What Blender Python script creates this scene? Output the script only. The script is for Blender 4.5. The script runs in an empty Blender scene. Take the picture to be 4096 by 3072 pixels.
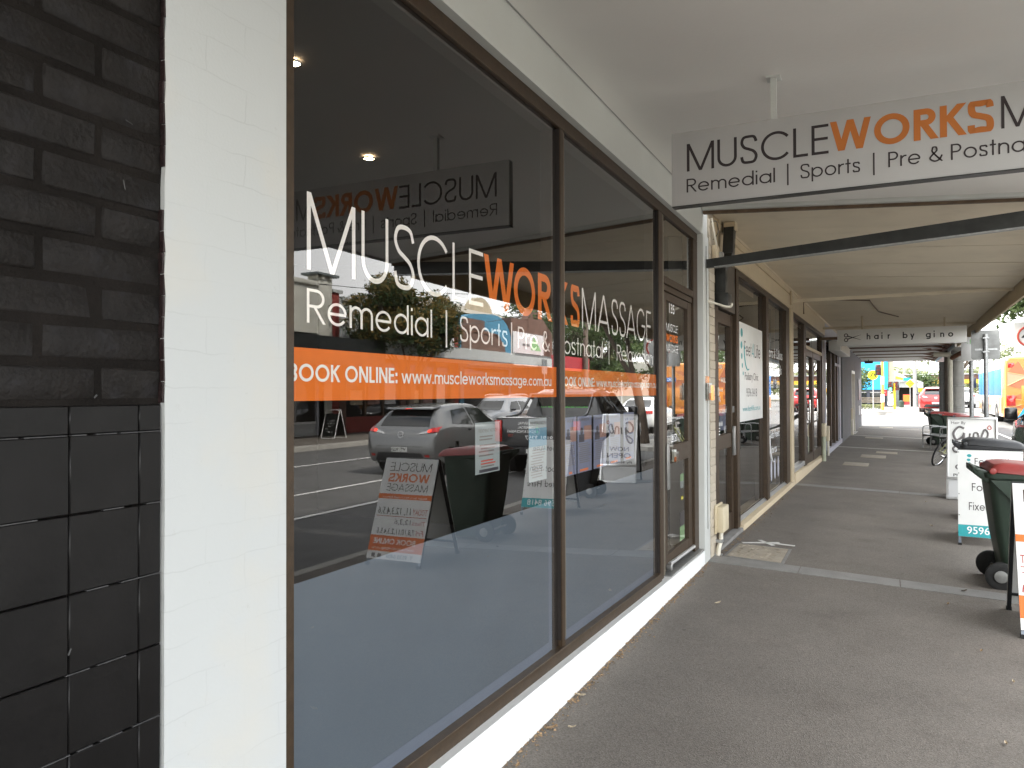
import bpy, bmesh, math, random
from mathutils import Vector, Matrix
from mathutils.bvhtree import BVHTree
random.seed(7)
sc = bpy.context.scene
COL = sc.collection
rad = math.radians

# ------------------------------------------------------------------ camera
TH, PH, RO = rad(25.75), rad(.70), rad(.2)
F = Vector((-math.sin(TH)*math.cos(PH), math.cos(TH)*math.cos(PH), math.sin(PH)))
R0 = Vector((math.cos(TH), math.sin(TH), 0)); U0 = R0.cross(F)
RR = R0*math.cos(RO) - U0*math.sin(RO); UU = U0*math.cos(RO) + R0*math.sin(RO)
cam = bpy.data.cameras.new('camera'); cam.sensor_width = 36; cam.lens = 36*3037/4096
cam.clip_start = .05; cam.clip_end = 3000
camo = bpy.data.objects.new('camera', cam); COL.objects.link(camo)
camo.matrix_world = Matrix(((RR.x, UU.x, -F.x, 1.44), (RR.y, UU.y, -F.y, 0), (RR.z, UU.z, -F.z, 1.55), (0, 0, 0, 1)))
sc.camera = camo

# ------------------------------------------------------------------ sky, sun, exposure
SUN_EL, SUN_AZ = rad(52), rad(-100)          # sun behind our own row of shops
w = bpy.data.worlds.new('World'); sc.world = w; w.use_nodes = True
nt = w.node_tree; nt.nodes.clear()
wo = nt.nodes.new('ShaderNodeOutputWorld'); bg = nt.nodes.new('ShaderNodeBackground')
sky = nt.nodes.new('ShaderNodeTexSky'); sky.sky_type = 'NISHITA'; sky.sun_disc = False
sky.sun_elevation = SUN_EL; sky.sun_rotation = SUN_AZ; sky.air_density = 1.2; sky.dust_density = 2.0
tc = nt.nodes.new('ShaderNodeTexCoord')
mp = nt.nodes.new('ShaderNodeMapping'); mp.inputs['Scale'].default_value = (1, 1, 2.6)
nz = nt.nodes.new('ShaderNodeTexNoise'); nz.inputs['Scale'].default_value = 1.7; nz.inputs['Detail'].default_value = 7; nz.inputs['Roughness'].default_value = .55
rp = nt.nodes.new('ShaderNodeValToRGB'); rp.color_ramp.elements[0].position = .36; rp.color_ramp.elements[1].position = .52
mx = nt.nodes.new('ShaderNodeMixRGB'); mx.inputs[2].default_value = (8.9, 8.9, 8.8, 1)
nt.links.new(tc.outputs['Generated'], mp.inputs['Vector']); nt.links.new(mp.outputs[0], nz.inputs['Vector'])
nt.links.new(nz.outputs['Fac'], rp.inputs[0]); nt.links.new(rp.outputs[0], mx.inputs[0])
nt.links.new(sky.outputs[0], mx.inputs[1]); nt.links.new(mx.outputs[0], bg.inputs[0])
bg.inputs[1].default_value = .12
nt.links.new(bg.outputs[0], wo.inputs[0])
sl = bpy.data.lights.new('sun', 'SUN'); sl.energy = 3.0; sl.angle = rad(4); sl.color = (1, .95, .87)
so = bpy.data.objects.new('sun', sl); COL.objects.link(so)
sd = Vector((math.sin(SUN_AZ)*math.cos(SUN_EL), math.cos(SUN_AZ)*math.cos(SUN_EL), math.sin(SUN_EL)))
so.rotation_euler = (-sd).to_track_quat('-Z', 'Y').to_euler(); so.location = (-20, -5, 40)
vs = sc.view_settings; vs.view_transform = 'Standard'; vs.look = 'None'; vs.gamma = 1; vs.use_curve_mapping = False
vs.exposure = 2.5
cy = sc.cycles; cy.use_denoising = True; cy.max_bounces = 10; cy.diffuse_bounces = 4; cy.glossy_bounces = 5
cy.transparent_max_bounces = 12; cy.sample_clamp_indirect = 6; cy.caustics_reflective = False; cy.caustics_refractive = False
try: cy.denoiser = 'OPENIMAGEDENOISE'
except Exception: pass

# ------------------------------------------------------------------ materials
MATS = {}
def _new(name):
    m = bpy.data.materials.new(name); m.use_nodes = True
    nt = m.node_tree; nt.nodes.clear()
    out = nt.nodes.new('ShaderNodeOutputMaterial'); p = nt.nodes.new('ShaderNodeBsdfPrincipled')
    nt.links.new(p.outputs[0], out.inputs[0]); MATS[name] = m
    return m, nt, p, out
def N(nt, t, **kw):
    n = nt.nodes.new(t)
    for k, v in kw.items():
        if k in n.inputs: n.inputs[k].default_value = v
        else: setattr(n, k, v)
    return n
def coords(nt, kind='Object'):
    return nt.nodes.new('ShaderNodeTexCoord').outputs[kind]
def M(name, col, rough=.5, metal=0., var=.12, scale=6., bump=0., bscale=80., coat=0., spec=.5, dirt=0., dirtcol=(.12, .10, .08), dscale=2.5, emit=0., speck=0., sscale=300.):
    """plain surface with mottled colour, optional fine relief, grime patches and specks"""
    m, nt, p, out = _new(name); L = nt.links.new
    co = coords(nt)
    n = N(nt, 'ShaderNodeTexNoise', Scale=scale, Detail=5.); L(co, n.inputs['Vector'])
    mr = N(nt, 'ShaderNodeMapRange'); mr.inputs['From Min'].default_value = .3; mr.inputs['From Max'].default_value = .7
    mr.inputs['To Min'].default_value = 1-var; mr.inputs['To Max'].default_value = 1+var
    L(n.outputs['Fac'], mr.inputs[0])
    mul = N(nt, 'ShaderNodeVectorMath', operation='SCALE'); mul.inputs[0].default_value = col[:3]; L(mr.outputs[0], mul.inputs['Scale'])
    c = mul.outputs[0]
    if speck:
        n3 = N(nt, 'ShaderNodeTexNoise', Scale=sscale, Detail=2.); L(co, n3.inputs['Vector'])
        m3 = N(nt, 'ShaderNodeMapRange'); m3.inputs['From Min'].default_value = .35; m3.inputs['From Max'].default_value = .65
        m3.inputs['To Min'].default_value = 1-speck; m3.inputs['To Max'].default_value = 1+speck; L(n3.outputs['Fac'], m3.inputs[0])
        v3 = N(nt, 'ShaderNodeVectorMath', operation='SCALE'); L(c, v3.inputs[0]); L(m3.outputs[0], v3.inputs['Scale']); c = v3.outputs[0]
    if dirt:
        n2 = N(nt, 'ShaderNodeTexNoise', Scale=dscale, Detail=8., Roughness=.65); L(co, n2.inputs['Vector'])
        r2 = N(nt, 'ShaderNodeMapRange'); r2.inputs['From Min'].default_value = .52; r2.inputs['From Max'].default_value = .75
        r2.inputs['To Max'].default_value = dirt; L(n2.outputs['Fac'], r2.inputs[0])
        mxx = N(nt, 'ShaderNodeMixRGB'); L(r2.outputs[0], mxx.inputs[0]); L(c, mxx.inputs[1]); mxx.inputs[2].default_value = (*dirtcol, 1); c = mxx.outputs[0]
    L(c, p.inputs['Base Color'])
    p.inputs['Roughness'].default_value = rough; p.inputs['Metallic'].default_value = metal
    p.inputs['Coat Weight'].default_value = coat; p.inputs['Coat Roughness'].default_value = .05
    p.inputs['Specular IOR Level'].default_value = spec
    if emit:
        p.inputs['Emission Color'].default_value = (*col[:3], 1); p.inputs['Emission Strength'].default_value = emit
    if bump:
        b = N(nt, 'ShaderNodeTexNoise', Scale=bscale, Detail=4.); L(co, b.inputs['Vector'])
        bn = N(nt, 'ShaderNodeBump', Strength=bump, Distance=.01); L(b.outputs['Fac'], bn.inputs['Height']); L(bn.outputs[0], p.inputs['Normal'])
    return m
def glass_mat(name, tint, r0=.075, power=4.2, rough=0.):
    m, nt, p, out = _new(name); L = nt.links.new
    nt.nodes.remove(p)
    lw = N(nt, 'ShaderNodeLayerWeight', Blend=.5)
    pw = N(nt, 'ShaderNodeMath', operation='POWER'); L(lw.outputs['Facing'], pw.inputs[0]); pw.inputs[1].default_value = power
    mr = N(nt, 'ShaderNodeMapRange'); L(pw.outputs[0], mr.inputs[0]); mr.inputs['To Min'].default_value = r0; mr.inputs['To Max'].default_value = 1.
    tr = N(nt, 'ShaderNodeBsdfTransparent'); tr.inputs[0].default_value = (*tint, 1)
    gl = N(nt, 'ShaderNodeBsdfGlossy', Roughness=rough); gl.inputs[0].default_value = (1, 1, 1, 1)
    mix = N(nt, 'ShaderNodeMixShader'); L(mr.outputs[0], mix.inputs[0]); L(tr.outputs[0], mix.inputs[1]); L(gl.outputs[0], mix.inputs[2])
    L(mix.outputs[0], out.inputs[0])
    return m
glass_mat('shop_glass', (.92, .90, .87), .064, 3.5); glass_mat('clear_plastic', (.85, .85, .82), .06, 4.)
M('car_glass', (.012, .014, .014), .03, var=0, spec=.9)

def asphalt(name, col, big=.14, flecks=True, bump=.5):
    m, nt, p, out = _new(name); L = nt.links.new
    co = coords(nt)
    a = N(nt, 'ShaderNodeTexNoise', Scale=1.1, Detail=6., Roughness=.6); L(co, a.inputs['Vector'])
    b = N(nt, 'ShaderNodeTexVoronoi', Scale=160.); L(co, b.inputs['Vector'])
    b2 = N(nt, 'ShaderNodeTexNoise', Scale=420., Detail=2.); L(co, b2.inputs['Vector'])
    m1 = N(nt, 'ShaderNodeMapRange'); L(a.outputs['Fac'], m1.inputs[0]); m1.inputs['From Min'].default_value = .3; m1.inputs['From Max'].default_value = .7; m1.inputs['To Min'].default_value = 1-big; m1.inputs['To Max'].default_value = 1+big
    m2 = N(nt, 'ShaderNodeMapRange'); L(b.outputs['Color'], m2.inputs[0]); m2.inputs['To Min'].default_value = .68; m2.inputs['To Max'].default_value = 1.3
    m3 = N(nt, 'ShaderNodeMapRange'); L(b2.outputs['Fac'], m3.inputs[0]); m3.inputs['From Min'].default_value = .3; m3.inputs['From Max'].default_value = .7; m3.inputs['To Min'].default_value = .8; m3.inputs['To Max'].default_value = 1.2
    x1 = N(nt, 'ShaderNodeMath', operation='MULTIPLY'); L(m1.outputs[0], x1.inputs[0]); L(m2.outputs[0], x1.inputs[1])
    x2 = N(nt, 'ShaderNodeMath', operation='MULTIPLY'); L(x1.outputs[0], x2.inputs[0]); L(m3.outputs[0], x2.inputs[1])
    v = N(nt, 'ShaderNodeVectorMath', operation='SCALE'); v.inputs[0].default_value = col; L(x2.outputs[0], v.inputs['Scale'])
    c = v.outputs[0]
    # pale scuffs and dust
    s = N(nt, 'ShaderNodeTexNoise', Scale=5.5, Detail=9., Roughness=.72); L(co, s.inputs['Vector'])
    sr = N(nt, 'ShaderNodeMapRange'); L(s.outputs['Fac'], sr.inputs[0]); sr.inputs['From Min'].default_value = .58; sr.inputs['From Max'].default_value = .8; sr.inputs['To Max'].default_value = .45
    mxx = N(nt, 'ShaderNodeMixRGB'); L(sr.outputs[0], mxx.inputs[0]); L(c, mxx.inputs[1]); mxx.inputs[2].default_value = (col[0]*1.7, col[1]*1.65, col[2]*1.55, 1); c = mxx.outputs[0]
    # dark stains
    d = N(nt, 'ShaderNodeTexNoise', Scale=2.3, Detail=7., Roughness=.6); mpn = N(nt, 'ShaderNodeMapping'); mpn.inputs['Location'].default_value = (7, 3, 1); L(co, mpn.inputs[0]); L(mpn.outputs[0], d.inputs['Vector'])
    dr = N(nt, 'ShaderNodeMapRange'); L(d.outputs['Fac'], dr.inputs[0]); dr.inputs['From Min'].default_value = .55; dr.inputs['From Max'].default_value = .75; dr.inputs['To Max'].default_value = .4
    mx2 = N(nt, 'ShaderNodeMixRGB'); L(dr.outputs[0], mx2.inputs[0]); L(c, mx2.inputs[1]); mx2.inputs[2].default_value = (col[0]*.55, col[1]*.52, col[2]*.5, 1); c = mx2.outputs[0]
    if flecks:
        f = N(nt, 'ShaderNodeTexVoronoi', Scale=14.); L(co, f.inputs['Vector'])
        fr = N(nt, 'ShaderNodeMapRange'); L(f.outputs['Distance'], fr.inputs[0]); fr.inputs['From Min'].default_value = .05; fr.inputs['From Max'].default_value = .035
        fr.inputs['To Max'].default_value = .5
        wn = N(nt, 'ShaderNodeMath', operation='GREATER_THAN'); L(f.outputs['Color'], wn.inputs[0]); wn.inputs[1].default_value = .72
        fm = N(nt, 'ShaderNodeMath', operation='MULTIPLY'); L(fr.outputs[0], fm.inputs[0]); L(wn.outputs[0], fm.inputs[1])
        mx3 = N(nt, 'ShaderNodeMixRGB'); L(fm.outputs[0], mx3.inputs[0]); L(c, mx3.inputs[1]); mx3.inputs[2].default_value = (.38, .34, .28, 1); c = mx3.outputs[0]
    if flecks:       # old gum spots
        f = N(nt, 'ShaderNodeTexVoronoi', Scale=3.1); L(co, f.inputs['Vector'])
        fr = N(nt, 'ShaderNodeMapRange'); L(f.outputs['Distance'], fr.inputs[0]); fr.inputs['From Min'].default_value = .055; fr.inputs['From Max'].default_value = .035; fr.inputs['To Max'].default_value = .45
        mx4 = N(nt, 'ShaderNodeMixRGB'); L(fr.outputs[0], mx4.inputs[0]); L(c, mx4.inputs[1]); mx4.inputs[2].default_value = (col[0]*.4, col[1]*.4, col[2]*.4, 1); c = mx4.outputs[0]
    L(c, p.inputs['Base Color']); p.inputs['Roughness'].default_value = .85; p.inputs['Specular IOR Level'].default_value = .3
    bn = N(nt, 'ShaderNodeBump', Strength=bump, Distance=.004); L(b.outputs['Distance'], bn.inputs['Height'])
    bn2 = N(nt, 'ShaderNodeBump', Strength=bump*.6, Distance=.003); L(b2.outputs['Fac'], bn2.inputs['Height']); L(bn.outputs[0], bn2.inputs['Normal'])
    L(bn2.outputs[0], p.inputs['Normal'])
    return m
asphalt('path_asphalt', (.170, .153, .134)); asphalt('road_asphalt', (.125, .124, .12), .1, False, .3)

def painted_brick(name, col, strength=.25, crack=True):
    """smooth white paint over old brickwork: the courses barely show"""
    m, nt, p, out = _new(name); L = nt.links.new
    co = coords(nt)
    sp = N(nt, 'ShaderNodeSeparateXYZ'); L(co, sp.inputs[0]); cb = N(nt, 'ShaderNodeCombineXYZ'); L(sp.outputs['Y'], cb.inputs[0]); L(sp.outputs['Z'], cb.inputs[1])
    wv = N(nt, 'ShaderNodeTexNoise', Scale=9., Detail=4.); L(co, wv.inputs['Vector'])
    ws = N(nt, 'ShaderNodeVectorMath', operation='SCALE'); L(wv.outputs['Color'], ws.inputs[0]); ws.inputs['Scale'].default_value = .03
    ad = N(nt, 'ShaderNodeVectorMath', operation='ADD'); L(cb.outputs[0], ad.inputs[0]); L(ws.outputs[0], ad.inputs[1])
    br = N(nt, 'ShaderNodeTexBrick'); L(ad.outputs[0], br.inputs['Vector']); br.inputs['Scale'].default_value = 1.
    br.inputs['Brick Width'].default_value = .24; br.inputs['Row Height'].default_value = .0833; br.inputs['Mortar Size'].default_value = .0022; br.inputs['Mortar Smooth'].default_value = .6
    br.inputs['Color1'].default_value = (1, 1, 1, 1); br.inputs['Color2'].default_value = (.97, .97, .97, 1); br.inputs['Mortar'].default_value = (.0, .0, .0, 1)
    msk = N(nt, 'ShaderNodeTexNoise', Scale=4., Detail=3.); L(co, msk.inputs['Vector'])
    mk = N(nt, 'ShaderNodeMapRange'); L(msk.outputs['Fac'], mk.inputs[0]); mk.inputs['From Min'].default_value = .4; mk.inputs['From Max'].default_value = .65; mk.inputs['To Max'].default_value = strength
    base = N(nt, 'ShaderNodeMixRGB', blend_type='MULTIPLY'); L(mk.outputs[0], base.inputs[0]); base.inputs[1].default_value = (*col, 1); L(br.outputs['Color'], base.inputs[2])
    # yellowish stain and grey scuffs
    st = N(nt, 'ShaderNodeTexNoise', Scale=3.1, Detail=6.); L(co, st.inputs['Vector'])
    sr = N(nt, 'ShaderNodeMapRange'); L(st.outputs['Fac'], sr.inputs[0]); sr.inputs['From Min'].default_value = .54; sr.inputs['From Max'].default_value = .74; sr.inputs['To Max'].default_value = .42
    m2 = N(nt, 'ShaderNodeMixRGB'); L(sr.outputs[0], m2.inputs[0]); L(base.outputs[0], m2.inputs[1]); m2.inputs[2].default_value = (.58, .54, .46, 1)
    sf = N(nt, 'ShaderNodeTexNoise', Scale=26., Detail=8., Roughness=.7); L(co, sf.inputs['Vector'])
    sfr = N(nt, 'ShaderNodeMapRange'); L(sf.outputs['Fac'], sfr.inputs[0]); sfr.inputs['From Min'].default_value = .64; sfr.inputs['From Max'].default_value = .72; sfr.inputs['To Max'].default_value = .45
    m3 = N(nt, 'ShaderNodeMixRGB'); L(sfr.outputs[0], m3.inputs[0]); L(m2.outputs[0], m3.inputs[1]); m3.inputs[2].default_value = (.42, .42, .40, 1)
    L(m3.outputs[0], p.inputs['Base Color']); p.inputs['Roughness'].default_value = .55
    bm = N(nt, 'ShaderNodeTexNoise', Scale=120., Detail=3.); L(co, bm.inputs['Vector'])
    b1 = N(nt, 'ShaderNodeBump', Strength=.05, Distance=.002); L(br.outputs['Color'], b1.inputs['Height'])
    b2 = N(nt, 'ShaderNodeBump', Strength=.25, Distance=.002); L(bm.outputs['Fac'], b2.inputs['Height']); L(b1.outputs[0], b2.inputs['Normal']); L(b2.outputs[0], p.inputs['Normal'])
    return m
painted_brick('white_pillar_paint', (.515, .532, .526), .10)
M('white_paint', (.60, .615, .59), .5, var=.03, scale=3, bump=.15, bscale=90, dirt=.12, dirtcol=(.55, .52, .46))
M('plinth_white', (.84, .85, .84), .5, var=.03, scale=4, bump=.2, bscale=60, dirt=.15, dirtcol=(.45, .40, .34), dscale=9)
M('soffit_white', (.82, .81, .77), .7, var=.04, scale=1.2, bump=.1, bscale=50)
M('black_brick_paint', (.0125, .0108, .0098), .6, var=.3, scale=16, bump=.45, bscale=75, dirt=.5, dirtcol=(.027, .027, .031), dscale=12, spec=.18)
M('black_mortar', (.0120, .0103, .0092), .9, var=.3, bump=.4, bscale=90, spec=.1)
M('black_tile_glaze', (.0055, .0051, .0052), .34, var=.3, scale=9, bump=.06, bscale=50, dirt=.2, dirtcol=(.02, .018, .016), dscale=7, spec=.25)
M('grout_pale', (.065, .065, .065), .8, var=.4, scale=40)
M('oxblood', (.018, .007, .007), .6, var=.4, scale=50, bump=.6)
M('bronze_metal', (.050, .031, .016), .45, metal=.2, var=.22, scale=30, bump=.1, bscale=200, dirt=.2, dirtcol=(.075, .06, .045), dscale=12)
M('bronze_dark', (.012, .008, .006), .6, metal=.0, var=.2, scale=30)
M('grey_metal', (.30, .30, .29), .4, metal=.6, var=.15, scale=20)
M('galvanised', (.38, .39, .39), .45, metal=.7, var=.2, scale=30)
M('chrome', (.7, .7, .7), .12, metal=1., var=.02)
M('frost_film', (.085, .116, .155), .6, var=.05, scale=2.5, dirt=.05, dirtcol=(.2, .23, .28), dscale=6)
M('frost_border', (.125, .16, .225), .6, var=.04)
M('vinyl_white', (.88, .88, .88), .6, var=.03)
M('vinyl_orange', (.76, .165, .002), .6, var=.04, scale=20)
M('ink_dark', (.022, .013, .014), .5, var=.1)
M('ink_black', (.012, .012, .013), .5, var=.1)
M('ink_red', (.45, .06, .04), .6, var=.1)
M('ink_grey', (.16, .15, .15), .6, var=.1)
M('sign_face', (.48, .475, .465), .5, var=.04, scale=3, dirt=.12, dirtcol=(.42, .40, .37), dscale=5)
M('sign_orange', (.52, .155, .02), .5, var=.05)
M('board_orange', (.75, .17, .02), .45, var=.05)
M('board_white', (.78, .79, .77), .4, var=.03, dirt=.15, dirtcol=(.58, .56, .5), dscale=4)
M('teal', (.03, .36, .39), .45, var=.05)
M('paper', (.26, .31, .33), .6, var=.05, scale=5)
M('paper_blue', (.18, .21, .33), .6, var=.06, scale=5)
M('paper_pink', (.32, .18, .15), .6, var=.1)
M('photo_dark', (.03, .03, .05), .5, var=.3)
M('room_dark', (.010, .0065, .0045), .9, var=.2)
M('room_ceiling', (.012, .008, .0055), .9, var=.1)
M('lamp_glow', (1, .72, .42), .5, var=0, emit=16.)
M('cream_paint', (.58, .48, .33), .6, var=.07, scale=3, bump=.2, bscale=40, dirt=.3, dirtcol=(.26, .20, .13), dscale=3)
M('cream_soffit', (.68, .60, .46), .65, var=.06, scale=1.4, dirt=.25, dirtcol=(.30, .24, .17), dscale=1.6, bump=.1)
M('beige_brick_paint', (.50, .44, .35), .55, var=.08, scale=8, bump=.5, bscale=35, dirt=.3, dirtcol=(.25, .2, .14), dscale=8)
M('brown_timber', (.13, .085, .05), .7, var=.3, scale=12, bump=.3)
M('dark_steel', (.035, .037, .035), .4, metal=.2, var=.25, scale=14, dirt=.25, dirtcol=(.10, .10, .09))
M('panel_taupe', (.085, .07, .055), .55, var=.08)
M('plastic_cream', (.62, .54, .38), .45, var=.05)
M('conduit_white', (.66, .62, .52), .45, var=.06)
M('conduit_green', (.42, .44, .33), .5, var=.08)
M('grey_render', (.135, .138, .142), .8, var=.10, scale=2.5, bump=.3, bscale=80)
M('lilac_grey', (.42, .42, .47), .7, var=.06)
M('concrete', (.40, .385, .355), .85, var=.14, scale=4, bump=.3, bscale=120, dirt=.35, dirtcol=(.2, .19, .17), speck=.15)
M('bluestone', (.215, .21, .20), .75, var=.14, scale=5, bump=.25, bscale=150, speck=.2, dirt=.2, dirtcol=(.22, .21, .19))
M('pit_concrete', (.34, .30, .24), .85, var=.14, scale=9, bump=.4, bscale=90, speck=.15)
M('kerb_concrete', (.36, .345, .31), .85, var=.12, scale=3, bump=.3, bscale=90, speck=.15)
M('glazing_bead', (.16, .14, .11), .5, metal=.2, var=.1)
M('line_paint', (.72, .71, .68), .6, var=.1, scale=20, dirt=.4, dirtcol=(.25, .25, .25), dscale=8)
M('bin_green', (.022, .040, .026), .45, var=.12, scale=8, bump=.15, bscale=250, dirt=.3, dirtcol=(.06, .055, .04), dscale=6)
M('bin_charcoal', (.030, .032, .035), .45, var=.12, scale=8, bump=.15, bscale=250)
M('lid_red', (.27, .036, .032), .38, var=.1, scale=8, bump=.1, dirt=.2, dirtcol=(.3, .12, .1))
M('rubber', (.014, .014, .014), .75, var=.2, scale=30, bump=.3)
M('board_steel', (.022, .024, .028), .4, metal=.3, var=.2)
M('leg_steel', (.22, .25, .29), .45, metal=.5, var=.2, scale=30)
M('aluminium', (.72, .73, .73), .3, metal=.75, var=.05)
M('mazda_grey', (.20, .205, .205), .3, metal=.6, var=.03, coat=1.)
M('ute_grey', (.055, .057, .06), .3, metal=.5, var=.03, coat=1.)
M('car_black', (.012, .012, .013), .3, var=.05, coat=.8)
M('car_silver', (.42, .43, .44), .3, metal=.7, var=.03, coat=1.)
M('car_white', (.72, .73, .73), .3, var=.03, coat=1.)
M('car_red', (.36, .008, .007), .35, var=.03, coat=.6)
M('car_trim', (.02, .02, .021), .6, var=.1)
M('tail_red', (.45, .012, .010), .12, var=.05, coat=1.)
M('tail_lit', (1., .06, .03), .2, var=0, emit=1.2)
M('lens_clear', (.55, .55, .55), .1, metal=.5, var=.1, coat=1.)
M('plate_white', (.7, .71, .68), .4, var=.03)
M('guests_green', (.10, .60, .07), .5, var=.03)
M('bus_orange', (.52, .185, .022), .4, var=.04, coat=.5); M('bus_orange_deep', (.34, .085, .015), .4, var=.04, coat=.5)
M('bus_salmon', (.50, .24, .13), .4, var=.05, coat=.5); M('bus_white', (.60, .58, .56), .4, var=.03, coat=.5)
M('bus_blue', (.02, .13, .42), .45, var=.1); M('bus_line', (.66, .36, .13), .4, var=.02)
M('sky_blue_wall', (.015, .36, .70), .6, var=.05, scale=2)
M('navy_wall', (.03, .035, .05), .6, var=.2)
M('sign_yellow', (.78, .72, .02), .5, var=.03); M('sign_amber', (.80, .42, .01), .5, var=.04)
M('pole_stripe', (.70, .30, .06), .6, var=.15, scale=10); M('sign_white', (.75, .75, .73), .5, var=.03)
M('sign_back', (.20, .205, .20), .45, metal=.4, var=.25, scale=5, dirt=.4, dirtcol=(.12, .11, .10), dscale=4)
M('signal_green', (.05, 1., .45), .3, var=0, emit=2.5); M('signal_red', (.10, .01, .01), .3, var=0)
M('bridge_brown', (.12, .06, .045), .7, var=.2); M('bridge_yellow', (.75, .42, .04), .6, var=.1)
M('timber_grey', (.28, .24, .19), .8, var=.3, scale=6)
M('pole_concrete', (.30, .295, .28), .8, var=.1, scale=5, speck=.1); M('pole_timber', (.12, .095, .075), .85, var=.25, scale=8, bump=.4)
M('downpipe_cream', (.50, .48, .40), .5, var=.1, dirt=.3, dirtcol=(.25, .18, .1))
M('rust', (.12, .055, .03), .8, var=.4, scale=30)
M('opp_cream', (.52, .51, .45), .75, var=.06, scale=1.5, dirt=.3, dirtcol=(.33, .31, .26), dscale=1.2)
M('opp_white', (.60, .61, .61), .7, var=.06, scale=1.2, dirt=.2, dirtcol=(.4, .39, .37), dscale=1.3)
M('opp_red_brick', (.25, .045, .035), .8, var=.2, scale=10)
M('opp_black', (.012, .014, .013), .35, var=.2); M('opp_grey', (.42, .43, .42), .6, var=.05)
M('opp_blue', (.055, .20, .31), .6, var=.1, scale=2); M('opp_brown', (.13, .075, .055), .75, var=.2, scale=2)
M('opp_tan', (.42, .36, .26), .8, var=.1, scale=3); M('opp_roof', (.40, .37, .31), .7, var=.1)
M('opp_maroon', (.32, .025, .03), .6, var=.1); M('opp_green', (.25, .48, .22), .6, var=.05)
M('opp_stone', (.15, .17, .17), .8, var=.2)
M('bark', (.07, .052, .038), .9, var=.3, scale=12, bump=.6, bscale=40)
def foliage(name, c1, c2):
    m, nt, p, out = _new(name); L = nt.links.new
    co = coords(nt); n = N(nt, 'ShaderNodeTexNoise', Scale=.9, Detail=4.); L(co, n.inputs['Vector'])
    n2 = N(nt, 'ShaderNodeTexNoise', Scale=14., Detail=2.); L(co, n2.inputs['Vector'])
    a = N(nt, 'ShaderNodeMath', operation='ADD'); L(n.outputs['Fac'], a.inputs[0]); L(n2.outputs['Fac'], a.inputs[1])
    mr = N(nt, 'ShaderNodeMapRange'); L(a.outputs[0], mr.inputs[0]); mr.inputs['From Min'].default_value = .8; mr.inputs['From Max'].default_value = 1.2
    mxx = N(nt, 'ShaderNodeMixRGB'); L(mr.outputs[0], mxx.inputs[0]); mxx.inputs[1].default_value = (*c1, 1); mxx.inputs[2].default_value = (*c2, 1)
    L(mxx.outputs[0], p.inputs['Base Color']); p.inputs['Roughness'].default_value = .6; p.inputs['Subsurface Weight'].default_value = 0
    t = N(nt, 'ShaderNodeBsdfTranslucent'); L(mxx.outputs[0], t.inputs[0])
    ms = N(nt, 'ShaderNodeMixShader'); ms.inputs[0].default_value = .3; L(p.outputs[0], ms.inputs[1]); L(t.outputs[0], ms.inputs[2]); L(ms.outputs[0], out.inputs[0])
    return m
foliage('leaf_olive', (.10, .092, .022), (.26, .165, .040)); foliage('leaf_dark', (.022, .045, .014), (.055, .09, .028))
foliage('leaf_green', (.05, .085, .025), (.11, .15, .05)); foliage('leaf_pale', (.10, .12, .05), (.19, .20, .09))
M('dry_leaf', (.30, .20, .11), .8, var=.35, scale=30); M('dry_leaf_pale', (.46, .38, .27), .8, var=.25, scale=30)

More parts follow.
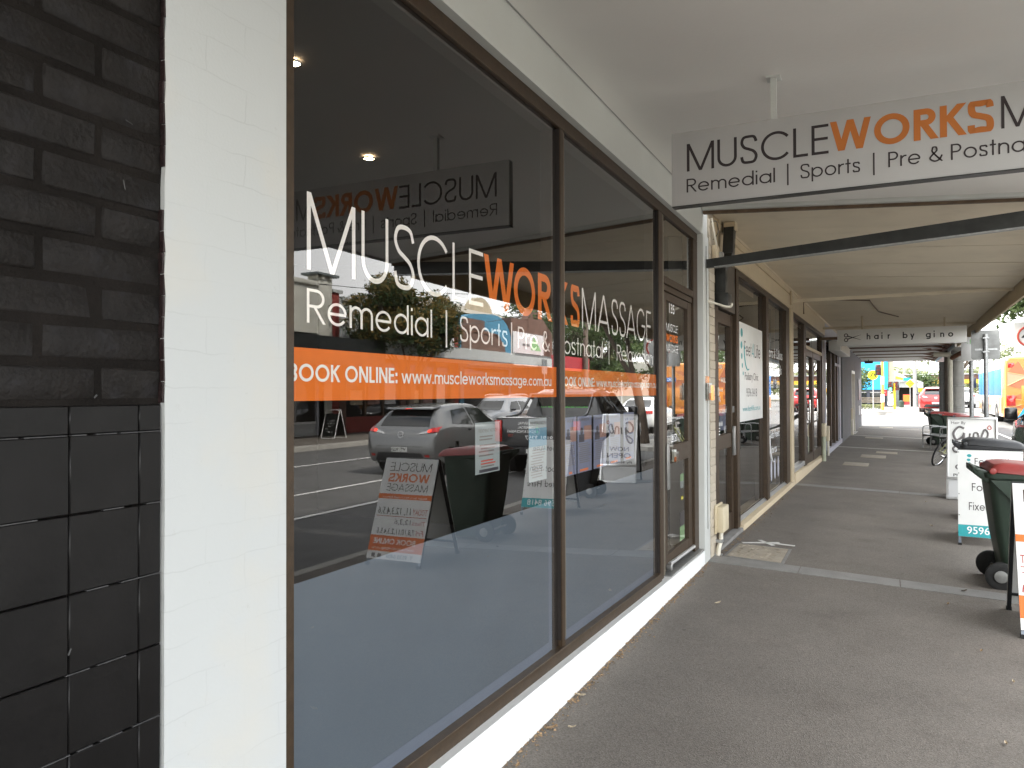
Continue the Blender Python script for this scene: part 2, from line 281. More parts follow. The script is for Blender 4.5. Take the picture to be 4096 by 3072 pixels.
# ------------------------------------------------------------------ geometry helpers
INV = {}
def attach(o, parent):
    o.parent = parent
    if parent is not None and parent.name in INV: o.matrix_parent_inverse = INV[parent.name]
class MB:
    def __init__(s, off=(0, 0, 0)): s.v = []; s.f = []; s.o = Vector(off)
    def add(s, vs, fs):
        b = len(s.v); s.v += [tuple(Vector(p)+s.o) for p in vs]; s.f += [tuple(b+i for i in f) for f in fs]; return s
    def box(s, x0, x1, y0, y1, z0, z1):
        return s.add([(x0, y0, z0), (x1, y0, z0), (x1, y1, z0), (x0, y1, z0), (x0, y0, z1), (x1, y0, z1), (x1, y1, z1), (x0, y1, z1)],
                     [(0, 3, 2, 1), (4, 5, 6, 7), (0, 1, 5, 4), (1, 2, 6, 5), (2, 3, 7, 6), (3, 0, 4, 7)])
    def hexa(s, p):     # 8 points: bottom ring ccw, top ring ccw
        return s.add(p, [(0, 3, 2, 1), (4, 5, 6, 7), (0, 1, 5, 4), (1, 2, 6, 5), (2, 3, 7, 6), (3, 0, 4, 7)])
    def quad(s, a, b, c, d): return s.add([a, b, c, d], [(0, 1, 2, 3)])
    def poly(s, pts): return s.add(pts, [tuple(range(len(pts)))])
    def extrude(s, pts, vec):
        n = len(pts); vec = Vector(vec)
        return s.add(list(pts)+[tuple(Vector(p)+vec) for p in pts], [tuple(range(n))[::-1], tuple(range(n, 2*n))]+[(i, (i+1) % n, n+(i+1) % n, n+i) for i in range(n)])
    def tube(s, pts, r, n=8, r1=None, caps=True):
        pts = [Vector(p) for p in pts]; k = len(pts); vs = []; up = None
        for i, p in enumerate(pts):
            t = (pts[min(i+1, k-1)]-pts[max(i-1, 0)]).normalized()
            if up is None:
                up = Vector((0, 0, 1)) if abs(t.z) < .9 else Vector((1, 0, 0))
            a = t.cross(up).normalized(); b = a.cross(t).normalized(); up = b
            rr = r if r1 is None else r+(r1-r)*i/(k-1)
            vs += [tuple(p+(a*math.cos(2*math.pi*j/n)+b*math.sin(2*math.pi*j/n))*rr) for j in range(n)]
        fs = [(i*n+j, i*n+(j+1) % n, (i+1)*n+(j+1) % n, (i+1)*n+j) for i in range(k-1) for j in range(n)]
        if caps: fs += [tuple(range(n))[::-1], tuple(range((k-1)*n, k*n))]
        return s.add(vs, fs)
    def ring(s, c, ax, R, r, n=24, m=8, a0=0, a1=2*math.pi):
        c = Vector(c); ax = Vector(ax).normalized(); u = ax.orthogonal().normalized(); v = ax.cross(u)
        full = abs(a1-a0-2*math.pi) < 1e-6; k = n if full else n+1; vs = []
        for i in range(k):
            a = a0+(a1-a0)*i/n; d = u*math.cos(a)+v*math.sin(a)
            for j in range(m):
                b = 2*math.pi*j/m; vs.append(tuple(c+d*(R+r*math.cos(b))+ax*r*math.sin(b)))
        fs = [(i*m+j, i*m+(j+1) % m, ((i+1) % k)*m+(j+1) % m, ((i+1) % k)*m+j) for i in range(n) for j in range(m)]
        return s.add(vs, fs)
    def lathe(s, c, ax, prof, n=20):     # prof: (radius, along)
        c = Vector(c); ax = Vector(ax).normalized(); u = ax.orthogonal().normalized(); v = ax.cross(u); vs = []
        for (r, h) in prof:
            vs += [tuple(c+ax*h+(u*math.cos(2*math.pi*j/n)+v*math.sin(2*math.pi*j/n))*r) for j in range(n)]
        k = len(prof)
        fs = [(i*n+j, i*n+(j+1) % n, (i+1)*n+(j+1) % n, (i+1)*n+j) for i in range(k-1) for j in range(n)]
        fs += [tuple(range(n))[::-1], tuple(range((k-1)*n, k*n))]
        return s.add(vs, fs)
    def rings(s, rings, caps=True):
        n = len(rings[0]); vs = [p for r in rings for p in r]; k = len(rings)
        fs = [(i*n+j, i*n+(j+1) % n, (i+1)*n+(j+1) % n, (i+1)*n+j) for i in range(k-1) for j in range(n)]
        if caps: fs += [tuple(range(n))[::-1], tuple(range((k-1)*n, k*n))]
        return s.add(vs, fs)
    def mesh(s, name, mat, smooth=None, bevel=0, segs=2):
        me = bpy.data.meshes.new(name); me.from_pydata(s.v, [], s.f)
        bm = bmesh.new(); bm.from_mesh(me)
        bmesh.ops.recalc_face_normals(bm, faces=bm.faces)
        if bevel:
            es = [e for e in bm.edges if len(e.link_faces) == 2 and e.calc_face_angle(0) > .5]
            bmesh.ops.bevel(bm, geom=es, offset=bevel, segments=segs, affect='EDGES', profile=.5)
        bm.to_mesh(me); bm.free()
        me.materials.append(MATS[mat] if isinstance(mat, str) else mat)
        if smooth or bevel:
            for p in me.polygons: p.use_smooth = True
            me.set_sharp_from_angle(angle=smooth if smooth else rad(40))
        return me
    def build(s, name, mat, parent=None, smooth=None, bevel=0, segs=2, loc=None):
        o = bpy.data.objects.new(name, s.mesh(name, mat, smooth, bevel, segs)); COL.objects.link(o)
        attach(o, parent)
        if loc: o.location = loc
        return o
def tag(o, label=None, cat=None, group=None, kind=None):
    if label: o['label'] = label
    if cat: o['category'] = cat
    if group: o['group'] = group
    if kind: o['kind'] = kind
    return o
def thing(name, label, cat, loc=(0, 0, 0), rotz=0, group=None):
    o = bpy.data.objects.new(name, None); COL.objects.link(o); o.empty_display_size = .2
    o.location = loc; o.rotation_euler = (0, 0, rotz); return tag(o, label, cat, group)
def copy_tree(o, parent=None):
    c = o.copy(); COL.objects.link(c); c.parent = parent
    for ch in list(o.children): copy_tree(ch, c)
    return c
def box(name, mat, parent, *d, bevel=0): return MB().box(*d).build(name, mat, parent, bevel=bevel)

_dg = None
def text_mesh(txt, weight=0., res=3, spacing=1.):
    cu = bpy.data.curves.new('t', 'FONT'); cu.body = txt; cu.size = 1; cu.offset = weight; cu.resolution_u = res; cu.space_character = spacing
    cu.fill_mode = 'FRONT'
    ob = bpy.data.objects.new('t', cu); COL.objects.link(ob)
    dg = bpy.context.evaluated_depsgraph_get(); dg.update()
    me = bpy.data.meshes.new_from_object(ob.evaluated_get(dg))
    vs = [v.co.copy() for v in me.vertices]; fs = [tuple(p.vertices) for p in me.polygons]
    bpy.data.meshes.remove(me); bpy.data.objects.remove(ob); bpy.data.curves.remove(cu)
    return vs, fs
CAP = None
def T(name, txt, mat, parent, org, ax, ay, h, w=None, weight=0., spacing=1., align='l', res=3, lift=0., shear=0.):
    """lettering: cap height h, optional total width w, from the baseline start org; raised a hair off its ground"""
    global CAP
    if CAP is None:
        v, _ = text_mesh('H'); CAP = max(p.y for p in v)
    v, f = text_mesh(txt, weight, res, spacing)
    if not v: return None
    x0 = min(p.x for p in v); x1 = max(p.x for p in v); sy = h/CAP; sx = sy if w is None else w/(x1-x0)
    W = (x1-x0)*sx; o = Vector(org); ax = Vector(ax).normalized(); ay = Vector(ay).normalized(); nn = ax.cross(ay)
    dx = {'l': 0, 'c': -W/2, 'r': -W}[align]
    m = MB(); m.v = [tuple(o+ax*((p.x-x0)*sx+dx+shear*p.y*sy)+ay*(p.y*sy)+nn*lift) for p in v]; m.f = f
    me = bpy.data.meshes.new(name); me.from_pydata(m.v, [], m.f); me.materials.append(MATS[mat])
    ob = bpy.data.objects.new(name, me); COL.objects.link(ob); attach(ob, parent)
    return ob
def cat_rom(P, n):
    """points P (tuples) resampled n per segment"""
    out = []; k = len(P)
    for i in range(k-1):
        p0, p1, p2, p3 = P[max(i-1, 0)], P[i], P[i+1], P[min(i+2, k-1)]
        for j in range(n):
            t = j/n
            out.append(tuple(.5*((2*b)+(-a+c)*t+(2*a-5*b+4*c-d)*t*t+(-a+3*b-3*c+d)*t**3) for a, b, c, d in zip(p0, p1, p2, p3)))
    out.append(tuple(P[-1])); return out
YV = (0, 1, 0); XV = (1, 0, 0); ZV = (0, 0, 1)
AL = rad(1.25)
def S(s, off, z=0):       # the street beyond the first shop bends slightly outwards
    return Vector((s*math.sin(AL)+off*math.cos(AL), 7.2+s*math.cos(AL)-off*math.sin(AL), z))

FR = Matrix.Translation((0, 7.2, 0)) @ Matrix.Rotation(-AL, 4, 'Z')
def wthing(name, label, cat, loc, group=None):      # parts are given in world metres
    o = thing(name, label, cat, loc, 0, group); INV[o.name] = Matrix.Translation(loc).inverted(); return o
def fthing(name, label, cat, s0, off0=0, z0=0, group=None):    # parts are given as (off, s, z) along the bent street line
    o = thing(name, label, cat, S(s0, off0, z0), -AL, group)
    INV[o.name] = (Matrix.Translation(S(s0, off0, z0)) @ Matrix.Rotation(-AL, 4, 'Z')).inverted() @ FR
    return o
# ------------------------------------------------------------------ monoline geometric lettering
def _arc(cx, cy, rx, ry, a0, a1, n=18): return [(cx+rx*math.cos(rad(a0+(a1-a0)*i/n)), cy+ry*math.sin(rad(a0+(a1-a0)*i/n))) for i in range(n+1)]
XH = .70
def glyph(c, w):
    """strokes (polylines, closed?) and advance width of one letter; cap height 1, stroke w"""
    h = w/2; L = []; o = lambda *p, cl=False: L.append((list(p) if len(p) > 1 else p[0], cl))
    def S_(W, H): return cat_rom([(W-h, H*.76), (W*.80, H*.925), (W*.5, H-h), (W*.2, H*.92), (h+.01, H*.745), (W*.24, H*.585), (W*.5, H*.51), (W*.78, H*.42), (W-h, H*.26), (W*.8, H*.08), (W*.5, h), (W*.18, H*.08), (h, H*.26)], 4)
    r = XH/2; C_ = lambda x0=0: _arc(x0+r, r, r-h, r-h, 0, 360, 28)[:-1]
    if c == 'M': W = .95; o((h, 0), (h, 1)); o((W-h, 0), (W-h, 1)); o((h*1.05, 1), (W/2, 0), (W-h*1.05, 1))
    elif c == 'U': W = .66; o([(h, 1)]+_arc(W/2, W/2, W/2-h, W/2-h, 180, 360)+[(W-h, 1)])
    elif c == 'S': W = .56+max(0, w-.08)*1.1; o(S_(W, 1))
    elif c == 'C': W = .92; o(_arc(.5, .5, .5-h, .5-h, 38, 322, 26))
    elif c == 'G': W = 1.0; o(_arc(.5, .5, .5-h, .5-h, 40, 355, 28)); o((.55, .47), (1-h*.6, .47))
    elif c == 'L': W = .46; o((h, 1), (h, 0)); o((h, h), (W, h))
    elif c == 'E': W = .52; o((h, 1), (h, 0)); o((h, 1-h), (W, 1-h)); o((h, .52), (W*.96, .52)); o((h, h), (W, h))
    elif c == 'F': W = .46; o((h, 1), (h, 0)); o((h, 1-h), (W, 1-h)); o((h, .52), (W*.9, .52))
    elif c == 'A': W = .82; o((h*.7, 0), (W/2, 1), (W-h*.7, 0)); o((W*.17, .28), (W*.83, .28))
    elif c == 'W': W = 1.16; o((h*.8, 1), (W*.27, 0), (W*.5, 1.0), (W*.73, 0), (W-h*.8, 1))
    elif c == 'O': W = 1.0; o(_arc(.5, .5, .5-h, .5-h, 0, 360, 30)[:-1], cl=True)
    elif c in 'RPB':
        W = .60 if c == 'R' else .56; o((h, 0), (h, 1)); o([(h, 1-h)]+_arc(W-.275, .725, .275-h, .275-h, 90, -90, 14)+[(h, .45+h)])
        if c == 'R': o((W*.42, .45+h), (W-h*.3, 0))
        if c == 'B': o([(h, .5)]+_arc(W-.265, .25+h*.4, .265-h, .25-h*.6, 90, -90, 14)+[(h, h)])
    elif c == 'K': W = .62; o((h, 0), (h, 1)); o((W-h*.4, 1), (h*1.6, .48)); o((W*.38, .62), (W-h*.2, 0))
    elif c == 'N': W = .74; o((h, 0), (h, 1)); o((W-h, 0), (W-h, 1)); o((h, 1), (W-h, 0))
    elif c == 'I': W = w; o((h, 0), (h, 1))
    elif c == 'e': W = XH; o(_arc(r, r, r-h, r-h, 4, 325, 24)); o((h, r), (XH-h*.6, r))
    elif c == 'c': W = XH*.92; o(_arc(r, r, r-h, r-h, 40, 320, 22))
    elif c == 'o': W = XH; o(C_(), cl=True)
    elif c == 'a': W = XH; o(C_(), cl=True); o((XH-h, 0), (XH-h, XH))
    elif c == 'd': W = XH; o(C_(), cl=True); o((XH-h, 0), (XH-h, 1.03))
    elif c == 'b': W = XH; o(C_(), cl=True); o((h, 0), (h, 1.03))
    elif c == 'p': W = XH; o(C_(), cl=True); o((h, -.28), (h, XH))
    elif c == 'g': W = XH; o(C_(), cl=True); o([(XH-h, XH), (XH-h, 0)]+_arc(r, -.02, r-h, .24-h, 0, -150, 12))
    elif c in 'nh': W = .56; o((h, 0), (h, XH if c == 'n' else 1.03)); o(_arc(W/2, XH-W/2, W/2-h, W/2-h, 170, 0, 14)+[(W-h, 0)])
    elif c == 'm': W = .94; o((h, 0), (h, XH)); v = (W+w)/4; [o(_arc(x+v-h, XH-v, v-h, v-h, 170, 0, 12)+[(x+2*v-w-h+h, 0)]) for x in (h, h+2*v-w)]
    elif c == 'u': W = .56; o([(h, XH)]+_arc(W/2, W/2, W/2-h, W/2-h, 180, 360, 14)); o((W-h, 0), (W-h, XH))
    elif c == 'r': W = .32; o((h, 0), (h, XH)); o(_arc(.30, XH-.28, .28-h, .28-h, 165, 75, 8))
    elif c == 's': W = .44; o(S_(W, XH))
    elif c == 't': W = .32; o((W/2, 0), (W/2, .96)); o((0, XH-h), (W, XH-h))
    elif c == 'f': W = .32; o([(W*.45, 0), (W*.45, .8)]+_arc(W*.45+.16-h, .85, .16-h, .18-h, 180, 80, 8)); o((0, XH-h), (W, XH-h))
    elif c == 'i': W = w; o((h, 0), (h, XH)); o((h, .86), (h, .86+w*1.2))
    elif c == 'l': W = w; o((h, 0), (h, 1.03))
    elif c == 'k': W = .5; o((h, 0), (h, 1.03)); o((W-h*.4, XH), (h*1.6, .33)); o((W*.38, .42), (W-h*.2, 0))
    elif c == 'w': W = .92; o((h*.8, XH), (W*.27, 0), (W*.5, XH), (W*.73, 0), (W-h*.8, XH))
    elif c == 'y': W = .56; o((h*.8, XH), (W*.52, .0)); o((W-h*.8, XH), (W*.34, -.28))
    elif c == 'x': W = .54; o((h*.7, 0), (W-h*.7, XH)); o((h*.7, XH), (W-h*.7, 0))
    elif c == '&': W = .74; o(cat_rom([(W-h*.5, .42), (W*.78, .14), (W*.42, h), (h+.02, .24), (.2, .47), (W*.58, .72), (W*.52, .95), (W*.32, 1-h), (.2, .84), (W*.3, .62), (W*.98, 0)], 4))
    elif c == '.': W = w*1.3; o((W/2, 0), (W/2, w*1.3))
    elif c == ':': W = w*1.2; o((W/2, 0), (W/2, w*1.3)); o((W/2, XH-w*1.3), (W/2, XH))
    elif c == '4': W = .6; o((W*.76, 0), (W*.76, 1)); o((W*.74, .97), (h, .27)); o((0, .25), (W, .25))
    elif c == '|': W = w; o((h, -.28), (h, 1.1))
    else: W = .34
    return L, W
def ribbon(m, pts, closed, w, fit):
    P = [Vector((a, b, 0)) for a, b in pts]; n = len(P); h = w/2; lo = []; hi = []
    if n <= 5 and not closed:          # straight strokes: cut level at both ends
        for i, (a, b) in enumerate(zip(P, P[1:])):
            a = a+Vector((0, 0, i*.00002)); b = Vector((b.x, b.y, i*.00002))
            d = (Vector((b.x, b.y, 0))-Vector((a.x, a.y, 0))).normalized()
            e = Vector((0, h, 0)) if abs(d.y) < .05 else Vector((h/abs(d.y) if abs(d.y) > .3 else h, 0, 0))
            m.add([fit(a-e), fit(a+e), fit(b+e), fit(b-e)], [(0, 1, 2, 3)])
        return
    for i in range(n):
        if closed: a, b = P[i]-P[i-1], P[(i+1) % n]-P[i]
        else: a = P[i]-P[i-1] if i else P[1]-P[0]; b = P[i+1]-P[i] if i < n-1 else P[i]-P[i-1]
        a.normalize(); b.normalize(); na = Vector((-a.y, a.x, 0)); nb_ = Vector((-b.y, b.x, 0)); mm = na+nb_
        if mm.length < .35: mm = na
        mm.normalize(); k = min(1/max(.2, mm.dot(na)), 2.6)
        lo.append(P[i]-mm*h*k); hi.append(P[i]+mm*h*k)
    vs = [fit(p) for p in lo]+[fit(p) for p in hi]
    m.add(vs, [(i, (i+1) % n, n+(i+1) % n, n+i) for i in range(n if closed else n-1)])
def T2(name, txt, mat, parent, org, ax, ay, h, w=None, stroke=.065, gap=.11, word=.34, align='l', lift=0., step=.00008):
    """one object per run of letters; every stroke lies a hair above the one before so none share a plane"""
    o_ = Vector(org); ax = Vector(ax).normalized(); ay = Vector(ay).normalized(); nn = ax.cross(ay)
    gl = []; x = 0
    for c in txt:
        if c == ' ': x += word; continue
        L, W = glyph(c, stroke); gl.append((L, x)); x += W+gap
    tot = x-gap; sx = h if w is None else w/tot; dx = {'l': 0, 'c': -tot*sx/2, 'r': -tot*sx}[align]
    m = MB(); k = 0
    for L, x0 in gl:
        for pts, cl in L:
            k = (k+1) % 4; up_ = 1.0 if max(p[1] for p in pts) <= 1.021 else 9
            lowc = 0. if min(p[1] for p in pts) > -.03 else -9
            fit = lambda p, k=k, x0=x0, up_=up_, lowc=lowc: tuple(o_+ax*((p.x+x0)*sx+dx)+ay*(max(lowc, min(up_, p.y))*h)+nn*(lift+k*step+p.z))
            ribbon(m, pts, cl, stroke, fit)
    me = bpy.data.meshes.new(name); me.from_pydata(m.v, [], m.f); me.materials.append(MATS[mat])
    ob = bpy.data.objects.new(name, me); COL.objects.link(ob); attach(ob, parent); return ob
# ================================================================== THE SETTING
CF = .03                                   # footpath falls towards the kerb
def PT(t, off, z=0):                       # t metres along our kerb line from y = 7.2
    return Vector((off, 7.2+t, z)) if t < 0 else S(t, off, z)
def lerp_tab(tab, y):
    for (a, za), (b, zb) in zip(tab, tab[1:]):
        if y <= b: return za+(zb-za)*max(0, (y-a)/(b-a))
    return tab[-1][1]
ROADZ = [(-60, -.2), (20, -.2), (30, -.16), (38, -.1), (43, .1), (47, .28), (60, .38), (150, .5)]
def zr(y): return lerp_tab(ROADZ, y)
ts = [-18, -12, -8, -4, -2, 0, 3, 6, 9, 12, 15, 18, 21, 24, 27, 30, 31.2]
def strip(name, mat, cols, zf, tlist=ts):
    m = MB(); n = len(cols)
    vs = [tuple(PT(t, c, zf(t, c))) for t in tlist for c in cols]
    m.add(vs, [(i*n+j, i*n+j+1, (i+1)*n+j+1, (i+1)*n+j) for i in range(len(tlist)-1) for j in range(n-1)])
    o = m.build(name, mat); o['kind'] = 'structure'; return o
footpath = strip('footpath', 'path_asphalt', [-.3, 0, .8, 1.6, 2.4, 3.2], lambda t, c: -CF*c)
m = MB(); prof = [(3.2, -.094), (3.2, -.35), (3.62, -.35), (3.62, -.205), (3.37, -.215), (3.35, -.115), (3.33, -.094)]
rings = [[tuple(PT(t, a, b)) for a, b in prof] for t in ts]; kerb = m.rings(rings).build('kerb', 'kerb_concrete'); kerb['kind'] = 'structure'
# road: from our gutter to the far gutter
ys = [-40, -20, -8, 0, 4, 7.2, 12, 17, 22, 27, 32, 36, 38.4, 40, 43, 45, 47, 52, 60, 75, 100, 150]
m = MB(); vs = []
for y in ys:
    x0 = PT(y-7.2, 3.6).x if y < 38.4 else 3.6+ (y-7.2)*math.sin(AL)
    for k, x in enumerate((x0, 7., 10., 14.2)):
        vs.append((x, y, zr(y)+(0, .07, .07, 0)[k]*(1 if y < 38 else .3)-.004))
m.add(vs, [(i*4+j, i*4+j+1, i*4+j+5, i*4+j+4) for i in range(len(ys)-1) for j in range(3)])
road = m.build('road', 'road_asphalt'); road['kind'] = 'structure'
def rz(x, y): return zr(y)+(.07*min(1, max(0, (x-3.6)/3.4), ) if x < 10 else .07*(14.2-x)/4.2)*(1 if y < 38 else .3)
def lane_line(x, y0, y1, wd=.1, slope=0):
    m = MB(); n = max(2, int((y1-y0)/3)); vs = []
    for i in range(n+1):
        y = y0+(y1-y0)*i/n; xx = x+slope*(y-7)
        vs += [(xx-wd/2, y, rz(xx, y)+.004), (xx+wd/2, y, rz(xx, y)+.004)]
    m.add(vs, [(2*i, 2*i+1, 2*i+3, 2*i+2) for i in range(n)]); return m.build('lane_line', 'line_paint', road)
lane_line(5.62, -30, 36, .11, .0); lane_line(7.15, -30, 36, .11, .0); lane_line(10.6, -30, 36, .12)
for k in range(9): lane_line(9.05, -28+k*9, -25+k*9, .1)
# side street and the far side of the crossing
m = MB(); m.quad((-80, 38.35, -.13), (3.9, 38.35, -.118), (4.1, 47, .262), (-80, 47, .25)); m.build('side_street', 'road_asphalt')['kind'] = 'structure'
m = MB(); m.quad((-80, 47.01, .35), (4.05, 47.01, .35), (4.6, 150, .5), (-80, 150, .5)); m.quad((-80, 47.0, .2), (4.05, 47.0, .2), (4.05, 47.01, .35), (-80, 47.01, .35)); m.build('far_pavement', 'concrete')['kind'] = 'structure'
# opposite side: kerb and footpath
m = MB(); m.box(14.2, 14.62, -60, 150, -.5, -.06); m.build('far_kerb', 'kerb_concrete', bevel=.02)['kind'] = 'structure'
m = MB(); m.quad((14.62, -60, -.065), (18.5, -60, -.03), (18.5, 150, -.03), (14.62, 150, -.065)); m.build('far_footpath', 'path_asphalt')['kind'] = 'structure'
m = MB(); m.quad((-1500, -1500, -.6), (1500, -1500, -.6), (1500, 1500, -.6), (-1500, 1500, -.6)); M('open_ground', (.16, .15, .12), .9, var=.3, scale=.05); m.build('ground', 'open_ground')['kind'] = 'structure'
m = MB(); m.quad((-40, -60, -.4), (3.3, -60, -.4), (3.3, -10.9, -.4), (-40, -10.9, -.4)); m.build('rear_ground', 'concrete')['kind'] = 'structure'

# stone bands across the footpath, one stone each
def paver_band(t, wd, skew, n, mat='bluestone'):
    L = 3.18/n
    for i in range(n):
        a, b = i*L+.004, (i+1)*L-.004
        q = [PT(t+skew*a, a), PT(t+skew*b, b), PT(t+skew*b+wd, b), PT(t+skew*a+wd, a)]
        offs = [a, b, b, a]
        top = [(p.x, p.y, -CF*o+.004) for p, o in zip(q, offs)]; bot = [(p.x, p.y, -CF*o-.03) for p, o in zip(q, offs)]
        MB().hexa(bot+top).build('paver', mat, footpath)
paver_band(-.13, .30, -.05, 4)
for t, wd in ((6.3, .28), (16.2, .3), (22.6, .32), (29.2, .35)): paver_band(t, wd, -.03, 4, 'kerb_concrete' if t > 10 else 'bluestone')
paver_band(-7.0, .30, -.05, 4)
# inspection covers set in the asphalt
pit = wthing('pit_cover', 'pale square pit cover with curved grip marks beside the doorstep', 'pit cover', (.37, 7.66, -.011))
def gz(x): return -CF*x
m = MB(); q = [(.13, 7.42), (.62, 7.36), (.62, 8.02), (.15, 8.05)]
m.hexa([(x, y, gz(x)-.03) for x, y in q]+[(x, y, gz(x)+.007) for x, y in q]); m.build('lid', 'pit_concrete', pit)
fr = MB()
for (a, b) in zip(q, q[1:]+q[:1]):
    d = (Vector((*b, 0))-Vector((*a, 0))).normalized(); nn = Vector((d.y, -d.x, 0))*.03
    pts = [Vector((*a, 0))-d*.03, Vector((*b, 0))+d*.03]
    p = [pts[0]+nn*.15, pts[1]+nn*.15, pts[1]+nn, pts[0]+nn]
    fr.hexa([(v.x, v.y, gz(v.x)-.03) for v in p]+[(v.x, v.y, gz(v.x)+.004) for v in p])
fr.build('rim', 'bluestone', pit)
gm = MB()
for i in range(5):
    for j in range(6):
        cx, cy = .19+i*.088+random.uniform(-.008, .008), 7.47+j*.097; a0 = random.choice((0, 1.57, 3.14, 4.71))
        if cx > .6: continue
        gm.tube([(cx+.032*math.cos(a0+k*.35), cy+.032*math.sin(a0+k*.35), gz(cx)+.009) for k in range(6)], .0045, 5)
gm.build('grip_marks', 'pit_concrete', pit)['kind'] = 'stuff'
for (s, o, w_, l_) in ((10.6, .5, .5, .8), (13.0, .75, .55, .9), (14.6, 1.05, .5, .7), (21.2, .55, .55, .9), (29.9, .8, .55, 1.1), (26.6, 2.75, .5, .7)):
    c = MB(); q = [(o, s), (o+w_, s), (o+w_, s+l_), (o, s+l_)]
    c.hexa([(x, y, gz(x)-.02) for x, y in q]+[(x, y, gz(x)+.006) for x, y in q])
    t_ = fthing('inspection_cover', 'small pale inspection cover in the asphalt '+{10.6: 'before the salon double doors', 13.0: 'below the salon side window', 14.6: 'set out from the salon side window', 21.2: 'along the grey wall before its door', 29.9: 'near the end of the grey wall', 26.6: 'beside the far red-lidded bin'}[s], 'pit cover', s, o, 0, 'inspection covers along the shopfronts')
    c.build('lid', 'pit_concrete', t_, bevel=.003)
mk = MB()
for k, (a, b, c_, d) in enumerate((( .16, 8.13, .50, 8.33), (.30, 8.36, .46, 8.16), (.42, 8.27, .66, 8.25))):
    dv = Vector((c_-a, d-b, 0)); nn = Vector((-dv.y, dv.x, 0)).normalized()*.022
    mk.hexa([(x, y, gz(x)+.0005) for x, y in ((a-nn.x, b-nn.y), (a+nn.x, b+nn.y), (c_+nn.x, d+nn.y), (c_-nn.x, d-nn.y))]+[(x, y, gz(x)+.004) for x, y in ((a-nn.x, b-nn.y), (a+nn.x, b+nn.y), (c_+nn.x, d+nn.y), (c_-nn.x, d-nn.y))])
mk.build('paint_mark', 'line_paint', footpath)

# ================================================================== OUR ROW OF SHOPS
# ---- black painted neighbour
nb = wthing('black_shop', 'black painted shop wall of rough brick above square black tiles', 'building', (0, -5, 0))
MB().box(-.32, -.0046, -5, 1.19, 1.52, 3.5).build('wall', 'black_mortar', nb)
MB().box(-.32, -.006, -5, 1.187, -.2, 1.52).build('tile_backing', 'black_mortar', nb)
MB().box(-6, -.33, -5, 1.18, -.2, 5.6).build('unseen_upper_block', 'opp_brown', nb)  # unseen building body, added to block the sun
rows = 21; bm_cache = {}
for r in range(rows):
    z0 = 1.5305+r*.0833+.005
    if z0 > 3.22: break
    y = 1.186; first = True
    while y > -1.5:
        L = .232 if not first else (.146 if r % 2 == 0 else .232*.05+.262)
        if first and r % 2 == 1: L = .27
        a, b = y-L, y
        if b < .35: break
        jt = [random.uniform(-.0025, .0025) for _ in range(8)]; d = random.uniform(0, .002)
        m = MB(); m.hexa([(-.02, a, z0), (-.001-d+jt[0], a+.002, z0+.003+jt[1]), (-.001-d+jt[2], b-.002, z0+.003+jt[3]), (-.02, b, z0),
                          (-.02, a, z0+.0735), (-.001-d+jt[4], a+.002, z0+.070+jt[5]), (-.001-d+jt[6], b-.002, z0+.070+jt[7]), (-.02, b, z0+.0735)])
        m.build('brick', 'black_brick_paint', nb, bevel=.004, segs=1)
        y = a-.0105; first = False
tz = [1.529, 1.4695]+[1.4695-.157*k for k in range(1, 11)]
for i in range(len(tz)-1):
    for (a, b) in ((1.1275, 1.183), (.9705, 1.1265), (.8135, .9695), (.6565, .8125), (.4995, .6555)):
        z1, z0 = tz[i]-.001, tz[i+1]+.001
        if z1 < -.1: continue
        d = random.uniform(-.0012, .0008)
        MB().box(-.012, .003+d, a, b, z0, z1).build('tile', 'black_tile_glaze', nb, bevel=.0025, segs=1)
for i in range(1, len(tz)-1):   # worn pale edge of each tile course
    m = MB()
    y = .5
    while y < 1.18:
        l = random.uniform(.03, .12)
        if random.random() < .8: m.box(-.008, .0026, y, min(y+l, 1.182), tz[i]-.0012, tz[i]+.0006)
        y += l+random.uniform(.004, .03)
    m.build('worn_joint', 'grout_pale', nb)
sc_ = MB()
for (y, z, dy, dz) in ((1.09, 2.135, .016, -.004), (1.085, 2.005, .004, -.018), (1.02, 1.545, .006, .006), (.967, 1.04, .006, .012)):
    sc_.hexa([(.004, y, z), (.0045, y+.002, z-.003), (.0045, y+dy+.002, z+dz-.003), (.004, y+dy, z+dz), (.005, y, z), (.0055, y+.002, z-.002), (.0055, y+dy+.002, z+dz-.002), (.005, y+dy, z+dz)])
sc_.build('paint_chips', 'grout_pale', nb)['kind'] = 'stuff'
# its awning (above the camera, towards the rear)
MB().hexa([(0, -5, 3.30), (3.3, -5, 3.08), (3.3, 1.17, 3.08), (0, 1.17, 3.30), (0, -5, 3.4), (3.3, -5, 3.18), (3.3, 1.17, 3.18), (0, 1.17, 3.4)]).build('awning', 'soffit_white', nb)

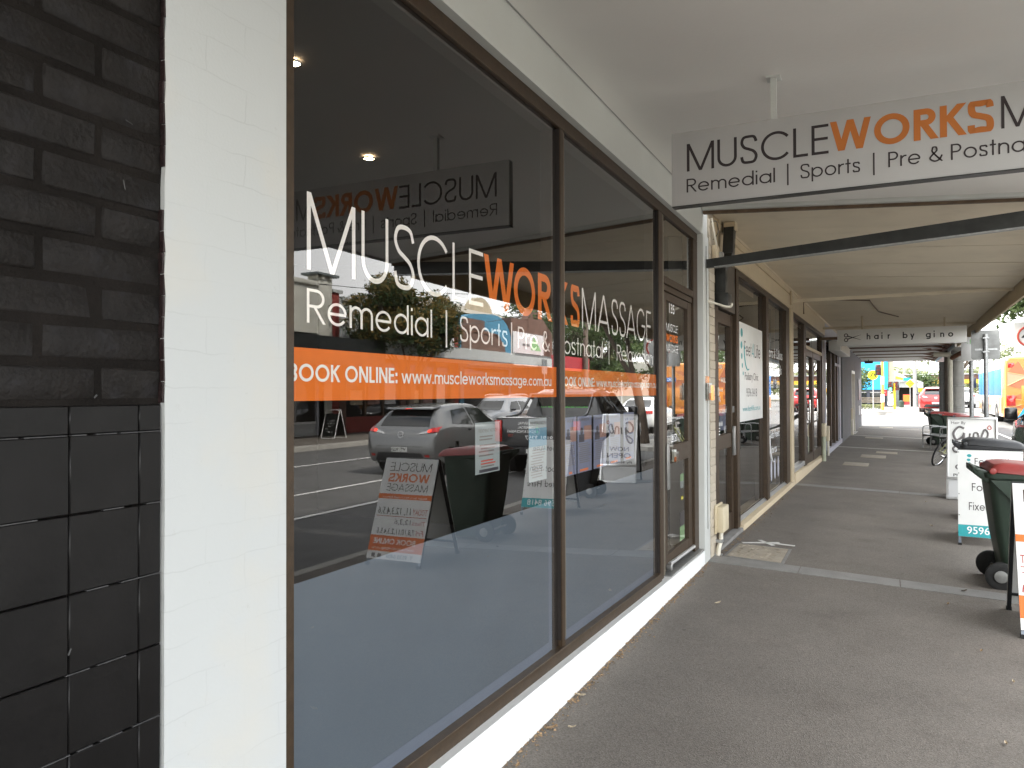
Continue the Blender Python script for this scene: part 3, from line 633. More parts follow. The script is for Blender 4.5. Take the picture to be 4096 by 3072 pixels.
# ---- number 135, the massage shop
G = -.055; FX = -.033
s5 = wthing('massage_shop', 'white painted massage shop with bronze framed windows and orange lettering', 'building', (0, 1.19, 0))
m = MB(); zs = [-.1+i*.048 for i in range(71)]
rag = [1.188+(random.uniform(-.003, .002) if i > 33 else random.uniform(-.0006, .0006)) for i in range(71)]
for i in range(70):
    z0, z1 = zs[i], min(zs[i+1], 3.26)
    m.add([(.008, rag[i], z0), (.008, 1.573, z0), (.008, 1.573, z1), (.008, rag[i+1], z1), (-.03, rag[i]-.002, z0), (-.03, rag[i+1]-.002, z1)], [(0, 1, 2, 3), (4, 0, 3, 5)])
m.quad((.008, 1.573, -.1), (-.3, 1.573, -.1), (-.3, 1.573, 3.26), (.008, 1.573, 3.26))
pil = m.build('pillar', 'white_pillar_paint', s5)
jm = MB()
for i in range(34, 70):     # broken dark joint between the two shops
    if random.random() < .85: jm.box(-.02, .0075, rag[i]-.0042-random.uniform(0, .002), rag[i]-.0005, zs[i], zs[i]+.046)
jm.build('open_joint', 'oxblood', s5)
MB().box(-6, -.31, 1.2, 7.2, 3.3, 5.6).build('upper_wall', 'opp_cream', s5)  # storey hidden above the awning, put in as a sun block
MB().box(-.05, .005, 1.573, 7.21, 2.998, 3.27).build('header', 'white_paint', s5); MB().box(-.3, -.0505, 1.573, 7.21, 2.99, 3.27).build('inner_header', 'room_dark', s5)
m = MB(); m.hexa([(-.25, 1.57, -.1), (.022, 1.57, -.1), (.022, 6.93, -.1), (-.25, 6.93, -.1), (-.25, 1.57, .218), (.022, 1.57, .232), (.022, 6.93, .125), (-.25, 6.93, .12)])
m.build('plinth', 'plinth_white', s5)
m = MB(); m.hexa([(-.02, 6.95, -.1), (.022, 6.95, -.1), (.022, 7.2, -.1), (-.02, 7.2, -.1), (-.02, 6.95, 3.0), (.022, 6.95, 3.0), (.022, 7.2, 3.0), (-.02, 7.2, 3.0)])
MB().box(-.3, .02, 6.945, 7.19, -.1, 2.998).build('end_post', 'white_paint', s5, bevel=.006)
MB().box(.02, .026, 7.06, 7.066, .3, 2.9).build('post_crack', 'grey_metal', s5)
frm = s5
def bar(name, y0, y1, z0, z1, x0=-.0565, x1=FX, mat='bronze_metal', z0b=None, z1b=None, par=None):
    z0b = z0 if z0b is None else z0b; z1b = z1 if z1b is None else z1b
    return MB().hexa([(x0, y0, z0), (x1, y0, z0), (x1, y1, z0b), (x0, y1, z0b), (x0, y0, z1), (x1, y0, z1), (x1, y1, z1b), (x0, y1, z1b)]).build(name, mat, par or s5, bevel=.003, segs=1)
def ptop(y): return .232-(y-1.57)/5.36*.107
for a_, b_ in ((3.575, 3.715), (5.50, 5.77), (6.72, 6.95)): bar('inner_frame', a_, b_, .2, 2.95, -.12, -.0585, 'bronze_dark')
bar('inner_frame', 1.6, 5.6, 2.90, 2.97, -.12, -.0585, 'bronze_dark')
bar('window_jamb', 1.575, 1.652, .1, 2.997)
bar('window_head', 1.655, 6.94, 2.925, 2.996)
bar('window_sill', 1.655, 5.588, ptop(1.655)-.03, ptop(1.655)+.058, -.11, -.02, z0b=ptop(5.59)-.03, z1b=ptop(5.59)+.055)
bar('mullion', 3.636, 3.685, .2, 2.923); bar('glazing_bead', 3.686, 3.705, .28, 2.92, -.09, FX-.004, 'glazing_bead'); bar('mullion_shade', 3.630, 3.635, .28, 2.92, G-.01, FX-.003, 'bronze_dark')  # black strip on the near side stands in for the mullion's dark reflection
bar('mullion', 5.592, 5.70, .1, 2.923); bar('glazing_bead', 5.701, 5.755, .16, 2.92, -.09, FX-.004, 'glazing_bead'); bar('mullion_shade', 5.585, 5.591, .2, 2.92, G-.01, FX-.003, 'bronze_dark')  # same black strip here, painted shade beside the second mullion
bar('door_jamb', 6.775, 6.942, .1, 2.923)
bar('transom', 5.758, 6.772, 2.395, 2.452)
bar('door_head', 5.758, 6.772, 2.345, 2.392, -.10, -.045)
def pane(name, y0, y1, z0, z1, par, x=G, z0b=None, mat='shop_glass'):
    z0b = z0 if z0b is None else z0b
    return MB().quad((x, y0, z0), (x, y1, z0b), (x, y1, z1), (x, y0, z1)).build(name, mat, par)
p1 = pane('window_pane', 1.645, 3.64, ptop(1.65)+.05, 2.93, s5, z0b=ptop(3.64)+.05)
p2 = pane('window_pane', 3.695, 5.596, ptop(3.7)+.05, 2.93, s5, z0b=ptop(5.6)+.05)
p3 = pane('transom_pane', 5.756, 6.774, 2.45, 2.93, s5)
# frosted film behind the lower glass
for (y0, y1, P) in ((1.655, 3.632, p1), (3.704, 5.588, p2)):
    for nm, mt, a, b, c0, d0, x in (('frosted_film', 'frost_film', y0, y1-.1, .05, 1.008, -.008), ('film_edge', 'frost_border', y1-.098, y1, .05, 1.008, -.0085)):
        zz0, zz1 = ptop(a)+c0, ptop(b)+c0
        MB().hexa([(G+x-.003, a, zz0), (G+x, a, zz0), (G+x, b, zz1), (G+x-.003, b, zz1), (G+x-.003, a, d0-.004*(a-1.6)), (G+x, a, d0-.004*(a-1.6)), (G+x, b, d0-.004*(b-1.6)), (G+x-.003, b, d0-.004*(b-1.6))]).build(nm, mt, P)
    zz0, zz1 = ptop(y0), ptop(y1-.1)
    MB().hexa([(G-.0075, y0, zz0+.04), (G-.0065, y0, zz0+.04), (G-.0065, y1-.1, zz1+.04), (G-.0075, y1-.1, zz1+.04), (G-.0075, y0, zz0+.105), (G-.0065, y0, zz0+.105), (G-.0065, y1-.1, zz1+.105), (G-.0075, y1-.1, zz1+.105)]).build('film_edge', 'frost_border', P)
# vinyl on the glass
LX = G-.0012
def mono(txt, y0, y1, zb, h, P, mat='vinyl_white', st_=.065, x=LX, gap=.11): return T2('lettering', txt, mat, P, (x, y0, zb), YV, ZV, h, y1-y0, st_, gap)
def vinyl(txt, y0, y1, zb, h, P, mat='vinyl_white', wt=0., name='lettering', x=LX, sp=1.):
    return T(name, txt, mat, P, (x, y0, zb), YV, ZV, h, (y1-y0) if y1 else None, wt, sp)
TW = -.012
for (t_, a, b) in (('M', 1.729, 1.957), ('U', 1.989, 2.138), ('S', 2.169, 2.299), ('C', 2.317, 2.538), ('L', 2.570, 2.677), ('E', 2.703, 2.825)):
    mono(t_, a, b, 1.914, .228, p1, st_=.072)
for (t_, a, b, P) in (('W', 2.837, 3.122, p1), ('O', 3.125, 3.364, p1), ('R', 3.398, 3.558, p1), ('S', 3.835, 3.973, p2)):
    mono(t_, a, b, 1.914, .228, P, 'vinyl_orange', .165)
# K sits behind the mullion: its right arm shows on the second pane
MB().extrude([(LX-.001, 3.70, 2.02), (LX-.001, 3.70, 1.955), (LX-.001, 3.74, 1.914), (LX-.001, 3.80, 1.914)], (.001, 0, 0)).build('lettering', 'vinyl_orange', p2)
MB().extrude([(LX-.001, 3.70, 2.03), (LX-.001, 3.70, 2.085), (LX-.001, 3.745, 2.141), (LX-.001, 3.795, 2.141)], (.001, 0, 0)).build('lettering', 'vinyl_orange', p2)
for (t_, a, b) in (('M', 4.01, 4.243), ('A', 4.27, 4.50), ('S', 4.535, 4.665), ('S', 4.695, 4.83), ('A', 4.845, 5.06), ('G', 5.085, 5.30), ('E', 5.326, 5.445)):
    mono(t_, a, b, 1.914, .228, p2, st_=.072)
mono('Remedial', 1.729, 2.418, 1.758, .101, p1, st_=.085); mono('Sports', 2.627, 3.056, 1.758, .101, p1, st_=.085); mono('Pre &', 3.167, 3.539, 1.758, .101, p1, st_=.085)
mono('ostnatal', 3.735, 4.366, 1.758, .101, p2, st_=.085); mono('Relaxation', 4.638, 5.488, 1.758, .101, p2, st_=.085)
for y, P in ((2.523, p1), (3.10, p1), (4.484, p2)): MB().box(LX-.001, LX, y-.005, y+.005, 1.727, 1.871).build('lettering', 'vinyl_white', P)
for (a, b, P) in ((1.648, 3.638, p1), (3.697, 5.594, p2)):
    bd = MB().box(G-.0028, G-.0016, a, b, 1.530, 1.684).build('orange_band', 'vinyl_orange', P)
BX = G-.0008
mono('BOOK ONLINE:', 1.652, 2.191, 1.586, .052, p1, st_=.17, x=BX); mono('www.muscleworksmassage.com.au', 2.216, 3.56, 1.586, .05, p1, st_=.125, x=BX, gap=.09)
mono('OOK ONLINE:', 3.735, 4.222, 1.586, .052, p2, st_=.17, x=BX); mono('www.muscleworksmassage.com.au', 4.244, 5.64-.06, 1.586, .05, p2, st_=.125, x=BX, gap=.09)
# door
dr = MB()
dr.box(-.095, -.052, 5.762, 5.885, .165, 2.34); dr.box(-.095, -.052, 6.62, 6.77, .165, 2.34)
door = dr.build('door', 'bronze_metal', s5, bevel=.003, segs=1)
bar('door_rail', 5.886, 6.619, .985, 1.13, -.094, -.05, par=door); bar('door_rail', 5.886, 6.619, .165, .285, -.094, -.053, par=door); bar('door_rail', 5.886, 6.619, 2.275, 2.34, -.094, -.053, par=door)
dp = pane('door_pane', 5.88, 6.63, .28, 2.28, door, x=-.07)
MB().box(-.03, -.018, 5.775, 5.845, .80, 1.155).build('pull_plate', 'grey_metal', door, bevel=.006)
MB().tube([(-.04, 5.90, .21), (-.04, 6.76, .19)], .016, 8).build('weather_bar', 'aluminium', door)
MB().lathe((-.05, 5.84, .20), (1, 0, 0), [(.022, 0), (.026, .01), (.026, .04), (.018, .046)], 14).build('floor_bolt', 'grey_metal', door, smooth=.6)
DX = -.0688
vinyl('135', 6.045, 6.215, 2.195, .075, dp, wt=.01, x=DX)
mono('MUSCLE', 5.945, 6.325, 2.045, .062, dp, st_=.09, x=DX); mono('WORKS', 5.945, 6.325, 1.96, .062, dp, 'vinyl_orange', .18, x=DX); mono('MASSAGE', 5.945, 6.34, 1.878, .062, dp, st_=.09, x=DX)
vinyl('muscleworksmassage.com.au', 5.95, 6.49, 1.335, .022, dp, x=DX)
for y in (6.09, 6.19):
    fr2 = MB()
    for a in ((y, y+.07, 1.150, 1.157), (y, y+.07, 1.203, 1.21), (y, y+.008, 1.157, 1.203), (y+.062, y+.07, 1.157, 1.203)): fr2.box(DX-.0005, DX, *a)
    if y < 6.15: fr2.ring((DX, y+.035, 1.18), XV, .016, .003, 14, 4)
    else: fr2.box(DX-.0005, DX, y+.032, y+.040, 1.157, 1.195); fr2.box(DX-.0005, DX, y+.022, y+.05, 1.178, 1.184)
    fr2.build('social_icon', 'vinyl_white', dp)
for (a, b, c, d, mt) in ((6.40, 6.52, .80, .86, 'opp_green'), (6.40, 6.52, .74, .80, 'paper'), (6.37, 6.54, .42, .54, 'photo_dark'), (6.37, 6.54, .30, .42, 'opp_green'), (6.42, 6.50, .64, .67, 'sign_yellow')):
    MB().box(-.0725, -.0715, a, b, c, d).build('door_sticker', mt, dp)
# step in front of the door
bar('door_sill', 5.755, 6.94, .10, .155, -.12, .012, 'grey_metal', z1b=.14)
# room behind the glass
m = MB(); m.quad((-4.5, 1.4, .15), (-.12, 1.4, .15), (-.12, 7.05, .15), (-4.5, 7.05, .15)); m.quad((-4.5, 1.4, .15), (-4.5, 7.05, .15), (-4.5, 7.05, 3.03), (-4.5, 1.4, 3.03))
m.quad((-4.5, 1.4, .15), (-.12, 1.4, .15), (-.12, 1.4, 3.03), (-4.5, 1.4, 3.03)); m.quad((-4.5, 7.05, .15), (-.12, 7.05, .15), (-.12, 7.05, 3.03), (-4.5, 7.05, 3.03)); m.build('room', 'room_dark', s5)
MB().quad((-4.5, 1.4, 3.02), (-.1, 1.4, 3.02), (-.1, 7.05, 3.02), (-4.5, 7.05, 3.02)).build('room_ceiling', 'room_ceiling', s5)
for (x, y) in ((-.871, 2.579), (-1.39, 3.838)):
    d = MB().lathe((x, y, 3.018), (0, 0, -1), [(.030, 0), (.030, .012), (.024, .014)], 16).build('downlight', 'lamp_glow', s5, smooth=.6)
    MB().ring((x, y, 3.008), ZV, .036, .006, 18, 6).build('downlight_rim', 'chrome', d, smooth=1.)
# posters taped inside the glass
PX = G-.006
def poster(y0, y1, z0, z1, mat, label):
    o = MB().box(PX-.001, PX, y0, y1, z0, z1).build('window_poster', mat); tag(o, label, 'poster'); return o
def lines(P, y0, y1, zs_, mat='ink_grey', h=.006, jag=True):
    m = MB()
    for z in zs_: m.box(PX, PX+.0008, y0+(random.uniform(0, .03) if jag else 0), y1-(random.uniform(0, .05) if jag else 0), z, z+h)
    m.build('text_lines', mat, P)
po = poster(2.761, 2.984, 1.212, 1.428, 'paper', 'pale green treatment notice taped low inside the wide window pane')
T('lettering', 'TREATMENT NOTICE', 'ink_grey', po, (PX+.001, 2.785, 1.385), YV, ZV, .014, .17)
lines(po, 2.79, 2.96, [1.365, 1.352, 1.328, 1.315, 1.302, 1.285]); lines(po, 2.79, 2.96, [1.262, 1.25], 'ink_red'); lines(po, 2.80, 2.95, [1.238])
MB().box(PX, PX+.0008, 2.795, 2.97, 1.217, 1.23).build('footer', 'photo_dark', po)
po = poster(3.295, 3.508, 1.122, 1.427, 'paper', 'blue nutrition poster beside the window mullion')
T('lettering', 'NUTRITION', 'ink_grey', po, (PX+.001, 3.31, 1.395), YV, ZV, .018, .19); MB().box(PX, PX+.0008, 3.295, 3.508, 1.29, 1.38).build('photo', 'opp_blue', po); lines(po, 3.31, 3.49, [1.27-.013*k for k in range(11)])
for i, (y, nm, lb) in enumerate(((3.755, 'ALEX', 'staff profile poster next to the mullion'), (3.945, 'LINDA', 'staff profile poster headed LINDA in the second window'), (4.208, 'ASHLEY', 'staff profile poster headed ASHLEY in the second window'), (4.488, 'JESSE', 'staff profile poster partly behind the standing white board reflection'), (4.79, 'JONAS', 'staff profile poster nearest the door in the second window'))):
    wdt = .17 if i == 0 else .228
    po = poster(y, y+wdt, 1.105, 1.420, 'paper_blue', lb)
    T('lettering', nm, 'ink_grey', po, (PX+.001, y+.03, 1.392), YV, ZV, .016, wdt-.07)
    MB().box(PX, PX+.0008, y+wdt*.45, y+wdt-.004, 1.285, 1.365).build('photo', 'paper_pink', po)
    b_ = MB(); b_.lathe((PX+.0004, y+wdt*.28, 1.335), XV, [(.022, 0), (.022, .0006)], 12); b_.box(PX, PX+.001, y+wdt*.1, y+wdt*.46, 1.275, 1.318); b_.build('portrait', 'photo_dark', po)
    lines(po, y+.012, y+wdt-.012, [1.262-.0115*k for k in range(10)], h=.005); lines(po, y+.03, y+wdt-.03, [1.112], 'board_orange', .012)
# awning of 135
def sof(x): return 3.245-.068*x
m = MB(); m.hexa([(.005, 1.19, sof(0)), (3.3, 1.19, sof(3.3)), (3.3, 6.93, sof(3.3)), (.005, 6.93, sof(0)), (.005, 1.19, 3.4), (3.3, 1.19, 3.2), (3.3, 6.93, 3.2), (.005, 6.93, 3.4)])
aw = m.build('awning', 'soffit_white', s5)
MB().hexa([(.012, 6.935, sof(0)-.035), (3.3, 6.935, sof(3.3)-.03), (3.3, 6.985, sof(3.3)-.03), (.012, 6.985, sof(0)-.035), (.012, 6.935, 3.38), (3.3, 6.935, 3.19), (3.3, 6.985, 3.19), (.012, 6.985, 3.38)]).build('end_trim', 'white_paint', aw)
MB().hexa([(.012, 6.987, sof(0)-.062), (3.3, 6.987, sof(3.3)-.05), (3.3, 7.03, sof(3.3)-.05), (.012, 7.03, sof(0)-.062), (.012, 6.987, 3.3), (3.3, 6.987, 3.1), (3.3, 7.03, 3.1), (.012, 7.03, 3.3)]).build('end_trim', 'brown_timber', aw)
MB().tube([(.012, 1.6, sof(0)-.0015), (.012, 6.93, sof(0)-.0015)], .003, 5).build('soffit_joint_line', 'grey_metal', aw)  # thin grey tube along the joint of soffit and wall
MB().box(3.302, 3.34, 1.19, 6.98, 3.0, 3.24).build('fascia', 'white_paint', aw)
# tension beam under the awning edge
m = MB(); m.hexa([(.03, 7.035, 2.695), (3.3, 7.035, 2.875), (3.3, 7.095, 2.875), (.03, 7.095, 2.695), (.03, 7.035, 2.772), (3.3, 7.035, 3.02), (3.3, 7.095, 3.02), (.03, 7.095, 2.772)])
bm_ = m.build('tension_beam', 'dark_steel', s5)
MB().hexa([(.1, 7.028, 2.692), (3.28, 7.028, 2.868), (3.28, 7.10, 2.868), (.1, 7.10, 2.692), (.1, 7.028, 2.702), (3.28, 7.028, 2.878), (3.28, 7.10, 2.878), (.1, 7.10, 2.702)]).build('lower_flange', 'galvanised', bm_)
# leaflet holders
def leaflet(label, x, y0, y1, z0, z1):
    t_ = wthing('leaflet_holder', label, 'leaflet holder', (x, (y0+y1)/2, z0))
    b_ = MB(); b_.box(x+.002, x+.006, y0, y1, z0, z1); b_.box(x+.05, x+.053, y0, y1, z0, z0+(z1-z0)*.62); b_.box(x+.006, x+.05, y0, y0+.003, z0, z0+(z1-z0)*.62); b_.box(x+.006, x+.05, y1-.003, y1, z0, z0+(z1-z0)*.62); b_.box(x+.006, x+.05, y0+.003, y1-.003, z0, z0+.004)
    b_.build('holder', 'clear_plastic', t_)
    MB().box(x+.016, x+.034, y0+.012, y1-.012, z0+.006, z0+(z1-z0)*.72).build('leaflets', 'board_white', t_)
    MB().box(x+.0345, x+.0365, y0+.012, y1-.012, z0+.006, z0+(z1-z0)*.3).build('leaflet_foot', 'board_orange', t_)
    return t_
leaflet('clear leaflet holder with small white cards on the glass door rail', -.05, 5.95, 6.05, 1.0, 1.135)
leaflet('clear leaflet holder holding an orange card on the white post', .02, 6.99, 7.15, 1.48, 1.70)
MB().box(.043, .052, 7.0, 7.14, 1.49, 1.63).build('orange_card', 'paper_pink', bpy.data.objects['leaflet_holder.001'])

# hanging sign of the massage shop
hs = wthing('hanging_sign', 'white hanging sign box with MUSCLEWORKS lettering and orange word under the white awning', 'sign', (1.6, 4.15, 2.56))
MB().box(.437, 2.84, 4.09, 4.145, 2.562, 2.958).build('panel', 'sign_face', hs, bevel=.004)
MB().box(.439, 2.838, 4.0885, 4.1465, 2.556, 2.5615).build('lower_trim', 'dark_steel', hs)
for x in (.965, 2.35): MB().box(x-.014, x+.014, 4.105, 4.135, 2.958, sof(x)+.01).build('hanger', 'white_paint', hs); MB().box(x-.035, x+.035, 4.08, 4.16, sof(x)-.006, sof(x)+.01).build('ceiling_plate', 'white_paint', hs)
SY = 4.0885
def st(txt, x0, x1, zb, h, mat='ink_dark', wt=0.): return T('lettering', txt, mat, hs, (x0, SY, zb), XV, ZV, h, x1-x0, wt)
def sm(txt, x0, x1, zb, h, mat='ink_dark', k=.095): return T2('lettering', txt, mat, hs, (x0, SY, zb), XV, ZV, h, x1-x0, k)
sm('MUSCLE', .52, 1.227, 2.742, .149); sm('WORKS', 1.237, 1.929, 2.747, .149, 'sign_orange', .19); sm('MASSAGE', 1.957, 2.74, 2.752, .149)
sm('Remedial', .518, .972, 2.629, .073, k=.10); sm('Sports', 1.094, 1.369, 2.631, .073, k=.10); sm('Pre & Postnatal', 1.493, 2.16, 2.636, .074, k=.10); sm('Relaxation', 2.30, 2.74, 2.638, .074, k=.10)
for x in (1.034, 1.43, 2.23): MB().box(x-.0035, x+.0035, SY-.001, SY, 2.606, 2.716).build('lettering', 'ink_dark', hs)
# ---- number 137, the podiatry shop
s7 = fthing('podiatry_shop', 'cream painted podiatry shop numbered 137 with bronze framed glass', 'building', 0)
FB = lambda *d: MB().box(*d)
FB(-6, -.31, .02, 6.4, 3.3, 5.4).build('upper_wall', 'opp_cream', s7)  # out of view above the awning, added to keep the sun off
FB(-.3, .004, .02, .25, -.1, 3.4).build('post_core', 'beige_brick_paint', s7)
for r in range(39):
    z0 = -.06+r*.0833
    j = random.uniform(0, .005)
    FB(.0, .018+j, .022, .245+random.uniform(-.006, .004), z0+.0012, z0+.082).build('brick', 'beige_brick_paint', s7, bevel=.004, segs=1)
FB(-.3, .002, .26, 6.42, 2.935, 3.4).build('header', 'cream_paint', s7)
MB().tube([(.012, .44, 3.262), (.012, 18, 3.262)], .022, 6).build('cornice', 'cream_paint', s7)
FB(.003, .028, .45, 6.40, 3.16, 3.23).build('cornice_board', 'cream_paint', s7)
MB().hexa([(-.25, 1.62, -.12), (.035, 1.62, -.12), (.035, 6.38, -.15), (-.25, 6.38, -.15), (-.25, 1.62, .075), (.035, 1.62, .06), (.035, 6.38, .07), (-.25, 6.38, .09)]).build('plinth', 'cream_paint', s7, bevel=.01)
MB().hexa([(-.25, .44, -.12), (.03, .44, -.12), (.03, 1.615, -.12), (-.25, 1.615, -.12), (-.25, .44, .04), (.03, .44, .03), (.03, 1.615, .035), (-.25, 1.615, .045)]).build('doorstep', 'bluestone', s7, bevel=.008)
def fbar(name, par, y0, y1, z0, z1, x0=-.0615, x1=-.005, mat='bronze_metal'): return FB(x0, x1, y0, y1, z0, z1).build(name, mat, par, bevel=.003, segs=1)
G2 = -.06
for a_, b_ in ((1.40, 1.70), (3.42, 3.9), (5.40, 6.1)): FB(-.14, -.0635, a_, b_, .1, 2.9).build('inner_frame', 'bronze_dark', s7)
fbar('window_head', s7, 1.64, 6.06, 2.86, 2.93)
fbar('door_post', s7, 1.48, 1.64, .04, 2.93); fbar('mullion', s7, 3.62, 3.84, .08, 2.86); fbar('window_jamb', s7, 5.66, 6.06, .08, 2.86); fbar('door_jamb', s7, .252, .52, .04, 2.93)
fbar('panel_above_door', s7, .525, 1.478, 2.42, 2.928, -.12, -.02, 'panel_taupe')
FB(-.3, .02, 6.08, 6.40, -.12, 2.928).build('end_post', 'cream_paint', s7, bevel=.006)
def fpane(name, par, y0, y1, z0, z1, x=G2): return MB().quad((x, y0, z0), (x, y1, z0), (x, y1, z1), (x, y0, z1)).build(name, 'shop_glass', par)
w1 = fpane('window_pane', s7, 1.63, 3.63, .1, 2.87); w2 = fpane('window_pane', s7, 3.83, 5.67, .1, 2.87)
for a, b in ((1.65, 3.61), (3.85, 5.65)):
    for k in range(3): FB(-.05+k*.014, -.043+k*.014, a, b, .085, .12-k*.012).build('sill_track', 'aluminium', s7)
d7 = MB(); d7.box(-.1, -.045, .522, .60, .05, 2.40); d7.box(-.1, -.045, 1.36, 1.476, .05, 2.40); door7 = d7.build('door', 'bronze_metal', s7, bevel=.003, segs=1)
for z0, z1 in ((.05, .24), (.955, 1.11), (2.27, 2.40)): fbar('door_rail', door7, .602, 1.358, z0, z1, -.099, -.047)
dp7 = fpane('door_pane', door7, .59, 1.37, .2, 2.3, -.07)
FB(-.04, -.012, 1.37, 1.45, .86, 1.18).build('pull_plate', 'grey_metal', door7, bevel=.005); FB(-.044, -.03, 1.40, 1.45, 1.33, 1.40).build('lock', 'grey_metal', door7)
def fv(par, txt, y0, y1, zb, h, mat='vinyl_white', wt=0., x=G2+.0012): return T('lettering', txt, mat, par, (x, y0, zb), YV, ZV, h, None if y1 is None else y1-y0, wt)
fv(dp7, '137', .61, .86, 2.05, .09, wt=.01, x=-.0688); fv(dp7, 'PODIATRIST', .62, 1.02, 1.80, .045, x=-.0688); fv(dp7, 'NICOL', .95, 1.17, 1.66, .05, x=-.0688); fv(dp7, 'Foot Services', .62, 1.02, 1.56, .035, x=-.0688)
fv(dp7, 'OPEN', .62, .90, 1.45, .06, x=-.0688); fv(dp7, 'MON-SATURDAY', .62, 1.22, 1.335, .04, x=-.0688); fv(dp7, '9596 8418', .62, 1.0, 1.20, .045, x=-.0688)
for k in range(6): FB(-.0695, -.0688, .62, .88, 1.17-k*.03, 1.182-k*.03).build('lettering', 'vinyl_white', dp7)
FB(.0, .004, .88, 1.2, 1.15, 1.42).build('notice', 'paper_blue', dp7).location = (-.078, 0, 0)
# white panel on the first window
pn = FB(-.045, -.012, 1.66, 3.30, 1.213, 2.36).build('sign_panel', 'board_white', s7, bevel=.002)
PXX = -.011
def foot_logo(par, y0, z0, sc_, ax='y', lift=None):
    for k, (a, b, r) in enumerate(((0, 0, .075), (-.02, -.16, .062), (-.005, -.30, .05), (.03, -.42, .042), (.09, -.52, .032))):
        mb = MB()
        pts = []
        for j in range(14):
            an = 2*math.pi*j/14; u = y0+(a+r*math.cos(an))*sc_; v = z0+(b+r*.78*math.sin(an))*sc_
            pts.append((lift, u, v) if ax == 'y' else (u, lift, v))
        mb.poly(pts); mb.build('logo_dot', 'teal', par)
foot_logo(pn, 1.82, 2.24, .9, 'y', PXX)
[T2('lettering', a_, c_, pn, (PXX, b_, 1.985), YV, ZV, .17, e_-b_, .10) for a_, b_, e_, c_ in (('Feet', 1.98, 2.46, 'ink_dark'), ('4', 2.5, 2.63, 'teal'), ('Life', 2.69, 3.12, 'ink_dark'))]
MB().ring((PXX, 2.2, 2.06), XV, .24, .008, 20, 4, 2.2, 4.2).build('logo_arc', 'teal', pn)
fv(pn, 'Podiatry Clinic', 2.0, 2.95, 1.70, .09, 'ink_dark', 0, PXX); fv(pn, '9596 8418', 2.1, 2.85, 1.50, .10, 'ink_grey', 0, PXX); fv(pn, 'www.feet4life.com.au', 1.85, 3.1, 1.33, .06, 'teal', 0, PXX)
fv(w2, '- Corns & Callous', 3.9, 5.6, 2.06, .15); fv(w2, '- Ingrown Nails', 3.9, 5.5, 1.83, .14); fv(w2, '- Heel Pain', 3.95, 5.2, 1.62, .13); fv(w2, '- Kids Feet', 3.95, 5.2, .88, .11); fv(w2, '- Warts', 3.95, 4.9, .66, .11)
FB(G2-.004, G2-.002, 3.95, 4.5, 1.85, 2.1).build('notice', 'opp_grey', w2)
for a in (4.0, 4.35, 4.7, 5.05): MB().poly([(G2+.0015, a+.09*math.cos(t), .42+.16*math.sin(t)) for t in [k*math.pi/7 for k in range(14)]]).build('window_motif', 'lilac_grey', w2)
MB().ring((G2+.003, 4.6, .95), XV, .42, .012, 16, 4, 2.4, 3.9).build('window_motif', 'vinyl_white', w2)
def froom(par, y0, y1, h=3.0, d=4., x1=-.16):
    m = MB()
    m.quad((-d, y0, .05), (x1, y0, .05), (x1, y1, .05), (-d, y1, .05)); m.quad((-d, y0, .05), (-d, y1, .05), (-d, y1, h), (-d, y0, h)); m.quad((-d, y0, .05), (x1, y0, .05), (x1, y0, h), (-d, y0, h)); m.quad((-d, y1, .05), (x1, y1, .05), (x1, y1, h), (-d, y1, h)); m.quad((-d, y0, h), (x1, y0, h), (x1, y1, h), (-d, y1, h))
    m.build('room', 'room_dark', par)
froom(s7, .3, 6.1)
# flat sheets of its awning
def sof7(x): return 3.262-.068*x
edges = [.0, 1.02, 2.25, 3.45, 4.65, 5.85]
aw7 = MB().hexa([(.0, .0, 3.3), (3.1, .0, 3.1), (3.1, 18.3, 3.1), (.0, 18.3, 3.3), (.0, .0, 3.36), (3.1, .0, 3.16), (3.1, 18.3, 3.16), (.0, 18.3, 3.36)]).build('awning', 'brown_timber', s7)
for a, b in zip(edges, edges[1:]):
    dz = random.uniform(-.006, .004)
    MB().hexa([(.02, a+.011, sof7(0)+dz), (3.08, a+.011, sof7(3.08)+dz), (3.08, b-.011, sof7(3.08)), (.02, b-.011, sof7(0)), (.02, a+.011, sof7(0)+.012+dz), (3.08, a+.011, sof7(3.08)+.012+dz), (3.08, b-.011, sof7(3.08)+.012), (.02, b-.011, sof7(0)+.012)]).build('soffit_sheet', 'cream_soffit', aw7)
m = MB(); y = 5.86; vs = []; n = 0
while y < 18.2:
    for yy, dz in ((y, 0), (y+.10, 0), (y+.104, .05), (y+.156, .05)):
        vs += [(.02, yy, sof7(0)+dz), (3.08, yy, sof7(3.08)+dz)]; n += 1
    y += .16
m.add(vs, [(2*i, 2*i+1, 2*i+3, 2*i+2) for i in range(n-1)]); m.build('grooved_soffit', 'cream_soffit', aw7)
FB(3.10, 3.14, .0, 18.3, 2.84, 3.2).build('fascia', 'cream_paint', aw7); MB().tube([(3.2, .0, 3.02), (3.2, 18.3, 3.0)], .05, 8).build('gutter', 'galvanised', aw7)
for s_ in (6.0, 12.0): FB(.02, 3.1, s_-.02, s_+.02, 3.02, 3.07).build('cross_batten', 'cream_soffit', aw7)
# conduits on the soffit and the wall
MB().tube([(.06, 7.6, 2.98), (.06, 7.6, 3.2), (.5, 7.6, 3.215), (1.15, 7.6, 3.165), (1.18, 8.3, 3.16), (1.25, 9.6, 3.15), (1.6, 10.6, 3.12)], .012, 6).build('conduit', 'brown_timber', aw7)
MB().tube([(.05, 5.9, 3.2), (.05, 5.9, 2.97)], .02, 6).build('pipe_stub', 'cream_paint', aw7)
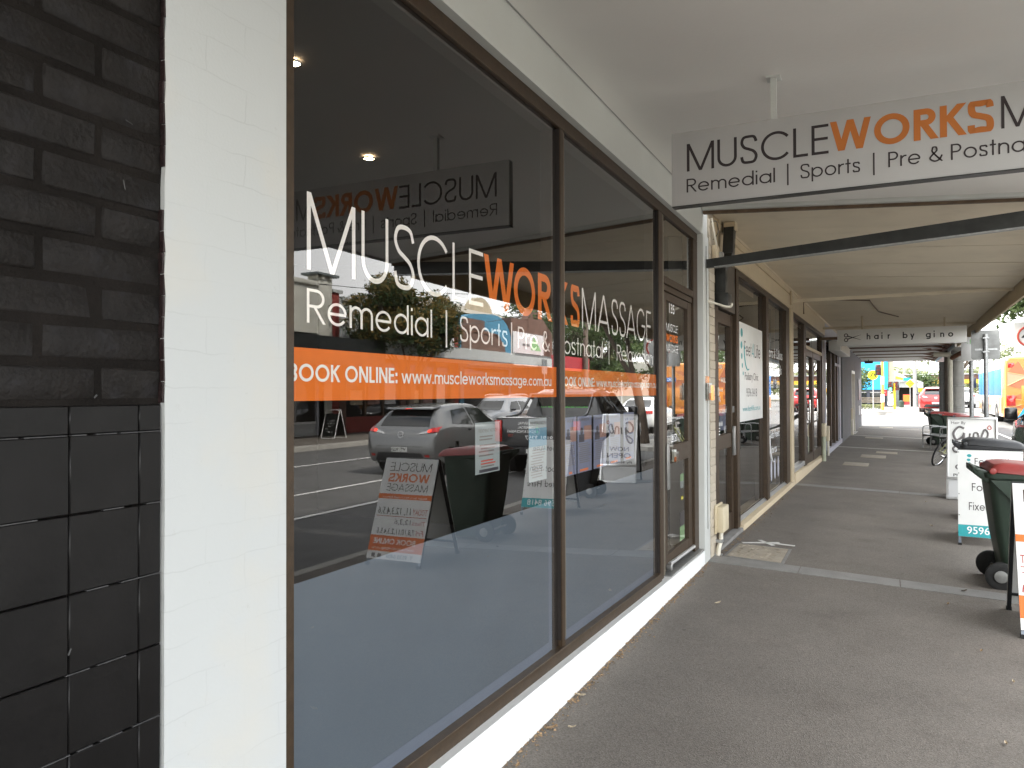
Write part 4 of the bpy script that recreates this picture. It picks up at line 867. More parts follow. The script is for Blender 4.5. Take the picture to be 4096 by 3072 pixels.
# dark square downpipe and the cable boxes at the corner post
dpw = fthing('square_downpipe', 'dark grey square downpipe with an elbow at the corner post', 'downpipe', .52, .06)
MB().hexa([(.05, .47, 2.93), (.15, .47, 2.93), (.15, .58, 2.93), (.05, .58, 2.93), (.05, .55, 3.24), (.15, .55, 3.24), (.15, .66, 3.24), (.05, .66, 3.24)]).build('upper_pipe', 'dark_steel', dpw)
MB().hexa([(.006, .36, 2.76), (.10, .36, 2.76), (.10, .47, 2.76), (.006, .47, 2.76), (.05, .47, 2.928), (.15, .47, 2.928), (.15, .58, 2.928), (.05, .58, 2.928)]).build('elbow', 'dark_steel', dpw)
FB(.006, .10, .36, .47, 2.52, 2.758).build('lower_pipe', 'dark_steel', dpw); FB(.004, .13, .32, .52, 2.40, 2.52).build('outlet_box', 'dark_steel', dpw, bevel=.004)
FB(.05, .16, .54, .68, 3.17, 3.25).build('top_collar', 'cream_paint', dpw)
cb = fthing('cable_bracket', 'cream cable bracket with loose wires on the corner post', 'bracket', .2, .02, 2.8)
FB(.024, .07, .10, .26, 2.80, 2.95).build('plate', 'cream_paint', cb, bevel=.01); FB(.07, .10, .22, .30, 2.82, 2.90).build('clamp', 'galvanised', cb)
MB().tube(cat_rom([(.03, .08, 3.2), (.05, .10, 3.05), (.06, .14, 2.95), (.05, .2, 2.9)], 5), .012, 6).build('cable', 'conduit_white', cb)
MB().tube(cat_rom([(.03, .06, 3.16), (.06, .16, 3.18), (.07, .18, 3.08), (.04, .1, 3.0)], 5), .004, 5).build('cable', 'car_black', cb)
hk = fthing('wall_hook', 'white curved metal hook arm fixed to the white post', 'hook', -.05, .03, 2.35)
MB().tube(cat_rom([(.02, -.06, 2.40), (.10, .02, 2.375), (.16, .08, 2.355), (.20, .11, 2.36), (.205, .115, 2.39)], 5), .011, 8).build('arm', 'conduit_white', hk, smooth=1.)
mb_ = fthing('meter_box', 'cream plastic service box with clipped conduit on the brick post', 'service box', .30, .03, .0)
FB(.024, .105, .17, .43, .215, .46).build('lid', 'plastic_cream', mb_, bevel=.012); FB(.022, .04, .15, .45, .205, .475).build('back_plate', 'plastic_cream', mb_, bevel=.004)
MB().tube(cat_rom([(.06, .27, .215), (.06, .25, .13), (.055, .18, .06), (.055, .16, -.03)], 5), .022, 10).build('conduit', 'conduit_white', mb_, smooth=1.)
for z in (.13, -.0): FB(.022, .084, .15 if z < .1 else .2, .23 if z < .1 else .28, z-.014, z+.014).build('clip', 'galvanised', mb_)
FB(.018, .026, .36, .39, 1.52, 1.60).build('call_button', 'conduit_white', s7)

# ---- the hairdresser
s9 = fthing('hair_salon', 'cream hairdressing shop with brown double doors and long chrome handles', 'building', 6.42)
FB(-6, -.31, 6.42, 18.5, 3.3, 5.4).build('upper_wall', 'opp_cream', s9)  # unseen upper storey, also added to block the sun
FB(-.3, .003, 6.44, 12.75, 2.93, 3.4).build('header', 'cream_paint', s9); FB(-.3, .003, 12.77, 18.45, 2.93, 3.4).build('header', 'lilac_grey', s9)
MB().hexa([(-.25, 6.42, -.15), (.04, 6.42, -.15), (.04, 12.2, -.25), (-.25, 12.2, -.25), (-.25, 6.42, .2), (.04, 6.42, .18), (.04, 12.2, .06), (-.25, 12.2, .08)]).build('plinth', 'cream_paint', s9, bevel=.012)
FB(-.2, .03, 13.0, 18.4, -.25, .12).build('plinth', 'lilac_grey', s9)
w3 = fpane('window_pane', s9, 6.44, 8.2, .2, 2.9); fbar('window_head', s9, 6.44, 12.2, 2.85, 2.93); fbar('window_sill', s9, 6.44, 8.25, .17, .25, mat='aluminium')
fbar('door_post', s9, 8.2, 8.62, .1, 2.85); fbar('door_post', s9, 12.0, 12.7, -.1, 2.93)
for a, b in ((8.66, 10.1), (10.16, 11.98)):
    d_ = MB(); d_.box(-.1, -.03, a, a+.14, .1, 2.4); d_.box(-.1, -.03, b-.14, b, .1, 2.4); d_.box(-.1, -.03, a+.14, b-.14, .1, .3); d_.box(-.1, -.03, a+.14, b-.14, 2.28, 2.4)
    dd = d_.build('door', 'bronze_metal', s9); fpane('door_pane', dd, a+.13, b-.13, .29, 2.29, -.065)
    MB().tube(cat_rom([(-.03, a+.09, .92), (.03, a+.09, .95), (.04, a+.09, 1.0), (.04, a+.09, 1.35), (.03, a+.09, 1.4), (-.03, a+.09, 1.43)], 3), .016, 8).build('pull_handle', 'chrome', dd, smooth=1.)
    fpane('transom_pane', s9, a, b, 2.47, 2.86)
fbar('transom', s9, 8.62, 12.0, 2.402, 2.47, mat='cream_paint')
w4 = fpane('window_pane', s9, 13.1, 17.9, .12, 2.86)
for a in (14.6, 16.0, 17.0): fbar('mullion', s9, a, a+.16, .12, 2.86)
fbar('window_jamb', s9, 12.78, 13.1, .1, 2.93, mat='lilac_grey'); fbar('window_jamb', s9, 17.9, 18.4, .1, 2.93, mat='lilac_grey'); fbar('transom', s9, 16.2, 17.9, 2.3, 2.38, mat='lilac_grey')
froom(s9, 6.45, 12.7); froom(s9, 12.8, 18.4)
mb2 = fthing('meter_box', 'cream plastic service box high beside the salon double doors', 'service box', 11.3, .03, .4)
FB(.045, .12, 11.15, 11.5, .55, .85).build('lid', 'plastic_cream', mb2, bevel=.01); MB().tube([(.075, 11.3, .55), (.075, 11.3, -.1)], .05, 10).build('conduit', 'conduit_green', mb2, smooth=1.)
mb3 = fthing('meter_box', 'cream plastic service box below the salon side window', 'service box', 13.0, .03, .3)
FB(.0, .07, 12.85, 13.1, .35, .72).build('lid', 'plastic_cream', mb3, bevel=.01); MB().tube([(.04, 12.95, .35), (.04, 12.95, -.1)], .03, 10).build('conduit', 'conduit_white', mb3, smooth=1.)
vg = fthing('wall_vent', 'white slatted vent unit hanging beside the hair sign', 'vent', 14.2, .2, 2.55)
FB(.02, .3, 13.6, 17.6, 2.60, 2.85).build('casing', 'sign_white', vg, bevel=.01)
for k in range(6): FB(.302, .315, 13.7, 17.5, 2.62+k*.036, 2.64+k*.036).build('slat', 'conduit_white', vg)

# hanging sign of the hairdresser
hg = fthing('hanging_sign', 'white light box sign reading hair by gino with a scissors symbol', 'sign', 10.8, 1.6, 2.58)
FB(.41, 2.84, 10.8, 11.0, 2.555, 2.90).build('panel', 'sign_white', hg, bevel=.006)
for x in (.9, 2.45): MB().tube([(x, 10.9, 2.9), (x, 10.9, sof7(x))], .018, 8).build('hanger', 'cream_paint', hg)
FB(.05, .41, 10.86, 10.94, 2.70, 2.76).build('wall_arm', 'brown_timber', hg)
x = .99
for ch in 'hair by gino':
    if ch != ' ': T2('lettering', ch, 'ink_black', hg, (x, 10.797, 2.68), XV, ZV, .13, None, .17)
    x += .142 if ch not in 'i' else .12
for sg in (1, -1):
    scz = 2.73
    MB().tube([(.62, 10.797, scz+sg*.032), (.88, 10.797, scz-sg*.055)], .011, 5, r1=.002).build('scissor_blade', 'ink_black', hg)
    MB().ring((.585, 10.797, scz+sg*.05), YV, .034, .009, 16, 5).build('scissor_ring', 'ink_black', hg)

# ---- grey corner building
sg_ = fthing('grey_corner_shop', 'plain grey rendered corner building with one narrow door', 'building', 18.5)
FB(-8, .035, 18.5, 23.6, -.3, 5.2).build('wall', 'grey_render', sg_); FB(-8, .035, 25.9, 31.9, -.3, 5.2).build('wall', 'grey_render', sg_); FB(-8, .034, 23.6, 25.9, 2.35, 5.2).build('wall', 'grey_render', sg_)
FB(-.2, -.12, 23.7, 25.8, -.1, 2.3).build('door', 'lilac_grey', sg_); FB(-.1, .045, 23.6, 23.72, -.1, 2.35).build('door_frame', 'conduit_white', sg_); FB(-.1, .045, 25.78, 25.9, -.1, 2.35).build('door_frame', 'conduit_white', sg_); FB(-.1, .045, 23.72, 25.78, 2.25, 2.36).build('door_frame', 'conduit_white', sg_)
FB(-.2, .15, 23.6, 25.9, -.2, .0).build('doorstep', 'concrete', sg_); FB(.036, .10, 23.0, 23.5, -.2, .55).build('service_box', 'conduit_white', sg_); FB(.036, .09, 23.1, 23.4, .55, .95).build('service_box', 'plastic_cream', sg_)
FB(.036, .06, 28.5, 30.5, 1.2, 2.1).build('notice_board', 'dark_steel', sg_); FB(.036, .05, 28.9, 30.3, .55, .95).build('plaque', 'opp_grey', sg_)
awg = FB(.03, 3.3, 18.5, 31.8, 3.14, 3.2).build('awning', 'opp_white', sg_)
for k in range(15): FB(.06, 2.95, 18.7+k*.9, 18.82+k*.9, 3.04, 3.137).build('joist', 'sign_white' if k % 3 else 'rust', awg)
FB(2.96, 3.06, 18.5, 31.9, 2.98, 3.14).build('edge_beam', 'rust', awg); FB(3.07, 3.36, 18.5, 31.9, 2.86, 3.16).build('fascia', 'grey_metal', awg); FB(.03, 3.3, 31.82, 31.95, 2.95, 3.16).build('fascia', 'sign_white', awg)
for k in range(7): MB().tube([(2.3, 19+k*2, 3.1), (3.0, 19.5+k*2, 2.98)], .03, 6).build('strut', 'rust', awg)
fl = fthing('flood_light', 'small dark flood light under the far end of the awning', 'light', 31.5, .3, 2.9); FB(.2, .55, 31.3, 31.5, 2.86, 2.98).build('head', 'dark_steel', fl); MB().tube([(.37, 31.4, 2.98), (.37, 31.4, 3.14)], .02, 6).build('stem', 'dark_steel', fl)
# ================================================================== THINGS ON THE FOOTPATH
def a_board(label, loc, rotz, wd, H, spread, zb, legmat='leg_steel', face='board_white', pw=None):
    t = thing('a_frame_board', label, 'sandwich board', loc, rotz)
    a = spread/2; up = Vector((0, a, H)).normalized(); nrm = Vector((0, -up.z, up.y)); L = math.hypot(a, H)
    def pt(x, l, d=0): return Vector((x, -a, 0))+Vector((0, a/L*l, H/L*l))+nrm*d
    for sx in (-1, 1):
        x = sx*(wd/2-.014)
        for bk in (0, 1):
            m = MB(); q = []
            for l in (0, L):
                c = pt(x, l); yy = -c.y if bk else c.y
                q += [(x-.013, yy-.013, c.z), (x+.013, yy-.013, c.z), (x+.013, yy+.013, c.z), (x-.013, yy+.013, c.z)]
            m.hexa(q).build('leg', 'board_steel' if bk else legmat, t)
            MB().box(x-.017, x+.017, (a if bk else -a)-.017, (a if bk else -a)+.017, 0, .035).build('rubber_foot', 'rubber', t)
    MB().tube([(-wd/2+.02, a*.86, H*.14), (wd/2-.02, a*.86, H*.14)], .011, 6).build('rear_brace', 'board_steel', t)
    for bk in (0, 1):
        m = MB(); q = []
        for l, d in ((zb, .014), (L-.005, .014)):
            for x, dd in ((-wd/2, 0), (wd/2, 0)):
                pass
        P = [pt(-wd/2, zb, .014), pt(wd/2, zb, .014), pt(wd/2, L-.004, .014), pt(-wd/2, L-.004, .014)]
        Q = [pt(-wd/2, zb, .022), pt(wd/2, zb, .022), pt(wd/2, L-.004, .022), pt(-wd/2, L-.004, .022)]
        pts = P+Q
        if bk: pts = [Vector((p.x, -p.y, p.z)) for p in pts]
        pn_ = MB().hexa(pts).build('panel', face, t)
        if not bk: front = pn_
    MB().tube([(-wd/2, 0, H), (wd/2, 0, H)], .012, 8).build('hinge_bar', 'board_steel', t)
    def F_(x, l): return pt(x, zb+l, .0232)
    return t, front, F_, up, L-zb
def btext(front, F_, up, txt, x0, x1, l, h, mat, wt=0., align='l', shear=0.):
    return T('lettering', txt, mat, front, F_(x0, l), XV, up, h, None if x1 is None else x1-x0, wt, 1., align, shear=shear)
def bband(front, F_, x0, x1, l0, l1, mat, name='band'):
    a, b, c, d = F_(x0, l0), F_(x1, l0), F_(x1, l1), F_(x0, l1); n_ = (b-a).cross(d-a).normalized()*.0006
    return MB().quad(*[tuple(p-n_) for p in (a, b, c, d)]).build(name, mat, front)
def mtext(front, F_, up, txt, x0, x1, l, h, mat, k=.08): return T2('lettering', txt, mat, front, F_(x0, l), XV, up, h, x1-x0, k)
# massage shop board
mt_ = lambda *a, **k: mtext(fr_, F_, up, *a, **k)
t, fr_, F_, up, L_ = a_board('white and orange massage shop board with handwritten appointment times', (2.578, 6.32, -.078), -.02, .6, .985, .74, .06)
bt = lambda *a, **k: btext(fr_, F_, up, *a, **k)
q = lambda f: L_*(1-f)
mt_('MUSCLE', -.24, .23, q(.135), .085, 'ink_dark', .08); mt_('WORKS', -.235, .225, q(.245), .085, 'board_orange', .19); mt_('MASSAGE', -.235, .225, q(.335), .07, 'ink_dark', .085)
bband(fr_, F_, -.3, .3, q(.415), q(.365), 'board_orange'); bt('Remedial  Sports  Pre & Postnatal  Relaxation', -.25, .25, q(.405), .018, 'vinyl_white')
bt('TODAY', -.28, -.12, q(.56), .055, 'ink_red', .0); bt("11, 12,3,4,5,6", -.1, .27, q(.565), .065, 'ink_black', .004, shear=.1)
bband(fr_, F_, -.28, .28, q(.588), q(.582), 'ink_red', 'drawn_line')
bt('Thurs', -.28, -.14, q(.66), .04, 'ink_red', .0, shear=.15); bt('12,3,6', -.12, .06, q(.66), .05, 'ink_black', .004, shear=.1)
bt('Fri', -.28, -.2, q(.755), .05, 'ink_red', .0, shear=.15); bt('7,8,10,11,2,3,4,5,6', -.18, .24, q(.755), .05, 'ink_black', .004, shear=.1)
bband(fr_, F_, -.3, .3, q(.925), q(.775), 'board_orange'); mt_('BOOK ONLINE', -.21, .26, q(.855), .052, 'vinyl_white', .17); bt('www.muscleworksmassage.com.au', -.21, .26, q(.905), .025, 'vinyl_white')
bt('T: 9530 6400', -.21, .08, q(.985), .036, 'ink_grey')
for x in (.14, .21): bband(fr_, F_, x, x+.04, q(.985), q(.945), 'ink_grey', 'icon')
# podiatry board
t, fr_, F_, up, L_ = a_board('white podiatry board with teal phone strip standing beside the green bin', (2.52, 9.66, -.078), -.08, .6, .985, .78, .1)
mt_('Feet', -.14, .03, q(.17), .07, 'ink_dark', .11); mt_('4', .04, .085, q(.17), .07, 'teal', .09); mt_('Life', .10, .23, q(.17), .07, 'ink_dark', .11)
for k, (a, b, r) in enumerate(((-.19, .07, .022), (-.196, .12, .018), (-.19, .16, .014), (-.178, .19, .012), (-.165, .215, .009))):
    MB().poly([tuple(F_(a+r*math.cos(j*.45), q(b)+r*.8*math.sin(j*.45))+Vector((0, -.0005, 0))) for j in range(14)]).build('logo_dot', 'teal', fr_)
mt_('Foot', -.17, .02, q(.48), .085, 'ink_dark', .11); mt_('Pain', .07, .24, q(.48), .085, 'ink_dark', .11); mt_('Fixed', -.2, .0, q(.70), .085, 'ink_dark', .11); bt('Here', .05, .25, q(.70), .085, 'ink_dark')
bband(fr_, F_, -.3, .3, q(1.0), q(.868), 'teal'); bt('9596 8418', -.22, .22, q(.965), .075, 'vinyl_white', .008)
rv = MB()
for x in (-.29, .29):
    for f in (.03, .28, .52, .76): rv.lathe(F_(x, q(f)), (0, -1, 0), [(.006, -.001), (.006, .002), (.002, .003)], 8)
rv.build('rivets', 'grey_metal', fr_)
# hairdresser board: snap frame with a loose lower panel
t, fr_, F_, up, L_ = a_board('white aluminium framed board with grey script and NOW OPEN lettering', (2.72, 13.46, -.085), -.12, .66, 1.24, .66, .02, 'aluminium', 'opp_white')
fm = MB()
def fbx(x0, x1, l0, l1):
    a, b, c, d = F_(x0, l0), F_(x1, l0), F_(x1, l1), F_(x0, l1); n_ = Vector((0, -1, .1)).normalized()*.022
    fm.hexa([tuple(p) for p in (a, b, c, d)]+[tuple(p+n_) for p in (a, b, c, d)])
fbx(-.33, .33, L_-.03, L_); fbx(-.33, .33, L_*.24, L_*.24+.03); fbx(-.33, -.30, L_*.24+.03, L_-.03); fbx(.30, .33, L_*.24+.03, L_-.03); fm.build('snap_frame', 'aluminium', fr_, bevel=.006)
fm = MB(); fbx(-.33, .33, 0, .03); fbx(-.33, -.30, .03, L_*.235); fbx(.30, .33, .03, L_*.235); fm.build('lower_frame', 'aluminium', fr_)
bband(fr_, F_, -.298, .298, L_*.24+.032, L_-.032, 'board_white', 'poster_sheet')
F0 = F_; F_ = lambda x, l: F0(x, l)+Vector((0, -.0015, 0))
bt('Hair By', -.27, -.08, q(.085), .04, 'ink_grey')
def stroke(pts, w0=.012, mat='ink_grey'):
    P = [F_(x, q(f)) for x, f in cat_rom(pts, 5)]
    MB().tube([tuple(p) for p in P], w0, 6).build('script_stroke', mat, fr_)
stroke([(-.1, .14), (-.17, .12), (-.24, .2), (-.2, .28), (-.12, .24), (-.1, .2), (-.13, .36), (-.2, .43), (-.24, .38), (-.14, .32)], .016)
stroke([(-.02, .2), (-.04, .3)], .012); stroke([(.02, .3), (.03, .2), (.08, .2), (.09, .3)], .012); stroke([(.14, .2), (.12, .27), (.17, .28), (.21, .2), (.17, .15), (.14, .2)], .014); stroke([(.2, .13), (.225, .1), (.25, .13), (.225, .15), (.2, .13)], .006, 'ink_red')
bt('NOW', -.18, .18, q(.545), .075, 'ink_grey', .02); bt('OPEN', -.22, .22, q(.645), .085, 'ink_grey', .02); bt('Ph: 9596 0326', -.24, .24, q(.725), .04, 'ink_black', .01)

def rrect(cx, cy, hx, hy, r, z, n=4):
    pts = []
    for (sx, sy, a0) in ((1, 1, 0), (-1, 1, 90), (-1, -1, 180), (1, -1, 270)):
        for k in range(n+1):
            a = rad(a0+90*k/n); pts.append((cx+sx*(hx-r)+r*math.cos(a), cy+sy*(hy-r)+r*math.sin(a), z))
    return pts
def wheelie_bin(label, loc, rotz, body='bin_green', lid='lid_red', openlid=0.):
    t = thing('wheelie_bin', label, 'bin', loc, rotz)
    m = MB(); m.rings([rrect(0, .02, .20, .21, .05, .03), rrect(0, .02, .205, .215, .05, .06), rrect(0, .01, .235, .27, .06, .45), rrect(0, 0, .265, .31, .06, .90), rrect(0, 0, .268, .315, .06, .915), rrect(0, 0, .285, .335, .06, .916), rrect(0, 0, .288, .338, .06, .955), rrect(0, 0, .27, .32, .05, .957)])
    bd = m.build('body', body, t, smooth=.7)
    for sx in (-1, 1):     # moulded rib and side flange
        MB().hexa([(sx*.262, -.12, .70), (sx*.285, -.12, .70), (sx*.285, -.09, .70), (sx*.262, -.09, .70), (sx*.262, -.30, .90), (sx*.29, -.30, .90), (sx*.29, .0, .90), (sx*.262, .0, .90)]).build('side_rib', body, t)
        w_ = MB().lathe((sx*.235, -.235, .115), (sx, 0, 0), [(.02, 0), (.10, .004), (.113, .014), (.115, .03), (.113, .046), (.09, .054), (.05, .05), (.05, .062), (.02, .064)], 24).build('wheel', 'rubber', t, smooth=.7)
        MB().lathe((sx*(.235+.056), -.235, .115), (sx, 0, 0), [(.045, 0), (.05, .006), (.03, .010)], 16).build('hub', 'grey_metal', w_, smooth=.7)
    MB().tube([(-.25, -.235, .115), (.25, -.235, .115)], .012, 8).build('axle', 'grey_metal', t)
    # handle
    MB().tube(cat_rom([(-.20, -.30, .93), (-.20, -.36, .965), (-.19, -.40, .985), (.19, -.40, .985), (.20, -.36, .965), (.20, -.30, .93)], 4), .016, 8).build('handle', body, t, smooth=1.)
    for sx in (-1, 1): MB().hexa([(sx*.185, -.42, .955), (sx*.225, -.42, .955), (sx*.225, -.31, .86), (sx*.185, -.31, .86), (sx*.185, -.42, 1.005), (sx*.225, -.42, 1.005), (sx*.225, -.28, .955), (sx*.185, -.28, .955)]).build('handle_arm', body, t, bevel=.008)
    # lid
    m = MB(); rg = []
    for (hx, y0, y1, r, dz) in ((.292, -.30, .365, .06, 0), (.298, -.305, .37, .06, .004), (.296, -.30, .366, .06, .028), (.27, -.27, .33, .06, .045), (.24, -.2, .28, .06, .06), (.15, -.1, .18, .05, .066)):
        ring_ = rrect(0, (y0+y1)/2, hx, (y1-y0)/2, r, 0); rg.append([(x, y, .962+dz-.045*max(0, (y+.3)/.66)**1.5+.02*(.0 if dz < .03 else 1)) for x, y, _ in ring_])
    m.rings(rg); ld = m.build('lid', lid, t, smooth=.6)
    MB().hexa([(-.2, .35, .915), (.2, .35, .915), (.2, .40, .905), (-.2, .40, .905), (-.2, .35, .935), (.2, .35, .935), (.2, .40, .922), (-.2, .40, .922)]).build('lid_lip', lid, ld, bevel=.004)
    for sx in (-1, 1): MB().lathe((sx*.30, -.285, .975), (sx, 0, 0), [(.026, -.02), (.026, -.004), (.02, .002), (.008, .004)], 14).build('hinge', lid, ld, smooth=.6)
    if openlid: ld.location = (0, 0, 0)
    T('lettering', 'LC 22070', 'vinyl_white', bd, (.13, .318, .80), (-1, 0, 0), (0, .05, 1), .016)
    return t
R90 = -math.pi/2
wheelie_bin('green wheelie bin with a faded red lid between the two nearest boards', (2.56, 7.62, -.078), R90+.02)
wheelie_bin('charcoal wheelie bin with charcoal lid behind the podiatry board', (2.72, 11.35, -.08), R90-.05, 'bin_charcoal', 'bin_charcoal')
wheelie_bin('green red-lidded wheelie bin standing at the end of the row by the bench', (3.14, 26.7, -.085), R90+.1)
wheelie_bin('green red-lidded wheelie bin beside the downpipe column', (3.42, 25.2, -.09), R90-.1)
wheelie_bin('green red-lidded wheelie bin right behind the bicycle', (3.50, 22.9, -.09), R90)

# bicycle leaning at the kerb
bk = thing('bicycle', 'old bicycle with a yellow green frame leaning by the kerb', 'bicycle', (2.80, 19.55, -.085), 0)
ln = Matrix.Rotation(rad(22), 4, 'Y'); hd = Matrix.Rotation(rad(-28), 4, 'Z')     # leans towards the street
BT = hd @ ln
M('bike_frame', (.42, .42, .16), .4, var=.15, coat=.4); M('saddle_black', (.02, .02, .02), .6)
def bp(*pts): return [tuple(BT @ Vector(p)) for p in pts]
for y, nm in ((.50, 'wheel'), (-.52, 'wheel')):
    m = MB(); m.ring(BT @ Vector((0, y, .335)), BT.to_3x3() @ Vector((1, 0, 0)), .32, .019, 32, 8); wh = m.build('wheel', 'rubber', bk, smooth=1.)
    m = MB(); m.ring(BT @ Vector((0, y, .335)), BT.to_3x3() @ Vector((1, 0, 0)), .298, .009, 32, 6); m.build('rim', 'chrome', wh, smooth=1.)
    m = MB()
    for k in range(18):
        a = 2*math.pi*k/18; m.tube(bp((random.choice((-.02, .02)), y, .335), (0, y+.295*math.cos(a), .335+.295*math.sin(a))), .0016, 4)
    m.build('spokes', 'galvanised', wh); MB().tube(bp((-.05, y, .335), (.05, y, .335)), .018, 8).build('hub', 'chrome', wh)
for nm, a, b, r in (('top_tube', (0, .35, .78), (0, -.16, .70), .016), ('down_tube', (0, .37, .68), (0, -.06, .29), .018), ('seat_tube', (0, -.06, .29), (0, -.2, .84), .016), ('chain_stay', (.03, -.06, .29), (.045, -.52, .335), .009), ('chain_stay', (-.03, -.06, .29), (-.045, -.52, .335), .009), ('seat_stay', (.03, -.16, .7), (.045, -.52, .335), .008), ('seat_stay', (-.03, -.16, .7), (-.045, -.52, .335), .008), ('fork', (.04, .385, .62), (.045, .50, .335), .011), ('fork', (-.04, .385, .62), (-.045, .50, .335), .011), ('head_tube', (0, .385, .62), (0, .33, .86), .019)):
    MB().tube(bp(a, b), r, 8).build(nm, 'bike_frame', bk)
MB().tube(cat_rom(bp((-.29, .20, .92), (-.24, .30, .95), (0, .34, .94), (.24, .30, .95), (.29, .20, .92)), 4), .012, 8).build('handlebar', 'chrome', bk, smooth=1.)
MB().rings([rrect(0, 0, .02, .02, .01, 0)], False)
m = MB(); m.rings([[tuple(BT @ Vector((x*w_, y, .86+dz))) for x, dz in ((-1, 0), (-.6, .04), (0, .05), (.6, .04), (1, 0), (0, -.02))] for y, w_ in ((-.34, .05), (-.30, .075), (-.2, .06), (-.1, .025), (-.06, .012))]); m.build('saddle', 'saddle_black', bk, smooth=1.)
MB().tube(bp((-.06, -.06, .29), (.06, -.06, .29)), .03, 10).build('crank', 'dark_steel', bk); MB().tube(bp((-.07, -.06, .29), (-.07, .02, .14)), .01, 6).build('pedal_arm', 'dark_steel', bk); MB().hexa(bp((-.17, -.02, .12), (-.08, -.02, .12), (-.08, .06, .12), (-.17, .06, .12), (-.17, -.02, .145), (-.08, -.02, .145), (-.08, .06, .145), (-.17, .06, .145))).build('pedal', 'car_black', bk)
m = MB()
for k in range(5):
    zz = .70+k*.05; h_ = .10+.008*k
    m.tube(bp((-h_, .42, zz), (h_, .42, zz), (h_, .66, zz), (-h_, .66, zz), (-h_, .42, zz)), .004, 4)
for x in (-.11, -.04, .04, .11):
    for y in (.42, .66): m.tube(bp((x, y, .70), (x*1.1, y, .92)), .004, 4)
m.build('basket', 'timber_grey', bk)
# slatted seat
sb = thing('slatted_bench', 'low metal bench with pale slats and looped armrests behind the bicycle', 'bench', (3.02, 24.4, -.09), .25)
for k in range(6): MB().box(-.28+k*.09, -.21+k*.09, -.75, .75, .41, .435).build('slat', 'aluminium', sb, bevel=.004)
for y in (-.7, .05, .7):
    MB().tube(cat_rom([(-.26, y, 0), (-.26, y, .40), (-.25, y, .62), (-.15, y, .66), (.12, y, .66), (.24, y, .58), (.26, y, .40), (.26, y, 0)], 4), .016, 8).build('armrest', 'galvanised', sb, smooth=1.)
MB().box(-.27, .27, -.72, -.68, .36, .41).build('rail', 'dark_steel', sb); MB().box(-.27, .27, .68, .72, .36, .41).build('rail', 'dark_steel', sb)

# poles and signs at the kerb
def pole(name, label, cat, x, y, r, h, mat, r1=None, z0=-.15):
    t = thing(name, label, cat, (x, y, z0))
    MB().tube([(0, 0, 0), (0, 0, h*.5), (0, 0, h)], r, 16, r1 or r).build('shaft', mat, t, smooth=1.); return t
t = pole('steel_post', 'grey round steel post holding up the awning edge', 'post', 3.42, 29.8, .105, 2.72, 'galvanised'); MB().ring((0, 0, 1.7), ZV, .107, .008, 16, 6).build('band', 'grey_metal', t)
t = pole('timber_post', 'dark brown timber post between grey post and downpipe', 'post', 3.56, 29.6, .10, 3.1, 'pole_timber')
t = thing('round_downpipe', 'cream round downpipe with a rusty elbow below the awning gutter', 'downpipe', (3.49, 27.6, -.12))
MB().tube([(0, 0, 0), (0, 0, 2.72)], .072, 14).build('pipe', 'downpipe_cream', t, smooth=1.); MB().tube(cat_rom([(0, 0, 2.72), (0, 0, 2.8), (-.1, 0, 2.84), (-.45, 0, 2.86)], 4), .075, 12).build('elbow', 'downpipe_cream', t, smooth=1.); MB().tube([(.02, 0, 2.72), (.32, -.4, 2.9)], .07, 10).build('gutter_arm', 'rust', t)
for z in (.75, 1.3, 2.2): MB().ring((0, 0, z), ZV, .074, .01, 16, 6).build('joint_band', 'downpipe_cream', t)
t = pole('concrete_pole', 'thick pale concrete power pole behind the downpipe', 'pole', 3.74, 28.2, .20, 9.0, 'pole_concrete', .14)
for z in (1.2, 1.9, 2.7): MB().ring((0, 0, z), ZV, .2, .01, 18, 6).build('strap', 'galvanised', t)
t = pole('parking_sign', 'white quarter hour parking sign on a thin grey pole', 'sign', 3.36, 20.2, .045, 2.45, 'galvanised')
pn_ = MB().box(-.20, .20, -.055, -.05, 2.40, 2.95).build('panel', 'sign_white', t, bevel=.001)
T('lettering', '1', 'opp_green', pn_, (-.13, -.056, 2.85), XV, ZV, .04); T('lettering', '/', 'opp_green', pn_, (-.105, -.056, 2.81), XV, ZV, .07); T('lettering', '4', 'opp_green', pn_, (-.085, -.056, 2.79), XV, ZV, .04); T('lettering', 'P', 'opp_green', pn_, (-.03, -.056, 2.79), XV, ZV, .10, None, .02)
MB().ring((.12, -.056, 2.83), YV, .055, .008, 18, 5).build('symbol_ring', 'ink_red', pn_); T('lettering', 'S', 'ink_red', pn_, (.095, -.057, 2.80), XV, ZV, .065, None, .02)
t = pole('street_sign', 'grey back of a large square street sign on a steel pole', 'sign', 3.55, 19.3, .045, 2.95, 'galvanised')
MB().rings([rrect(.02, 0, .255, 0.0001, .0001, 0)], False)
m = MB(); rg = rrect(.0, 0, .27, .32, .05, 0, 5); m.rings([[(x-.0, .055, y+2.72) for x, y, _ in rg], [(x-.0, .06, y+2.72) for x, y, _ in rg]]); m.build('panel', 'sign_back', t)
MB().box(-.2, .22, .046, .054, 2.6, 2.64).build('rear_rail', 'galvanised', t)
for zz in (2.55, 2.85): MB().box(-.06, .06, -.05, .054, zz, zz+.03).build('bracket', 'galvanised', t)
t = pole('speed_sign', 'white speed sign with a red ring and the number 40', 'sign', 5.19, 25., .037, 3.4, 'galvanised')
pn_ = MB().box(-.36, .36, -.05, -.045, 2.8, 3.62).build('panel', 'sign_white', t); MB().ring((0, -.052, 3.22), YV, .265, .028, 28, 6).build('red_ring', 'ink_red', pn_); T('lettering', '40', 'ink_black', pn_, (-.18, -.053, 3.11), XV, ZV, .22, .36, .02)

